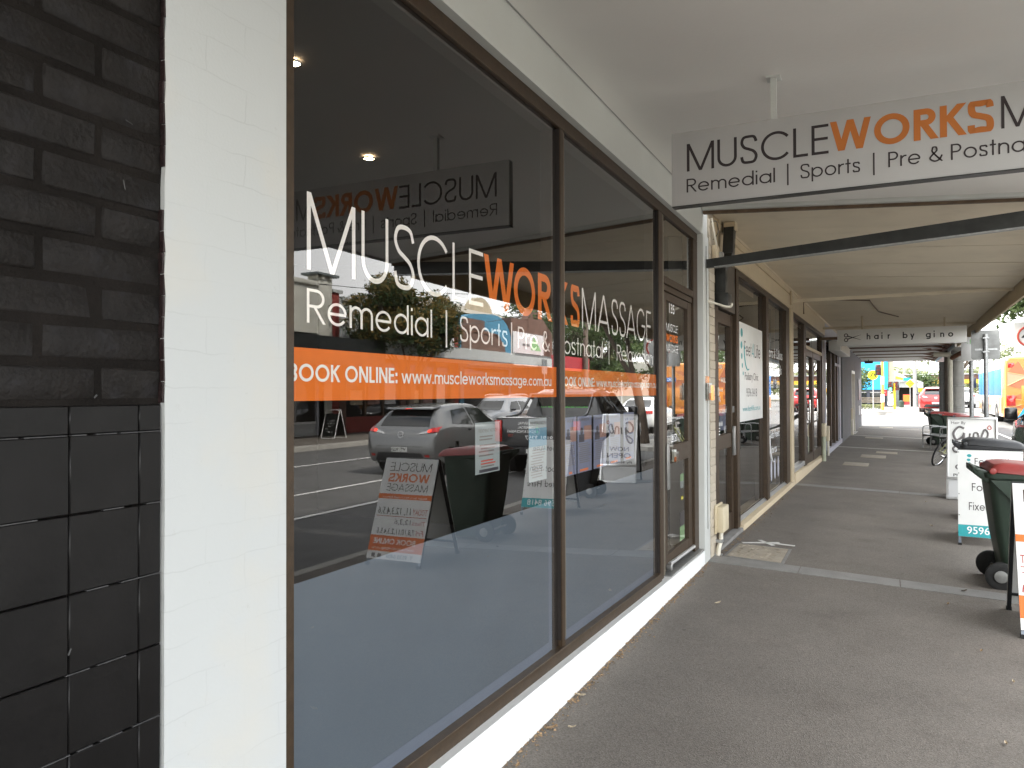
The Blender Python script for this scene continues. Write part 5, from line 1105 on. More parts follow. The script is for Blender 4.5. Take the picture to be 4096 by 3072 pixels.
# fallen leaves and grit along the wall
lm = MB(); rnd = random.Random(4)
for k in range(1300):
    y = rnd.uniform(1.8, 7.0) if rnd.random() < .75 else rnd.uniform(7.3, 13)
    x = .024+abs(rnd.gauss(0, .028)) if y < 7 else .05+abs(rnd.gauss(0, .04))+(y-7)*.02
    sz = rnd.uniform(.003, .014); a = rnd.uniform(0, 6.28); z = -CF*x+.002; h = rnd.uniform(.001, .009)
    c, s_ = math.cos(a)*sz, math.sin(a)*sz
    lm.add([(x-c, y-s_, z), (x+s_*.4, y-c*.4, z+h), (x+c, y+s_, z+h*.5), (x-s_*.4, y+c*.4, z+.001)], [(0, 1, 2), (0, 2, 3)])
lo = lm.build('leaf_litter', 'dry_leaf'); tag(lo, 'fine brown leaf crumbs and grit along the foot of the wall', 'leaf litter', kind='stuff')
spots = [(.10, 2.55, .05, 'dry_leaf'), (.08, 2.86, .035, 'dry_leaf'), (.07, 3.25, .05, 'dry_leaf'), (.15, 3.3, .03, 'dry_leaf_pale'), (.055, 3.66, .045, 'dry_leaf_pale'), (.36, 5.72, .055, 'dry_leaf_pale'), (.06, 4.3, .03, 'dry_leaf'), (.08, 5.1, .035, 'dry_leaf'), (.055, 6.1, .04, 'dry_leaf'), (.07, 6.6, .03, 'dry_leaf'), (1.0, 3.0, .045, 'dry_leaf_pale'), (1.9, 6.6, .04, 'dry_leaf'), (2.0, 5.5, .03, 'dry_leaf'), (2.1, 5.0, .03, 'dry_leaf_pale'), (1.55, 4.4, .022, 'dry_leaf_pale'), (1.95, 4.1, .03, 'dry_leaf_pale'), (1.3, 5.2, .02, 'dry_leaf_pale'), (1.75, 5.6, .02, 'dry_leaf_pale'), (2.05, 7.1, .05, 'bark'), (2.0, 10.4, .045, 'dry_leaf_pale'), (2.05, 12.6, .03, 'dry_leaf_pale'), (.9, 4.6, .018, 'bark'), (.7, 3.6, .018, 'bark'), (1.72, 3.2, .03, 'dry_leaf_pale'), (1.6, 2.7, .03, 'dry_leaf_pale')]
for k_, (x, y, sz, mt) in enumerate(spots):
    sz *= .62
    if k_ in (14, 16, 17, 21, 22): continue
    a = rnd.uniform(0, 6.28); c, s_ = math.cos(a), math.sin(a); z = -CF*x+.006; vs = []
    for i in range(7):
        l = (i/6-.5)*2; wv = .38*sz*(1-abs(l)**1.7)
        for sd_ in (-1, 0, 1): vs.append((x+c*l*sz-s_*wv*sd_, y+s_*l*sz+c*wv*sd_, z+abs(sd_)*.006+.006*abs(l)*rnd.uniform(.3, 1.5)))
    o = MB().add(vs, [(3*i+j, 3*i+j+1, 3*i+j+4, 3*i+j+3) for i in range(6) for j in range(2)]).build('fallen_leaf', mt)
    kd = {'dry_leaf': 'brown dry leaf', 'dry_leaf_pale': 'pale dry leaf', 'bark': 'dark shrivelled leaf'}[mt]; wh_ = 'at the foot of the white plinth' if x < .16 else 'on open asphalt in front of the stone band' if y < 6.7 else 'on asphalt beside the boards beyond the stone band'
    tag(o, kd+' lying '+wh_, 'leaf', kd+' '+wh_)
# ================================================================== VEHICLES
def car(name, label, cat, loc, rotz, stn, paint, wheels, wr=.32, track=.76, group=None, grid=6):
    """stn: (y, zbottom, zbelt, zroof, wsill, wbelt, wroof) from tail to nose; a smooth shell is lofted through them"""
    t = thing(name, label, cat, loc, rotz, group)
    st_ = cat_rom(stn, grid); rings = []
    for (y, zb, ze, zt, ws, we, wt) in st_:
        h = max(.01, zt-ze); mid = (zb+ze)/2; wm = max(ws, we)+.012
        half = [(0, zb), (ws*.6, zb), (ws*.93, zb+.015), (ws, zb+.07), (wm, mid-.02), (wm+.006, mid+.12*(ze-zb)), (we+.004, ze-.04), (we-.012, ze), (we+(wt-we)*.35, ze+h*.34), (we+(wt-we)*.7, ze+h*.68), (wt, ze+h*.9), (wt*.86, ze+h*.965), (wt*.5, zt-.006), (0, zt)]
        rings.append([(x, y, z) for x, z in half]+[(-x, y, z) for x, z in half[-2:0:-1]])
    m = MB(); m.rings(rings)
    # wheel openings
    keep = []
    for f in m.f:
        c = sum((Vector(m.v[i]) for i in f), Vector())/len(f)
        if abs(c.x) > .5 and any((c.y-wy)**2+(c.z-wr)**2 < (wr*1.02)**2 for wy in wheels): continue
        keep.append(f)
    m.f = keep
    body = m.build('body', paint, t, smooth=rad(38))
    bvh = BVHTree.FromPolygons([Vector(v) for v in m.v], [tuple(f) for f in m.f])
    for wy in wheels:
        for sx in (-1, 1):
            MB().ring((sx*(track+.085), wy, wr), XV, wr*1.06, .022, 28, 6, ).build('wheel_arch', 'car_trim', t, smooth=1.)
            MB().lathe((sx*(track-.2), wy, wr), (sx, 0, 0), [(wr*1.05, 0), (wr*1.05, .2)], 24).build('arch_liner', 'car_black', t)
            wl = MB().lathe((sx*(track-.1), wy, wr), (sx, 0, 0), [(wr*.6, 0), (wr*.97, .01), (wr, .04), (wr, .15), (wr*.96, .185), (wr*.70, .195), (wr*.66, .16), (.05, .15)], 28).build('wheel', 'rubber', t, smooth=.6)
            rm = MB(); rm.ring((sx*(track+.085), wy, wr), XV, wr*.66, .014, 26, 6)
            for k in range(10):
                a = 2*math.pi*k/10; rm.tube([(sx*(track+.075), wy, wr), (sx*(track+.088), wy+wr*.65*math.cos(a), wr+wr*.65*math.sin(a))], .016, 5)
            rm.build('rim', 'aluminium', wl)
    def patch(nm, mat, bottom, top, d, lift=.006, rows=5, par=None):
        """glass, lamps and plates laid on the shell: (a, z) outlines cast along d ('rear', 'front', 'left', 'right')"""
        vs = []; n = len(bottom); ok = True
        for r in range(rows+1):
            k = r/rows
            for (a0, z0), (a1, z1) in zip(bottom, top):
                a, z = a0+(a1-a0)*k, z0+(z1-z0)*k
                if d == 'rear': o_, dv = Vector((a, -2, z)), Vector((0, 1, 0))
                elif d == 'front': o_, dv = Vector((a, 9, z)), Vector((0, -1, 0))
                elif d == 'right': o_, dv = Vector((3, a, z)), Vector((-1, 0, 0))
                else: o_, dv = Vector((-3, a, z)), Vector((1, 0, 0))
                hit = bvh.ray_cast(o_, dv)
                if hit[0] is None: return None
                nn = hit[1] if hit[1].dot(dv) < 0 else -hit[1]
                vs.append(tuple(hit[0]+nn*lift))
        mm = MB().add(vs, [(r*n+i, r*n+i+1, (r+1)*n+i+1, (r+1)*n+i) for r in range(rows) for i in range(n-1)])
        return mm.build(nm, mat, par or t, smooth=rad(60))
    return t, body, patch
def ln_(a, b, n=8): return [(a[0]+(b[0]-a[0])*i/n, a[1]+(b[1]-a[1])*i/n) for i in range(n+1)]
HATCH = [(0, .40, .60, .63, .60, .66, .60), (.05, .30, .80, .83, .76, .80, .74), (.16, .25, .93, .97, .82, .845, .70), (.36, .22, .985, 1.22, .855, .868, .62), (.62, .20, 1.0, 1.385, .87, .875, .575), (1.05, .19, .985, 1.45, .875, .88, .56), (1.7, .19, .965, 1.475, .878, .88, .56), (2.25, .19, .945, 1.43, .878, .88, .55), (2.75, .19, .935, 1.22, .875, .878, .56), (3.2, .19, .92, .985, .87, .86, .60), (3.75, .2, .83, .87, .84, .80, .58), (4.2, .23, .70, .74, .76, .72, .5), (4.42, .32, .56, .58, .58, .55, .4)]
def hatch_details(t, body, p, lit=True, plate='VTJ 923', paint='mazda_grey', logo=True):
    rw = p('rear_window', 'car_glass', ln_((-.60, 1.005), (.60, 1.005)), ln_((-.52, 1.33), (.52, 1.33)), 'rear', .006)
    MB().tube(cat_rom([(-.1, .28, 1.05), (.1, .27, 1.055), (.34, .25, 1.075)], 3), .012, 6).build('rear_wiper', 'car_black', t)
    m = MB(); m.rings([[(x, y, z+.012*(1-(x/.58)**2)) for x in [-.58+1.16*i/10 for i in range(11)]]+[(x, y2, z2+.012*(1-(x/.58)**2)) for x in [.58-1.16*i/10 for i in range(11)]] for y, z, y2, z2 in ((.36, 1.365, .68, 1.425),)], False) if False else None
    MB().hexa([(-.57, .34, 1.352), (.57, .34, 1.352), (.55, .75, 1.405), (-.55, .75, 1.405), (-.55, .36, 1.385), (.55, .36, 1.385), (.53, .75, 1.43), (-.53, .75, 1.43)]).build('spoiler', paint, t, bevel=.01)
    MB().box(-.08, .08, .338, .345, 1.362, 1.372).build('high_brake_lamp', 'tail_lit' if lit else 'tail_red', t)
    for sx in (-1, 1):
        p('tail_lamp', 'lens_clear', ln_((sx*.40, .845), (sx*.82, .90)), ln_((sx*.46, .885), (sx*.82, 1.0)), 'rear', .010)
        p('tail_lamp_red', 'tail_red', ln_((sx*.66, .875), (sx*.835, .90)), ln_((sx*.66, .965), (sx*.835, 1.0)), 'rear', .014)
        if lit: p('brake_lamp', 'tail_lit', ln_((sx*.62, .885), (sx*.70, .892), 4), ln_((sx*.62, .935), (sx*.70, .945), 4), 'rear', .018)
        p('reflector', 'tail_red', ln_((sx*.60, .40), (sx*.70, .40), 3), ln_((sx*.60, .445), (sx*.70, .445), 3), 'rear', .008)
        sd_ = 'right' if sx > 0 else 'left'
        p('rear_quarter_glass', 'car_glass', ln_((.72, 1.05), (1.55, 1.0)), ln_((.95, 1.32), (1.55, 1.37)), sd_, .006)
        p('front_side_glass', 'car_glass', ln_((1.62, .995), (2.72, .975)), ln_((1.62, 1.375), (2.3, 1.35)), sd_, .006)
        p('door_handle', 'chrome', ln_((1.25, .90), (1.42, .90), 3), ln_((1.25, .925), (1.42, .925), 3), sd_, .018)
        p('door_seam', 'car_black', ln_((1.595, .35), (1.605, .35), 2), ln_((1.595, .97), (1.605, .97), 2), sd_, .003)
        MB().hexa([(sx*.86, 2.5, .96), (sx*1.02, 2.5, .97), (sx*1.0, 2.62, .98), (sx*.86, 2.62, .97), (sx*.86, 2.5, 1.06), (sx*1.02, 2.5, 1.09), (sx*1.0, 2.62, 1.06), (sx*.86, 2.62, 1.05)]).build('door_mirror', 'car_black', t, bevel=.02)
    p('windscreen', 'car_glass', ln_((-.66, .99), (.66, .99)), ln_((-.55, 1.40), (.55, 1.40)), 'front', .006)
    p('bumper_trim', 'car_trim', ln_((-.62, .30), (.62, .30)), ln_((-.52, .47), (.52, .47)), 'rear', .004)  # dark plastic trim on the lower rear bumper
    p('boot_seam', 'car_black', ln_((-.56, .60), (.56, .60)), ln_((-.56, .607), (.56, .607)), 'rear', .003, 1)
    pl = p('number_plate', 'plate_white', ln_((-.19, .49), (.19, .49), 3), ln_((-.19, .59), (.19, .59), 3), 'rear', .012)
    T('lettering', plate, 'ink_black', pl, (-.16, -.02, .512), XV, ZV, .062, .32, .01)
    if logo:
        MB().ring((0, .045, .84), (0, 1, -.15), .062, .010, 20, 6).build('badge_ring', 'chrome', t, smooth=1.)
        MB().tube(cat_rom([(-.058, .038, .852), (-.03, .034, .85), (0, .03, .825), (.03, .034, .85), (.058, .038, .852)], 3), .009, 6).build('badge_wings', 'chrome', t, smooth=1.)
    MB().tube([(0, 1.0, 1.45), (0, .86, 1.58)], .006, 5).build('aerial', 'car_black', t)
    MB().tube([(.55, .06, .27), (.55, -.02, .265)], .03, 8).build('exhaust', 'chrome', t)
t, body, p = car('hatchback', 'grey hatchback on the road with its brake lamps lit', 'car', (7.28, 13.0, rz(7.2, 13)), 0, HATCH, 'mazda_grey', (.80, 3.44))
hatch_details(t, body, p)
t, body, p = car('hatchback', 'bright red hatchback driving away past the crossing', 'car', (4.42, 50, zr(50)+.06), -.05, HATCH, 'car_red', (.80, 3.44))
hatch_details(t, body, p, False, '1AB 4CD', 'car_red')
SEDAN = [(0, .42, .60, .62, .6, .64, .58), (.06, .30, .88, .92, .78, .80, .72), (.35, .24, .98, 1.01, .86, .86, .66), (.75, .22, 1.0, 1.12, .875, .87, .60), (1.2, .2, .99, 1.38, .88, .88, .56), (1.9, .2, .97, 1.47, .88, .88, .56), (2.5, .2, .95, 1.44, .88, .88, .56), (3.0, .2, .94, 1.22, .88, .87, .57), (3.5, .2, .92, .98, .87, .85, .6), (4.1, .21, .82, .86, .82, .78, .56), (4.5, .28, .66, .69, .68, .64, .45), (4.62, .40, .55, .57, .5, .48, .36)]
def plain_details(t, p, lit=False):
    p('rear_window', 'car_glass', ln_((-.56, 1.06), (.56, 1.06)), ln_((-.5, 1.34), (.5, 1.34)), 'rear'); p('windscreen', 'car_glass', ln_((-.64, 1.0), (.64, 1.0)), ln_((-.52, 1.38), (.52, 1.38)), 'front')
    for sx in (-1, 1):
        sd_ = 'right' if sx > 0 else 'left'
        p('rear_side_glass', 'car_glass', ln_((1.05, 1.04), (1.95, 1.01)), ln_((1.3, 1.33), (1.95, 1.38)), sd_); p('front_side_glass', 'car_glass', ln_((2.02, 1.01), (3.0, .99)), ln_((2.02, 1.38), (2.6, 1.34)), sd_)
        p('tail_lamp', 'tail_red', ln_((sx*.52, .78), (sx*.80, .80), 4), ln_((sx*.52, .90), (sx*.80, .92), 4), 'rear', .01); p('head_lamp', 'lens_clear', ln_((sx*.44, .62), (sx*.70, .64), 4), ln_((sx*.44, .72), (sx*.70, .76), 4), 'front', .01)
        MB().hexa([(sx*.86, 2.75, .97), (sx*1.02, 2.75, .98), (sx*1.0, 2.88, .99), (sx*.86, 2.88, .98), (sx*.86, 2.75, 1.07), (sx*1.02, 2.75, 1.10), (sx*1.0, 2.88, 1.07), (sx*.86, 2.88, 1.06)]).build('door_mirror', 'car_black', t, bevel=.02)
    p('bumper', 'car_trim', ln_((-.6, .3), (.6, .3)), ln_((-.58, .46), (.58, .46)), 'rear', .005); p('number_plate', 'plate_white', ln_((-.18, .58), (.18, .58), 3), ln_((-.18, .68), (.18, .68), 3), 'rear', .012)
t, b_, p = car('sedan', 'white sedan driving ahead of the grey hatchback', 'car', (7.35, 29.6, rz(7.3, 30)), -.02, SEDAN, 'car_white', (.85, 3.6)); plain_details(t, p)
t, b_, p = car('sedan', 'white sedan far up the road beside the bus', 'car', (6.75, 62, zr(62)+.02), -.03, SEDAN, 'car_white', (.85, 3.6)); plain_details(t, p)
WAGON = [(0, .42, .62, .66, .6, .66, .6), (.06, .3, .9, 1.0, .80, .82, .74), (.25, .24, 1.0, 1.42, .86, .87, .64), (.6, .22, 1.01, 1.56, .885, .89, .60), (1.6, .2, 1.0, 1.62, .89, .89, .6), (2.5, .2, .98, 1.58, .89, .89, .6), (3.0, .2, .97, 1.3, .89, .88, .6), (3.45, .2, .96, 1.03, .88, .86, .6), (4.1, .22, .86, .9, .83, .8, .56), (4.5, .3, .7, .73, .7, .66, .45), (4.62, .42, .58, .6, .5, .48, .36)]
t, b_, p = car('station_wagon', 'silver wagon with roof rails parked across the road', 'car', (13.0, 31.2, zr(28)+.02), math.pi, WAGON, 'car_silver', (.85, 3.6)); plain_details(t, p)
for sx in (-1, 1): MB().tube(cat_rom([(sx*.58, .7, 1.58), (sx*.58, .9, 1.65), (sx*.58, 2.3, 1.64), (sx*.58, 2.5, 1.57)], 3), .02, 6).build('roof_rail', 'aluminium', t)
t, b_, p = car('sedan', 'dark sedan parked across the road behind the silver wagon', 'car', (13.0, 37.4, zr(34)+.02), math.pi, SEDAN, 'car_black', (.85, 3.6)); plain_details(t, p)

# dark utility parked at the kerb, tail towards the camera
ut = thing('utility_truck', 'dark grey dual cab utility with white removal lettering on its tailgate', 'utility truck', (4.80, 14.35, zr(15)+.015), -.02)
m = MB(); m.rings([[(x, 0, z) for x, z in ((-.93, .55), (.93, .55), (.95, .8), (.93, 1.19), (.90, 1.22), (-.90, 1.22), (-.93, 1.19), (-.95, .8))]]+[[(x, y, z) for x, z in ((-.95, .5), (.95, .5), (.97, .8), (.95, 1.2), (.92, 1.23), (-.92, 1.23), (-.95, 1.2), (-.97, .8))] for y in (.04, 1.55)])
tub = m.build('tub', 'ute_grey', ut, smooth=rad(35))
tg = MB().box(-.78, .78, -.03, .01, .62, 1.20).build('tailgate', 'ute_grey', ut, bevel=.012)
UB = -.0325
T('lettering', 'RESIDENTIAL', 'vinyl_white', tg, (-.40, UB, 1.085), XV, ZV, .052, .40, .012); T('lettering', 'COMMERCIAL', 'vinyl_white', tg, (-.40, UB, 1.0), XV, ZV, .052, .40, .012); T('lettering', 'BOXES & PACKAGING', 'vinyl_white', tg, (-.40, UB, .915), XV, ZV, .052, .64, .012)
for z in (1.085, 1.0, .915): MB().box(-.45, -.42, UB-.001, UB, z, z+.052).build('bullet', 'guests_green', tg)
for o_ in list(tg.children): o_.location.x += .42
T('lettering', '9191 3257', 'vinyl_white', tg, (-.36, UB, .77), XV, ZV, .085, .62, .02)
T('lettering', 'TDI', 'ink_red', tg, (.52, UB, .83), XV, ZV, .05, .12, .01)
MB().ring((-.0, UB, .955), YV, .082, .010, 24, 6).build('badge_ring', 'chrome', tg); bd_ = MB(); bd_.tube([(-.045, UB-.004, 1.015), (0, UB-.004, .955), (.045, UB-.004, 1.015)], .008, 5); bd_.tube([(-.072, UB-.004, .985), (-.035, UB-.004, .895), (0, UB-.004, .95), (.035, UB-.004, .895), (.072, UB-.004, .985)], .008, 5); bd_.build('badge_letters', 'chrome', tg)
MB().box(-.14, .14, -.045, -.03, 1.10, 1.17).build('tailgate_handle', 'car_black', tg, bevel=.008)
MB().box(-.95, .95, -.16, .02, .46, .61).build('rear_bumper', 'car_trim', ut, bevel=.02); MB().box(-.18, .18, -.168, -.161, .5, .59).build('number_plate', 'plate_white', ut)
for sx in (-1, 1):
    MB().box(min(sx*.80, sx*.955), max(sx*.80, sx*.955), -.035, .06, .72, 1.17).build('tail_lamp', 'tail_red', ut, bevel=.015)
    MB().tube(cat_rom([(sx*.80, .25, 1.23), (sx*.78, .9, 1.30), (sx*.74, 1.45, 1.72)], 4), .03, 8).build('sports_bar', 'car_black', ut, smooth=1.)
    for wy in (.85, 3.95):
        wl = MB().lathe((sx*.72, wy, .385), (sx, 0, 0), [(.2, 0), (.37, .01), (.385, .04), (.385, .18), (.37, .215), (.27, .225), (.24, .19), (.05, .18)], 26).build('wheel', 'rubber', ut, smooth=.6)
        rm = MB(); rm.ring((sx*.935, wy, .385), XV, .25, .015, 24, 6)
        for k in range(6): a = 2*math.pi*k/6; rm.tube([(sx*.92, wy, .385), (sx*.935, wy+.24*math.cos(a), .385+.24*math.sin(a))], .03, 5)
        rm.build('rim', 'aluminium', wl); MB().ring((sx*.955, wy, .40), XV, .43, .03, 26, 6, 0, 2*math.pi).build('wheel_arch', 'car_black', ut, smooth=1.)
MB().tube([(-.74, 1.5, 1.70), (.74, 1.5, 1.70)], .03, 8).build('sports_bar', 'car_black', ut)
m = MB(); rr_ = []
for (y, zb, ze, zt, wb, wt) in ((1.56, .5, 1.2, 1.24, .95, .9), (1.6, .5, 1.22, 1.75, .96, .70), (1.8, .45, 1.22, 1.82, .965, .68), (2.6, .42, 1.2, 1.84, .965, .68), (3.1, .42, 1.18, 1.74, .965, .68), (3.6, .45, 1.16, 1.26, .965, .78), (4.2, .5, 1.12, 1.16, .95, .8), (4.8, .55, 1.0, 1.04, .9, .75), (5.05, .6, .85, .87, .8, .6)):
    h_ = zt-ze
    hf = [(0, zb), (wb*.95, zb), (wb, zb+.1), (wb+.01, (zb+ze)/2), (wb-.01, ze), (wb+(wt-wb)*.5, ze+h_*.5), (wt, ze+h_*.92), (wt*.8, zt), (0, zt)]
    rr_.append([(x, y, z) for x, z in hf]+[(-x, y, z) for x, z in hf[-2:0:-1]])
m.rings(rr_); m.build('cab', 'ute_grey', ut, smooth=rad(35))
MB().hexa([(-.72, 1.575, 1.28), (.72, 1.575, 1.28), (.72, 1.60, 1.28), (-.72, 1.60, 1.28), (-.60, 1.575, 1.70), (.60, 1.575, 1.70), (.60, 1.60, 1.70), (-.60, 1.60, 1.70)]).build('rear_window', 'car_glass', ut)
T('lettering', 'www.guests.com.au', 'guests_green', ut, (-.6, 1.573, 1.36), XV, ZV, .11, 1.15, .02)
for sx in (-1, 1):
    for (a, b, a1, b1) in ((1.72, 2.42, 1.8, 2.42), (2.5, 3.5, 2.5, 3.05)):
        MB().quad((sx*.955, a, 1.24), (sx*.955, b, 1.22), (sx*.725, b1, 1.73), (sx*.725, a1, 1.73)).build('side_glass', 'car_glass', ut)
    MB().box(min(sx*.96, sx*1.18), max(sx*.96, sx*1.18), 3.38, 3.5, 1.18, 1.42).build('door_mirror', 'car_black', ut, bevel=.04)
MB().quad((-.78, 3.62, 1.25), (.78, 3.62, 1.25), (.66, 3.10, 1.735), (-.66, 3.10, 1.735)).build('windscreen', 'car_glass', ut)

# orange and white bus
bs = thing('city_bus', 'orange and white city bus with blue side windows seen from behind', 'bus', S(33.2, 7.05, zr(41)+.04), -AL)
m = MB(); q0 = [(-1.22, .34), (1.22, .34), (1.25, .6), (1.25, 2.6), (1.20, 2.95), (1.05, 3.06), (-1.05, 3.06), (-1.20, 2.95), (-1.25, 2.6), (-1.25, .6)]
sh = lambda k, y: [(x*k, y, .34+(z-.34)*(1-(1-k)*.7)) for x, z in q0]
m.rings([sh(.95, 0), sh(.985, .06), sh(1, .2), sh(1, .9)]); m.build('rear_body', 'bus_orange', bs, smooth=rad(30))
m = MB(); m.rings([sh(1, .902), sh(1, 11.9), sh(.97, 12.2)]); m.build('body', 'bus_white', bs, smooth=rad(30))
def bface(nm, mat, pts, y=-.012): return MB().poly([(x, y, z) for x, z in pts]).build(nm, mat, bs)
hub_ = (-.35, 2.18)
fan = [(-1.12, 1.75), (-1.12, 2.35), (-.7, 2.85), (-.1, 2.6), (.6, 2.7), (1.0, 2.2), (.6, 1.6), (-.3, 1.55)]
for i in range(len(fan)):
    a, b = fan[i], fan[(i+1) % len(fan)]; bface('facet', 'bus_orange_deep' if i % 2 else 'bus_salmon' if i % 3 == 0 else 'bus_orange', [hub_, a, b])
low = [(-1.12, 1.2), (-.3, 1.5), (.6, 1.55), (1.1, 1.0), (.2, .62), (-.9, .8)]
for i in range(len(low)):
    a, b = low[i], low[(i+1) % len(low)]; bface('facet', 'bus_orange_deep' if i % 2 == 0 else 'bus_orange', [(-.2, 1.05), a, b])
lm_ = MB()
for a in fan: lm_.tube([(hub_[0], -.016, hub_[1]), (a[0], -.016, a[1])], .008, 4)
for a in low: lm_.tube([(-.2, -.016, 1.05), (a[0], -.016, a[1])], .008, 4)
lm_.build('facet_lines', 'bus_line', bs)
MB().box(-.6, .95, -.02, -.005, .75, 1.75).build('engine_hatch', 'bus_orange', bs, bevel=.006)
for sx in (-1, 1):
    MB().box(min(sx*.82, sx*1.16), max(sx*.82, sx*1.16), -.03, .1, .85, 1.32).build('tail_lamp', 'tail_red', bs, bevel=.02); MB().box(min(sx*.85, sx*1.1), max(sx*.85, sx*1.1), -.01, .1, 2.55, 2.78).build('upper_lamp', 'tail_red', bs, bevel=.02)
MB().box(.35, .85, -.03, -.02, 2.08, 2.3).build('logo_plate', 'bus_blue', bs); T('lettering', 'CDC', 'vinyl_white', bs, (.4, -.032, 2.12), XV, ZV, .13, .4, .02)
MB().hexa([(-1.18, -.05, .34), (1.18, -.05, .34), (1.24, .3, .34), (-1.24, .3, .34), (-1.2, -.05, .62), (1.2, -.05, .62), (1.255, .3, .62), (-1.255, .3, .62)]).build('rear_bumper', 'bus_orange', bs, bevel=.03)
for (a, b, mt) in ((.95, 3.9, 'bus_blue'), (4.0, 6.6, 'bus_blue'), (6.7, 8.6, 'bus_blue'), (8.75, 10.0, 'bus_blue'), (10.1, 11.9, 'bus_blue')):
    for sx in (-1, 1): MB().box(min(sx*1.24, sx*1.262), max(sx*1.24, sx*1.262), a, b, 1.3, 2.55).build('side_window', mt, bs, bevel=.006)
for (a, b) in ((.91, 2.2), (5.2, 8.9), (10.4, 11.9)): MB().box(-1.258, -1.245, a, b, .5, 1.22).build('side_panel', 'bus_salmon', bs)
MB().box(-1.27, -1.255, 1.0, 1.5, .5, 1.2).build('grille', 'timber_grey', bs)
for wy in (2.9, 9.6):
    for sx in (-1, 1):
        MB().lathe((sx*1.0, wy, .48), (sx, 0, 0), [(.2, 0), (.47, .02), (.48, .06), (.48, .22), (.44, .265), (.3, .27), (.25, .2), (.06, .22)], 26).build('wheel', 'rubber', bs, smooth=.6); MB().ring((sx*1.25, wy, .5), XV, .56, .02, 26, 6).build('wheel_arch', 'car_trim', bs)
MB().box(-1.6, -1.38, 12.0, 12.15, 1.7, 2.3).build('mirror', 'car_black', bs, bevel=.03); MB().tube([(-1.2, 12.1, 2.6), (-1.5, 12.1, 2.5), (-1.5, 12.1, 2.3)], .025, 6).build('mirror_arm', 'car_black', bs)
# ================================================================== ACROSS THE STREET
WB = lambda *d: MB().box(*d)
FXO = 17.8
# cream parapet shop with black awning
ob = wthing('parapet_shop', 'cream parapet shop with a black awning across the street', 'building', (FXO, 10, 0))
WB(FXO, 26, 8, 23.0, 3.2, 5.82).build('upper_wall', 'opp_cream', ob); WB(FXO-.10, FXO+.3, 8, 23.0, 5.68, 5.86).build('cornice', 'opp_cream', ob, bevel=.03); WB(FXO-.05, FXO, 8, 23.0, 3.86, 3.95).build('string_course', 'opp_cream', ob)
WB(FXO-.04, FXO+.5, 23.0, 23.78, -.05, 6.12).build('pier', 'opp_cream', ob); WB(FXO-.2, FXO+.65, 22.75, 24.05, 6.12, 6.22).build('pier_cap', 'opp_stone', ob, bevel=.02)
for y in (23.1, 23.55): WB(FXO-.13, FXO-.04, y, y+.1, 5.98, 6.118).build('cap_bracket', 'opp_cream', ob)
WB(FXO-.06, FXO-.04, 23.55, 23.63, 4.95, 5.03).build('wall_vent', 'opp_black', ob)
for y0 in (9, 13, 17.5, 20.4):
    wd = WB(FXO-.02, FXO-.002, y0, y0+2.2, 3.3, 3.84).build('window', 'car_glass', ob); WB(FXO-.05, FXO-.021, y0+1.05, y0+1.15, 3.3, 3.84).build('window_bar', 'opp_cream', wd)
ab = WB(15.15, FXO, 8, 23.6, 3.12, 3.24).build('awning', 'opp_black', ob); WB(15.1, 15.148, 8, 23.6, 2.55, 3.5).build('fascia', 'opp_black', ab)
for y in (8, 12.4, 16.8, 20.2, 22.9): WB(FXO-.04, FXO+.25, y, y+.4, -.05, 3.1).build('shopfront_pier', 'opp_stone' if y < 20 else 'lilac_grey', ob)
for a, b in ((8.42, 12.38), (12.82, 16.78), (17.22, 20.18), (20.62, 22.88)):
    WB(FXO+.02, FXO+.22, a, b, -.05, .45).build('stall_riser', 'opp_grey' if a > 17 else 'opp_stone', ob); WB(FXO+.06, FXO+.10, a, b, .45, 2.6).build('shop_window', 'car_glass', ob)
    WB(FXO+.0, FXO+.06, a, b, .42, .50).build('window_sill', 'sign_white', ob); WB(FXO+.02, FXO+.06, (a+b)/2-.04, (a+b)/2+.04, .5, 2.6).build('window_bar', 'grey_metal', ob); WB(FXO+.01, FXO+.3, a, b, 2.6, 3.1).build('shopfront_head', 'opp_black', ob)
# brick pier and white shop
ow = wthing('white_shop', 'long white shop with a red brick pier and a pale awning fascia across the street', 'building', (FXO, 24, 0))
WB(FXO-.02, FXO+.5, 23.82, 24.24, -.05, 5.55).build('brick_pier', 'opp_red_brick', ow); WB(FXO-.08, FXO+.56, 23.8, 24.4, 5.552, 5.68).build('pier_cap', 'opp_grey', ow); WB(FXO, FXO+.5, 33.4, 33.8, -.05, 5.4).build('brick_pier', 'opp_red_brick', ow)
WB(FXO+.02, 26, 24.25, 33.4, 3.2, 5.38).build('upper_wall', 'opp_white', ow); WB(FXO-.06, FXO+.3, 24.42, 33.4, 5.28, 5.45).build('coping', 'opp_grey', ow)
WB(FXO-.3, FXO-.0, 24.9, 25.25, 3.62, 3.95).build('air_conditioner', 'opp_black', ow)
aw_ = WB(15.2, FXO, 23.7, 34.9, 3.1, 3.22).build('awning', 'opp_white', ow); WB(15.12, 15.198, 23.7, 34.9, 3.08, 3.58).build('fascia', 'opp_grey', aw_)
for y in (24.3, 28.6, 33.0): WB(FXO, FXO+.3, y, y+.4, -.05, 3.09).build('shopfront_pier', 'opp_brown', ow)
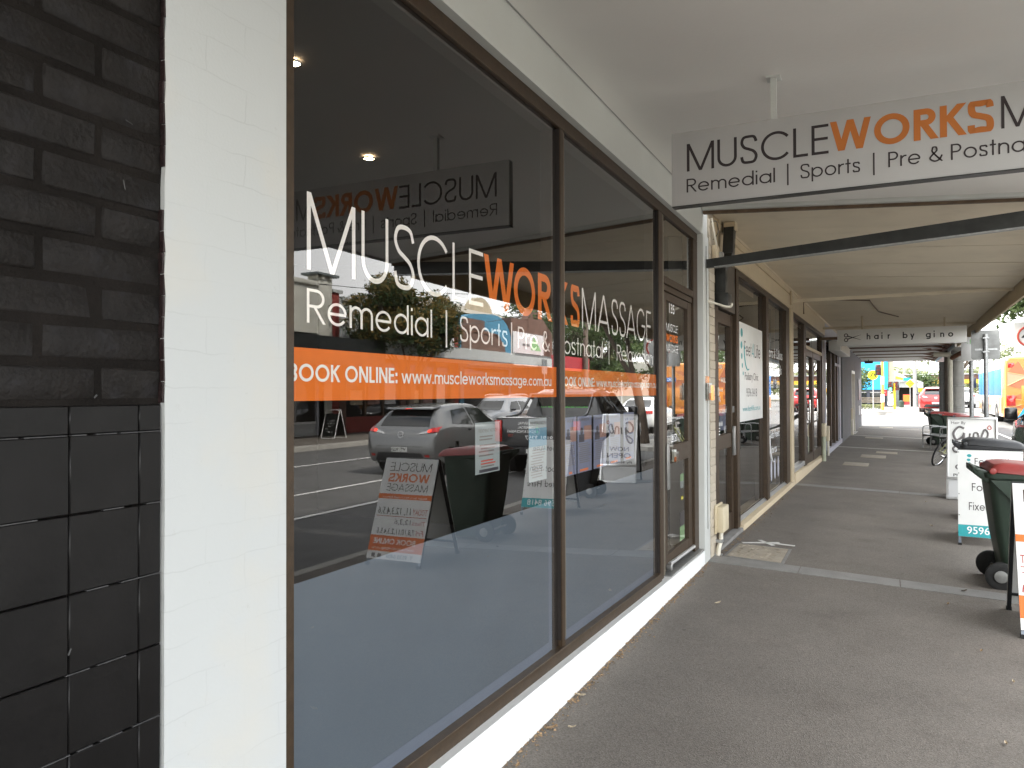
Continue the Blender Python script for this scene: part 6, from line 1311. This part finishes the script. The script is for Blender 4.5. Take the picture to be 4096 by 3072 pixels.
for a, b in ((24.72, 28.58), (29.02, 32.98)):
    WB(FXO+.05, FXO+.25, a, b, -.05, .6).build('stall_riser', 'opp_red_brick', ow); WB(FXO+.08, FXO+.12, a, b, .6, 3.09).build('shop_window', 'car_glass', ow)
    for k in (1, 2): WB(FXO+.02, FXO+.08, a+(b-a)*k/3-.05, a+(b-a)*k/3+.05, .6, 3.09).build('window_bar', 'brown_timber', ow)
    for k, mt in enumerate(('opp_tan', 'paper_pink', 'opp_white')): WB(FXO+.03, FXO+.06, a+.3+k*1.2, a+1.1+k*1.2, 1.1, 1.7+.3*k).build('window_poster', mt, ow)
# blue arched front with tan roof behind
oa = wthing('arched_shop', 'shop with a blue curved front wall and arched brown windows below a tan roof', 'building', (FXO, 36, 0))
arch = [(FXO, 34.0, -.05), (FXO, 40.0, -.05), (FXO, 40.0, 4.6)]+[(FXO, 37.9+2.1*math.cos(a), 4.6+1.35*math.sin(a)) for a in [k*math.pi/16 for k in range(1, 8)]]+[(FXO, 37.6, 5.95), (FXO, 35.5, 5.8), (FXO, 34.0, 5.45)]
MB().extrude(arch, (.6, 0, 0)).build('front_wall', 'opp_blue', oa)
inner = [(FXO-.02, 34.1, 3.3), (FXO-.02, 39.2, 3.3), (FXO-.02, 39.2, 4.0)]+[(FXO-.02, 36.4+2.8*math.cos(a), 4.0+1.0*math.sin(a)) for a in [k*math.pi/14 for k in range(1, 7)]]+[(FXO-.02, 34.1, 5.0)]
MB().extrude(inner, (.01, 0, 0)).build('arched_recess', 'opp_brown', oa)
for k in range(4):
    yc = 34.6+k*1.15; MB().ring((FXO-.04, yc-.2, 3.9), XV, .95, .05, 14, 6, -.0, 1.7).build('arch_rib', 'rust', oa)
    WB(FXO-.06, FXO-.03, yc, yc+.06, 3.3, 3.95).build('window_bar', 'rust', oa); WB(FXO-.035, FXO-.025, yc+.1, yc+1.0, 3.32, 3.85).build('window_pane', 'opp_stone', oa)
WB(FXO-.05, FXO-.01, 34.1, 36.6, 4.95, 5.5).build('grey_sign', 'opp_brown', oa)
awa = WB(15.3, FXO, 34.95, 40.0, 3.05, 3.15).build('awning', 'opp_white', oa); WB(15.2, 15.298, 34.95, 40.0, 3.0, 3.5).build('fascia', 'opp_grey', awa)
WB(FXO-.02, FXO-.005, 34.4, 39.6, .4, 2.9).build('shop_window', 'car_glass', oa)
MB().hexa([(20, 33.8, 5.0), (30, 33.8, 5.0), (30, 45, 5.0), (20, 45, 5.0), (20, 33.8, 6.15), (30, 33.8, 6.15), (30, 45, 6.15), (20, 45, 6.15)]).build('rear_wall', 'opp_tan', oa)
MB().hexa([(19.6, 33.4, 6.15), (30, 33.4, 6.15), (30, 45.4, 6.15), (19.6, 45.4, 6.15), (22, 36, 7.1), (28, 36, 7.1), (28, 44, 7.1), (22, 44, 7.1)]).build('roof', 'opp_roof', oa)
MB().extrude([(21, 40.5, 6.2)]+[(21, 42.3+1.6*math.cos(math.pi-a), 6.4+1.2*math.sin(a)) for a in [k*math.pi/10 for k in range(11)]]+[(21, 44.1, 6.2)], (.4, 0, 0)).build('curved_parapet', 'opp_tan', oa)
# brown gabled building with white billboard
og = wthing('gabled_shop', 'brown gabled building with a white billboard and maroon awning', 'building', (FXO, 42, 0))
WB(FXO, 27, 40.05, 43.2, -.05, 6.0).build('wall', 'opp_brown', og)
MB().extrude([(FXO-.02, 42.4, -.05), (FXO-.02, 46.2, -.05), (FXO-.02, 46.2, 5.4), (FXO-.02, 43.3, 7.0), (FXO-.02, 42.4, 6.1)], (.5, 0, 0)).build('gable', 'opp_brown', og)
bb = WB(FXO-.1, FXO-.06, 40.1, 44.6, 3.95, 5.2).build('billboard', 'opp_white', og)
MB().poly([(FXO-.103, 42.6, 4.2), (FXO-.103, 44.2, 4.2), (FXO-.103, 43.0, 5.05)]).build('billboard_mark', 'opp_green', bb); MB().box(FXO-.104, FXO-.102, 41.4, 42.4, 4.4, 4.55).build('billboard_mark', 'ink_grey', bb)
aw_ = WB(15.3, FXO, 40.05, 46.2, 3.4, 3.5).build('awning', 'opp_maroon', og); WB(15.2, 15.298, 40.05, 46.2, 2.9, 3.75).build('fascia', 'opp_maroon', aw_)
WB(FXO-.12, FXO-.06, 40.1, 46.1, 3.76, 3.92).build('cornice', 'opp_stone', og)
for k, (y0, y1, h, mt) in enumerate(((72, 80, 4.6, 'opp_cream'), (80.1, 92, 3.6, 'opp_white'))):
    o2 = wthing('low_shop', ('low cream shop beyond the opposite trees', 'lowest white shop further along the opposite row')[k], 'building', (FXO, y0, 0))
    WB(FXO, 27, y0, y1, -.05, h).build('wall', mt, o2); a2 = WB(15.6, FXO, y0, y1, 3.0, 3.1).build('awning', 'opp_grey', o2); WB(15.5, 15.598, y0, y1, 2.8, 3.3).build('fascia', 'opp_white' if k else 'opp_stone', a2); WB(FXO-.03, FXO-.01, y0+.6, y1-.6, .5, 2.6).build('shop_window', 'car_glass', o2)
# chalk board on the far footpath
cbd = thing('a_frame_board', 'black chalk board in a white frame on the opposite footpath', 'sandwich board', (16.25, 22.0, -.05), .1)
for sg in (-1, 1):
    up_ = .26*sg
    q = [(-.33, -.30*sg, 0), (.33, -.30*sg, 0), (.33, -.02*sg, 1.02), (-.33, -.02*sg, 1.02)]
    for i in range(4): MB().tube([q[i], q[(i+1) % 4]], .018, 6).build('frame', 'sign_white', cbd)
    MB().hexa([(-.31, -.28*sg, .07), (.31, -.28*sg, .07), (.31, -.275*sg, .07), (-.31, -.275*sg, .07), (-.31, -.07*sg, .88), (.31, -.07*sg, .88), (.31, -.065*sg, .88), (-.31, -.065*sg, .88)]).build('panel', 'opp_black', cbd)
ch = MB()
for k, (a, b) in enumerate(((-.2, .2), (-.22, .18), (-.15, .1), (-.1, .2), (-.2, .12))):
    l = .62-k*.1; y_ = -.285+.21*(l-.07)/.81-.004
    x = a
    while x < b: ch.tube([(x, y_, l), (x+.03, y_+.004, l+.02)], .004, 4); x += .05
ch.build('chalk_marks', 'vinyl_white', cbd)
# power pole and street light across the road
t = pole('timber_power_pole', 'brown timber power pole with crossarm across the road', 'pole', 15.0, 45.0, .19, 9.5, 'pole_timber', .13, -.1)
MB().box(-.06, .06, -1.1, 1.1, 8.9, 9.02).build('crossarm', 'pole_timber', t); MB().tube([(-.15, 0, 7.6), (-.15, 0, 8.3)], .16, 12).build('transformer', 'dark_steel', t)
wr_ = []
for k, (a, b) in enumerate((((15., 45, 8.2), (17.0, 22, 5.6)), ((15, 45, 7.8), (17.6, 33, 5.0)))):
    P = [Vector(a)+(Vector(b)-Vector(a))*i/14-Vector((0, 0, 1.0*(1-(2*i/14-1)**2)*.4)) for i in range(15)]
    MB().tube([tuple(p_) for p_ in P], .014, 5).build('wire', 'car_black', t)
for o_ in [c for c in t.children if c.name.startswith('wire')]: o_.matrix_parent_inverse = Matrix.Translation((-15.0, -45.0, .1))
t = pole('street_light', 'pale steel street light with a bent arm', 'street light', 14.9, 52, .07, 5.2, 'sign_white', .05, -.1)
MB().tube(cat_rom([(0, 0, 5.2), (0, .1, 5.6), (-.3, .4, 5.9), (-1.5, 1.2, 6.2)], 4), .045, 8).build('arm', 'sign_white', t, smooth=1.); MB().box(-1.9, -1.4, 1.05, 1.35, 6.16, 6.26).build('lamp_head', 'grey_metal', t, bevel=.03)
t = pole('street_sign', 'grey backs of two tall plates on one post across the road', 'sign', 14.95, 38.3, .035, 3.1, 'galvanised', None, -.1); WB(-.02, .0, -.35, -.04, 2.7, 3.5).build('plate', 'sign_back', t); WB(-.02, .0, .04, .35, 2.7, 3.5).build('plate', 'sign_back', t)

# ------------------------------------------------------------------ trees
def tree(label, loc, blobs, stems, mat_list, nleaf, lsz, seed, trunk_r=.14, name='street_tree', cat='tree'):
    rnd = random.Random(seed); t = thing(name, label, cat, loc)
    m = MB()
    for (pts, r0, r1) in stems: m.tube(cat_rom(pts, 4), r0, 7, r1)
    tops = [Vector(s_[0][-1]) for s_ in stems]
    for (c, rx, ry, rz_) in blobs:        # limbs reaching into each clump
        c = Vector(c); a = min(tops, key=lambda p_: (p_-c).length)
        for _ in range(4):
            e_ = c+Vector((rnd.uniform(-.6, .6)*rx, rnd.uniform(-.6, .6)*ry, rnd.uniform(-.5, .6)*rz_)); mdl = (a+e_)/2+Vector((rnd.uniform(-.2, .2), rnd.uniform(-.2, .2), rnd.uniform(-.1, .25)))
            m.tube(cat_rom([tuple(a), tuple(mdl), tuple(e_)], 3), .035, 5, .008)
    m.build('trunk', 'bark', t, smooth=1.)
    for k, mt in enumerate(mat_list):
        vs = []; fs = []
        for i in range(nleaf//len(mat_list)):
            (c, rx, ry, rz_) = rnd.choice(blobs)
            while True:
                d = Vector((rnd.uniform(-1, 1), rnd.uniform(-1, 1), rnd.uniform(-1, 1)))
                if .25 < d.length < 1: break
            d = d*(d.length**-.35)     # push towards the surface
            if k == 0 and d.z < -.15 and rnd.random() < .8: d.z = -d.z
            p_ = Vector(c)+Vector((d.x*rx, d.y*ry, d.z*rz_))*(1+.16*math.sin(d.x*7+c[0])*math.cos(d.y*6+d.z*5))+Vector((rnd.gauss(0, .07), rnd.gauss(0, .07), rnd.gauss(0, .07)))
            a = Vector((rnd.gauss(0, 1), rnd.gauss(0, 1), rnd.gauss(0, .7))).normalized(); b = a.orthogonal().normalized(); b = (Matrix.Rotation(rnd.uniform(0, 6.28), 3, a) @ b)
            s1 = lsz*rnd.uniform(.6, 1.3); n0 = len(vs)
            vs += [tuple(p_-a*s1), tuple(p_+b*s1*.38), tuple(p_+a*s1), tuple(p_-b*s1*.38)]; fs.append((n0, n0+1, n0+2, n0+3))
        mm = MB(); mm.v = vs; mm.f = fs
        me = bpy.data.meshes.new('crown'); me.from_pydata(vs, [], fs); me.materials.append(MATS[mt]); o = bpy.data.objects.new('crown', me); COL.objects.link(o); o.parent = t
    return t
bl = []
r_ = random.Random(3)
for k in range(30):
    a = r_.uniform(0, 6.28); h = r_.uniform(0, 1); rr2 = math.sqrt(max(.05, 1-(h-.35)**2*1.9))
    bl.append(((math.cos(a)*1.7*rr2*r_.uniform(.4, 1), math.sin(a)*2.9*rr2*r_.uniform(.4, 1), 3.6+h*2.15), r_.uniform(.55, .9), r_.uniform(.6, 1.0), r_.uniform(.4, .7)))
stm = [([(0, 0, 0), (.05, .02, .9), (-.05, .0, 1.6)], .17, .14)]
for k in range(9):
    a = 2*math.pi*k/9; stm.append(([(-.05, 0, 1.5), (.3*math.cos(a), .4*math.sin(a), 2.3), (.8*math.cos(a), 1.3*math.sin(a), 3.3), (1.0*math.cos(a), 1.7*math.sin(a), 4.0)], .07, .02))
tree('bushy round street tree with rust tinged olive top across the road', (15.3, 25.6, -.06), bl, stm, ['leaf_olive', 'leaf_dark'], 26000, .085, 5)
def euc(label, loc, H, R, n, seed, mats, low=.62):
    r_ = random.Random(seed); b_ = []
    for k in range(26):
        a = r_.uniform(0, 6.28); d = math.sqrt(r_.uniform(.03, 1)); b_.append(((math.cos(a)*R*d, math.sin(a)*R*d, H*(low+(.98-low)*r_.random()*(1.15-d*.5))), r_.uniform(.7, 1.3), r_.uniform(.7, 1.3), r_.uniform(.4, .8)))
    s_ = [([(0, 0, 0), (.1, .05, H*.25), (.0, .2, H*.45)], .26, .18)]
    for k in range(5): a = 2*math.pi*k/5+.4; s_.append(([(0, .2, H*.43), (R*.25*math.cos(a), R*.25*math.sin(a), H*.6), (R*.55*math.cos(a), R*.55*math.sin(a), H*.78)], .13, .04))
    tree(label, loc, b_, s_, mats, n, .13, seed, name='gum_tree')
MB().rings([[(4.6+1.1*math.cos(a), 24.6+2.6*math.sin(a), z) for a in [j*2*math.pi/24 for j in range(24)]] for z in (-.3, -.06)]).build('kerb_outstand', 'kerb_concrete', smooth=.6)['kind'] = 'structure'
r_ = random.Random(31); bl = []
for k in range(34):
    a = r_.uniform(0, 6.28); d = math.sqrt(r_.uniform(.02, 1)); bl.append(((1.6+math.cos(a)*2.7*d, 2.0+math.sin(a)*4.6*d, 4.0+2.9*r_.random()*(1.2-d*.5)), r_.uniform(.5, 1.), r_.uniform(.5, 1.), r_.uniform(.35, .7)))
bl += [((-.75+.28*k, -.2+.25*(k % 3), 3.75+.16*((k*2) % 5)), .38, .5, .28) for k in range(7)]
tree('leaning gum tree with forked trunk on the kerb outstand', (5.15, 23.6, -.06), bl, [([(0, 0, 0), (.12, .05, 1.), (.35, .2, 1.9)], .17, .14), ([(.35, .2, 1.85), (.7, .6, 3.0), (1.0, 1.2, 4.6)], .10, .05), ([(.35, .2, 1.85), (.9, .1, 2.9), (1.7, .6, 4.2), (2.2, 1.6, 5.2)], .09, .04), ([(.7, .6, 3.0), (1.2, 2.0, 4.2), (1.6, 3.4, 5.)], .06, .03), ([(.85, .9, 3.8), (.45, .5, 4.25), (.1, .1, 4.2)], .035, .02), ([(.45, .5, 4.25), (0, .1, 4.15), (-.45, 0, 4.05)], .025, .012)], ['leaf_dark', 'leaf_green'], 15000, .10, 31, name='gum_tree')
euc('tall gum tree far along the opposite kerb', (15.0, 62, -.05), 10., 4.6, 9000, 11, ['leaf_dark', 'leaf_green'])
euc('bushy gum tree next to the gabled building', (16.2, 50.5, -.05), 7.6, 3.4, 11000, 41, ['leaf_green', 'leaf_dark'], .28)
euc('bushy gum tree midway along the opposite trees', (17.5, 57, -.05), 8.6, 3.6, 9000, 42, ['leaf_pale', 'leaf_dark'], .25)
euc('bushy gum tree at the end of the opposite trees', (16.5, 66, -.05), 8.0, 4.0, 8000, 43, ['leaf_green', 'leaf_dark'], .25)
euc('broad gum tree behind the opposite shops', (21, 54, -.05), 9.5, 4.5, 9000, 12, ['leaf_green', 'leaf_dark'])
euc('gum tree beside the railway bridge', (9, 92, .3), 7., 4., 5000, 13, ['leaf_pale', 'leaf_green'])
euc('low spreading tree in front of the railway bridge', (5.0, 78, .4), 2.5, 1.0, 2200, 15, ['leaf_green', 'leaf_dark'])
euc('small tree against the blue wall', (-.3, 60, .35), 2.6, .8, 2500, 16, ['leaf_green', 'leaf_dark'])
euc('pale gum tree beyond the railway line', (22, 120, .3), 9., 6., 5000, 17, ['leaf_pale', 'leaf_green'])
# wooded hill
hm = MB(); vs = []; fs = []; rnd = random.Random(9)
for k in range(26000):
    x = rnd.uniform(-60, 90); y = rnd.uniform(195, 235); top = 6.2+1.5*math.sin(x*.07+1)+.9*math.sin(x*.31)+.02*x
    z = .5+(top-.3)*math.sqrt(rnd.random())*(.6+.4*(y-195)/40); a = Vector((rnd.gauss(0, 1), rnd.gauss(0, 1), rnd.gauss(0, 1))).normalized(); b = a.orthogonal().normalized(); s1 = rnd.uniform(.3, .75); n0 = len(vs); p_ = Vector((x, y, z))
    vs += [tuple(p_-a*s1), tuple(p_+b*s1*.6), tuple(p_+a*s1), tuple(p_-b*s1*.6)]; fs.append((n0, n0+1, n0+2, n0+3))
me = bpy.data.meshes.new('woodland'); me.from_pydata(vs, [], fs); me.materials.append(MATS['leaf_pale']); o = bpy.data.objects.new('woodland', me); COL.objects.link(o); tag(o, 'distant pale green wooded rise beyond the railway', 'woodland', kind='stuff')

# ------------------------------------------------------------------ the far corner
bw = wthing('blue_building', 'building with a bright blue upper wall over a dark shopfront beyond the crossing', 'building', (-2, 66, .35))
WB(-9, 2.12, 66, 74, 1.75, 7.2).build('upper_wall', 'sky_blue_wall', bw); WB(-9, 2.1, 66.1, 74, .3, 1.748).build('lower_wall', 'navy_wall', bw)
for k in range(4): wd = WB(-3.2+k*1.35, -2.1+k*1.35, 66.05, 66.09, .55, 1.55).build('window', 'car_glass', bw); WB(-3.2+k*1.35, -2.1+k*1.35, 66.0, 66.045, 1.5, 1.56).build('window_head', 'grey_metal', wd)
WB(1.75, 2.05, 66.04, 66.09, 1.25, 1.75).build('small_sign', 'opp_maroon', bw)
sb_ = wthing('brick_shop', 'small white gabled shop with dark entrance beside the blue building', 'building', (3.2, 67, .35))
WB(2.16, 2.55, 66.3, 72, 2.2, 5.6).build('brick_tower', 'opp_tan', sb_); WB(2.66, 4.3, 67, 73, 1.9, 2.35).build('sign_board', 'opp_grey', sb_); WB(2.66, 4.3, 67.6, 73, .3, 1.898).build('entrance', 'room_dark', sb_); WB(2.66, 2.9, 66.9, 67.2, .3, 1.9).build('side_pier', 'opp_stone', sb_); WB(4.1, 4.3, 66.9, 67.2, .3, 1.9).build('side_pier', 'opp_stone', sb_)
MB().hexa([(2.5, 66.8, 2.35), (4.5, 66.8, 2.35), (4.5, 73, 2.35), (2.5, 73, 2.35), (2.5, 66.8, 3.3), (3.6, 66.8, 2.6), (3.6, 73, 2.6), (2.5, 73, 3.3)]).build('roof', 'opp_white', sb_)
MB().hexa([(2.68, 66.7, 2.6), (3.5, 66.7, 2.4), (3.5, 66.78, 2.4), (2.68, 66.78, 2.6), (2.68, 66.7, 2.78), (3.5, 66.7, 2.56), (3.5, 66.78, 2.56), (2.68, 66.78, 2.78)]).build('barge_board', 'bridge_yellow', sb_); WB(3.2, 3.7, 66.6, 66.7, 2.42, 2.65).build('shop_sign', 'sky_blue_wall', sb_)
br = wthing('railway_bridge', 'brown steel railway bridge with pale railings and yellow edge', 'bridge', (8, 100, .3))
WB(2.6, 60, 99, 104, 2.95, 3.5).build('deck_girder', 'bridge_brown', br); WB(2.6, 60, 98.9, 98.99, 2.5, 2.94).build('yellow_edge', 'bridge_yellow', br); WB(2.6, 60, 98.9, 99.1, 3.5, 3.62).build('walkway', 'opp_grey', br)
for k in range(30): WB(2.8+k*1.5, 2.86+k*1.5, 98.95, 99.0, 3.62, 4.7).build('rail_post', 'galvanised', br)
for z in (3.95, 4.3, 4.66): WB(2.6, 48, 98.95, 99.0, z, z+.05).build('hand_rail', 'galvanised', br)
WB(5.4, 6.4, 98.85, 98.89, 3.0, 3.4).build('height_plate', 'sign_white', br)
for x in (1.5, 22): WB(x, x+1.2, 99, 104, .2, 2.94).build('abutment', 'concrete', br)
for k, (x, h) in enumerate(((4.2, 6.5), (6.8, 6.6))): t = pole('gantry_mast', ('slim grey railway mast nearer the shop', 'slim grey railway mast over the road')[k], 'mast', x, 101, .09, h, 'galvanised', .07, .3); MB().tube([(0, 0, h*.9), (2.4, 0, h*.93)], .05, 6).build('arm', 'galvanised', t)
isl = MB(); isl.rings([[(1.45+.75*math.cos(a)*k, 48.0+1.1*math.sin(a)*k, z) for a in [j*2*math.pi/20 for j in range(20)]] for k, z in ((1, .2), (1, .47), (.94, .5))]); isl.build('traffic_island', 'kerb_concrete', smooth=.6)['kind'] = 'structure'
t = pole('crossing_sign', 'round yellow pedestrian sign with walking legs on a thin pole', 'sign', 1.18, 48, .03, 2.1, 'galvanised', None, .48)
d_ = MB().lathe((0, -.04, 2.04), (0, -1, 0), [(.27, 0), (.27, .012), (.26, .014)], 28).build('disc', 'sign_yellow', t)
for sx in (-1, 1): MB().hexa([(sx*.13-.03, -.06, 1.93), (sx*.13+.03, -.06, 1.93), (sx*.13+.03, -.056, 1.93), (sx*.13-.03, -.056, 1.93), (sx*.03-.02, -.06, 2.15), (sx*.03+.03, -.06, 2.15), (sx*.03+.03, -.056, 2.15), (sx*.03-.02, -.056, 2.15)]).build('leg_symbol', 'ink_black', d_); MB().box(min(sx*.1, sx*.19), max(sx*.1, sx*.19), -.06, -.056, 1.87, 1.9).build('foot_symbol', 'ink_black', d_)
def signal(label, x, y, z0, h, head_z, lit, pm='pole_stripe', heads=((0, -.18),)):
    t = pole('traffic_signal', label, 'traffic light', x, y, .085, h, pm, .07, z0)
    for (dx, dy) in heads:
        b_ = MB().box(dx-.17, dx+.17, dy-.12, dy+.1, head_z, head_z+.62).build('signal_head', 'car_black', t, bevel=.03)
        for k, zz in enumerate((.11, .31, .51)):
            MB().lathe((dx, dy-.121, head_z+zz), (0, -1, 0), [(.085, 0), (.085, .01), (.05, .02)], 16).build('lens', 'signal_green' if (k == 0 and lit and dx < 0) else 'signal_red', b_); MB().ring((dx, dy-.16, head_z+zz), YV, .09, .012, 14, 5).build('visor', 'car_black', b_)
    return t
t = signal('orange striped signal pole with a dark signal head on the island', 1.66, 47.6, .48, 3.1, 2.0, False, 'pole_stripe', ((-.2, .1),))
for z in (.5, 1.5): MB().tube([(0, 0, z), (0, 0, z+.45)], .089, 12).build('white_stripe', 'sign_white', t)
signal('traffic signal with a lit green lamp beside the small shop', 2.40, 56, .38, 1.75, 1.25, True, 'sign_amber', ((-.24, -.1), (.12, .1)))
t = pole('concrete_pole', 'pale leaning concrete power pole beyond the crossing', 'pole', 3.98, 66, .14, 6.5, 'pole_concrete', .10, .38)
t = pole('warning_sign', 'amber diamond clearance warning sign on a grey pole', 'sign', 3.45, 60, .025, 2.0, 'galvanised', None, .38)
dm = MB().extrude([(-.29, -.03, 1.75), (0, -.03, 1.46), (.29, -.03, 1.75), (0, -.03, 2.04)], (0, .01, 0)).build('diamond', 'sign_amber', t)
for k, w_ in enumerate((.1, .2, .12)): MB().box(-w_, w_, -.034, -.031, 1.66+k*.08, 1.69+k*.08).build('legend_bar', 'ink_black', dm)
t = pole('speed_sign', 'white speed plate over a yellow plate on a grey pole', 'sign', 4.1, 60, .025, 1.9, 'galvanised', None, .38)
MB().box(-.15, .15, -.03, -.02, 1.45, 1.85).build('white_plate', 'sign_white', t); MB().ring((0, -.032, 1.65), YV, .11, .012, 18, 5).build('ring_mark', 'ink_grey', t); MB().box(-.15, .15, -.03, -.02, 1.16, 1.44).build('yellow_plate', 'sign_amber', t)
kb = thing('orange_kiosk', 'narrow orange and white kiosk beside the dark entrance', 'kiosk', (3.32, 63.5, .38)); MB().box(-.22, .22, -.2, .2, 0, .98).build('cabinet', 'opp_maroon', kb); MB().box(-.215, .215, -.205, -.201, .45, .95).build('upper_panel', 'board_orange', kb); MB().box(-.215, .215, -.205, -.201, .05, .2).build('white_stripe', 'sign_white', kb)
gb = thing('litter_bin', 'small green litter bin beside the orange kiosk', 'bin', (2.98, 63.3, .38)); MB().lathe((0, 0, 0), ZV, [(.14, 0), (.17, .05), (.18, .42), (.19, .43), (.19, .47)], 14).build('barrel', 'bin_green', gb, smooth=.6); MB().lathe((0, 0, .47), ZV, [(.19, 0), (.12, .06), (.05, .07)], 14).build('hood', 'bin_green', gb, smooth=.6)
hv = []; hf = []; rnd = random.Random(21)
for k in range(2600):
    x, y, z = rnd.uniform(-4, 1.75), rnd.uniform(57.2, 58.2), .38+.30*math.sqrt(rnd.random()); a = Vector((rnd.gauss(0, 1), rnd.gauss(0, 1), rnd.gauss(0, 1))).normalized(); b = a.orthogonal().normalized(); s1 = .07; n0 = len(hv); p_ = Vector((x, y, z)); hv += [tuple(p_-a*s1), tuple(p_+b*s1*.5), tuple(p_+a*s1), tuple(p_-b*s1*.5)]; hf.append((n0, n0+1, n0+2, n0+3))
me = bpy.data.meshes.new('hedge'); me.from_pydata(hv, [], hf); me.materials.append(MATS['leaf_pale']); o = bpy.data.objects.new('low_hedge', me); COL.objects.link(o); tag(o, 'low clipped pale green hedge before the blue building', 'hedge')
tb = thing('timber_bench', 'weathered timber bench between hedge and blue building', 'bench', (1.0, 61, .38))
for k in range(4): MB().box(-.75, .75, .0, .03, .42+k*.1, .49+k*.1).build('back_slat', 'timber_grey', tb)
for k in range(3): MB().box(-.75, .75, -.42+k*.14, -.3+k*.14, .40, .43).build('seat_slat', 'timber_grey', tb)
for x in (-.7, .66): MB().box(x, x+.05, -.42, .03, 0, .40).build('leg', 'timber_grey', tb)
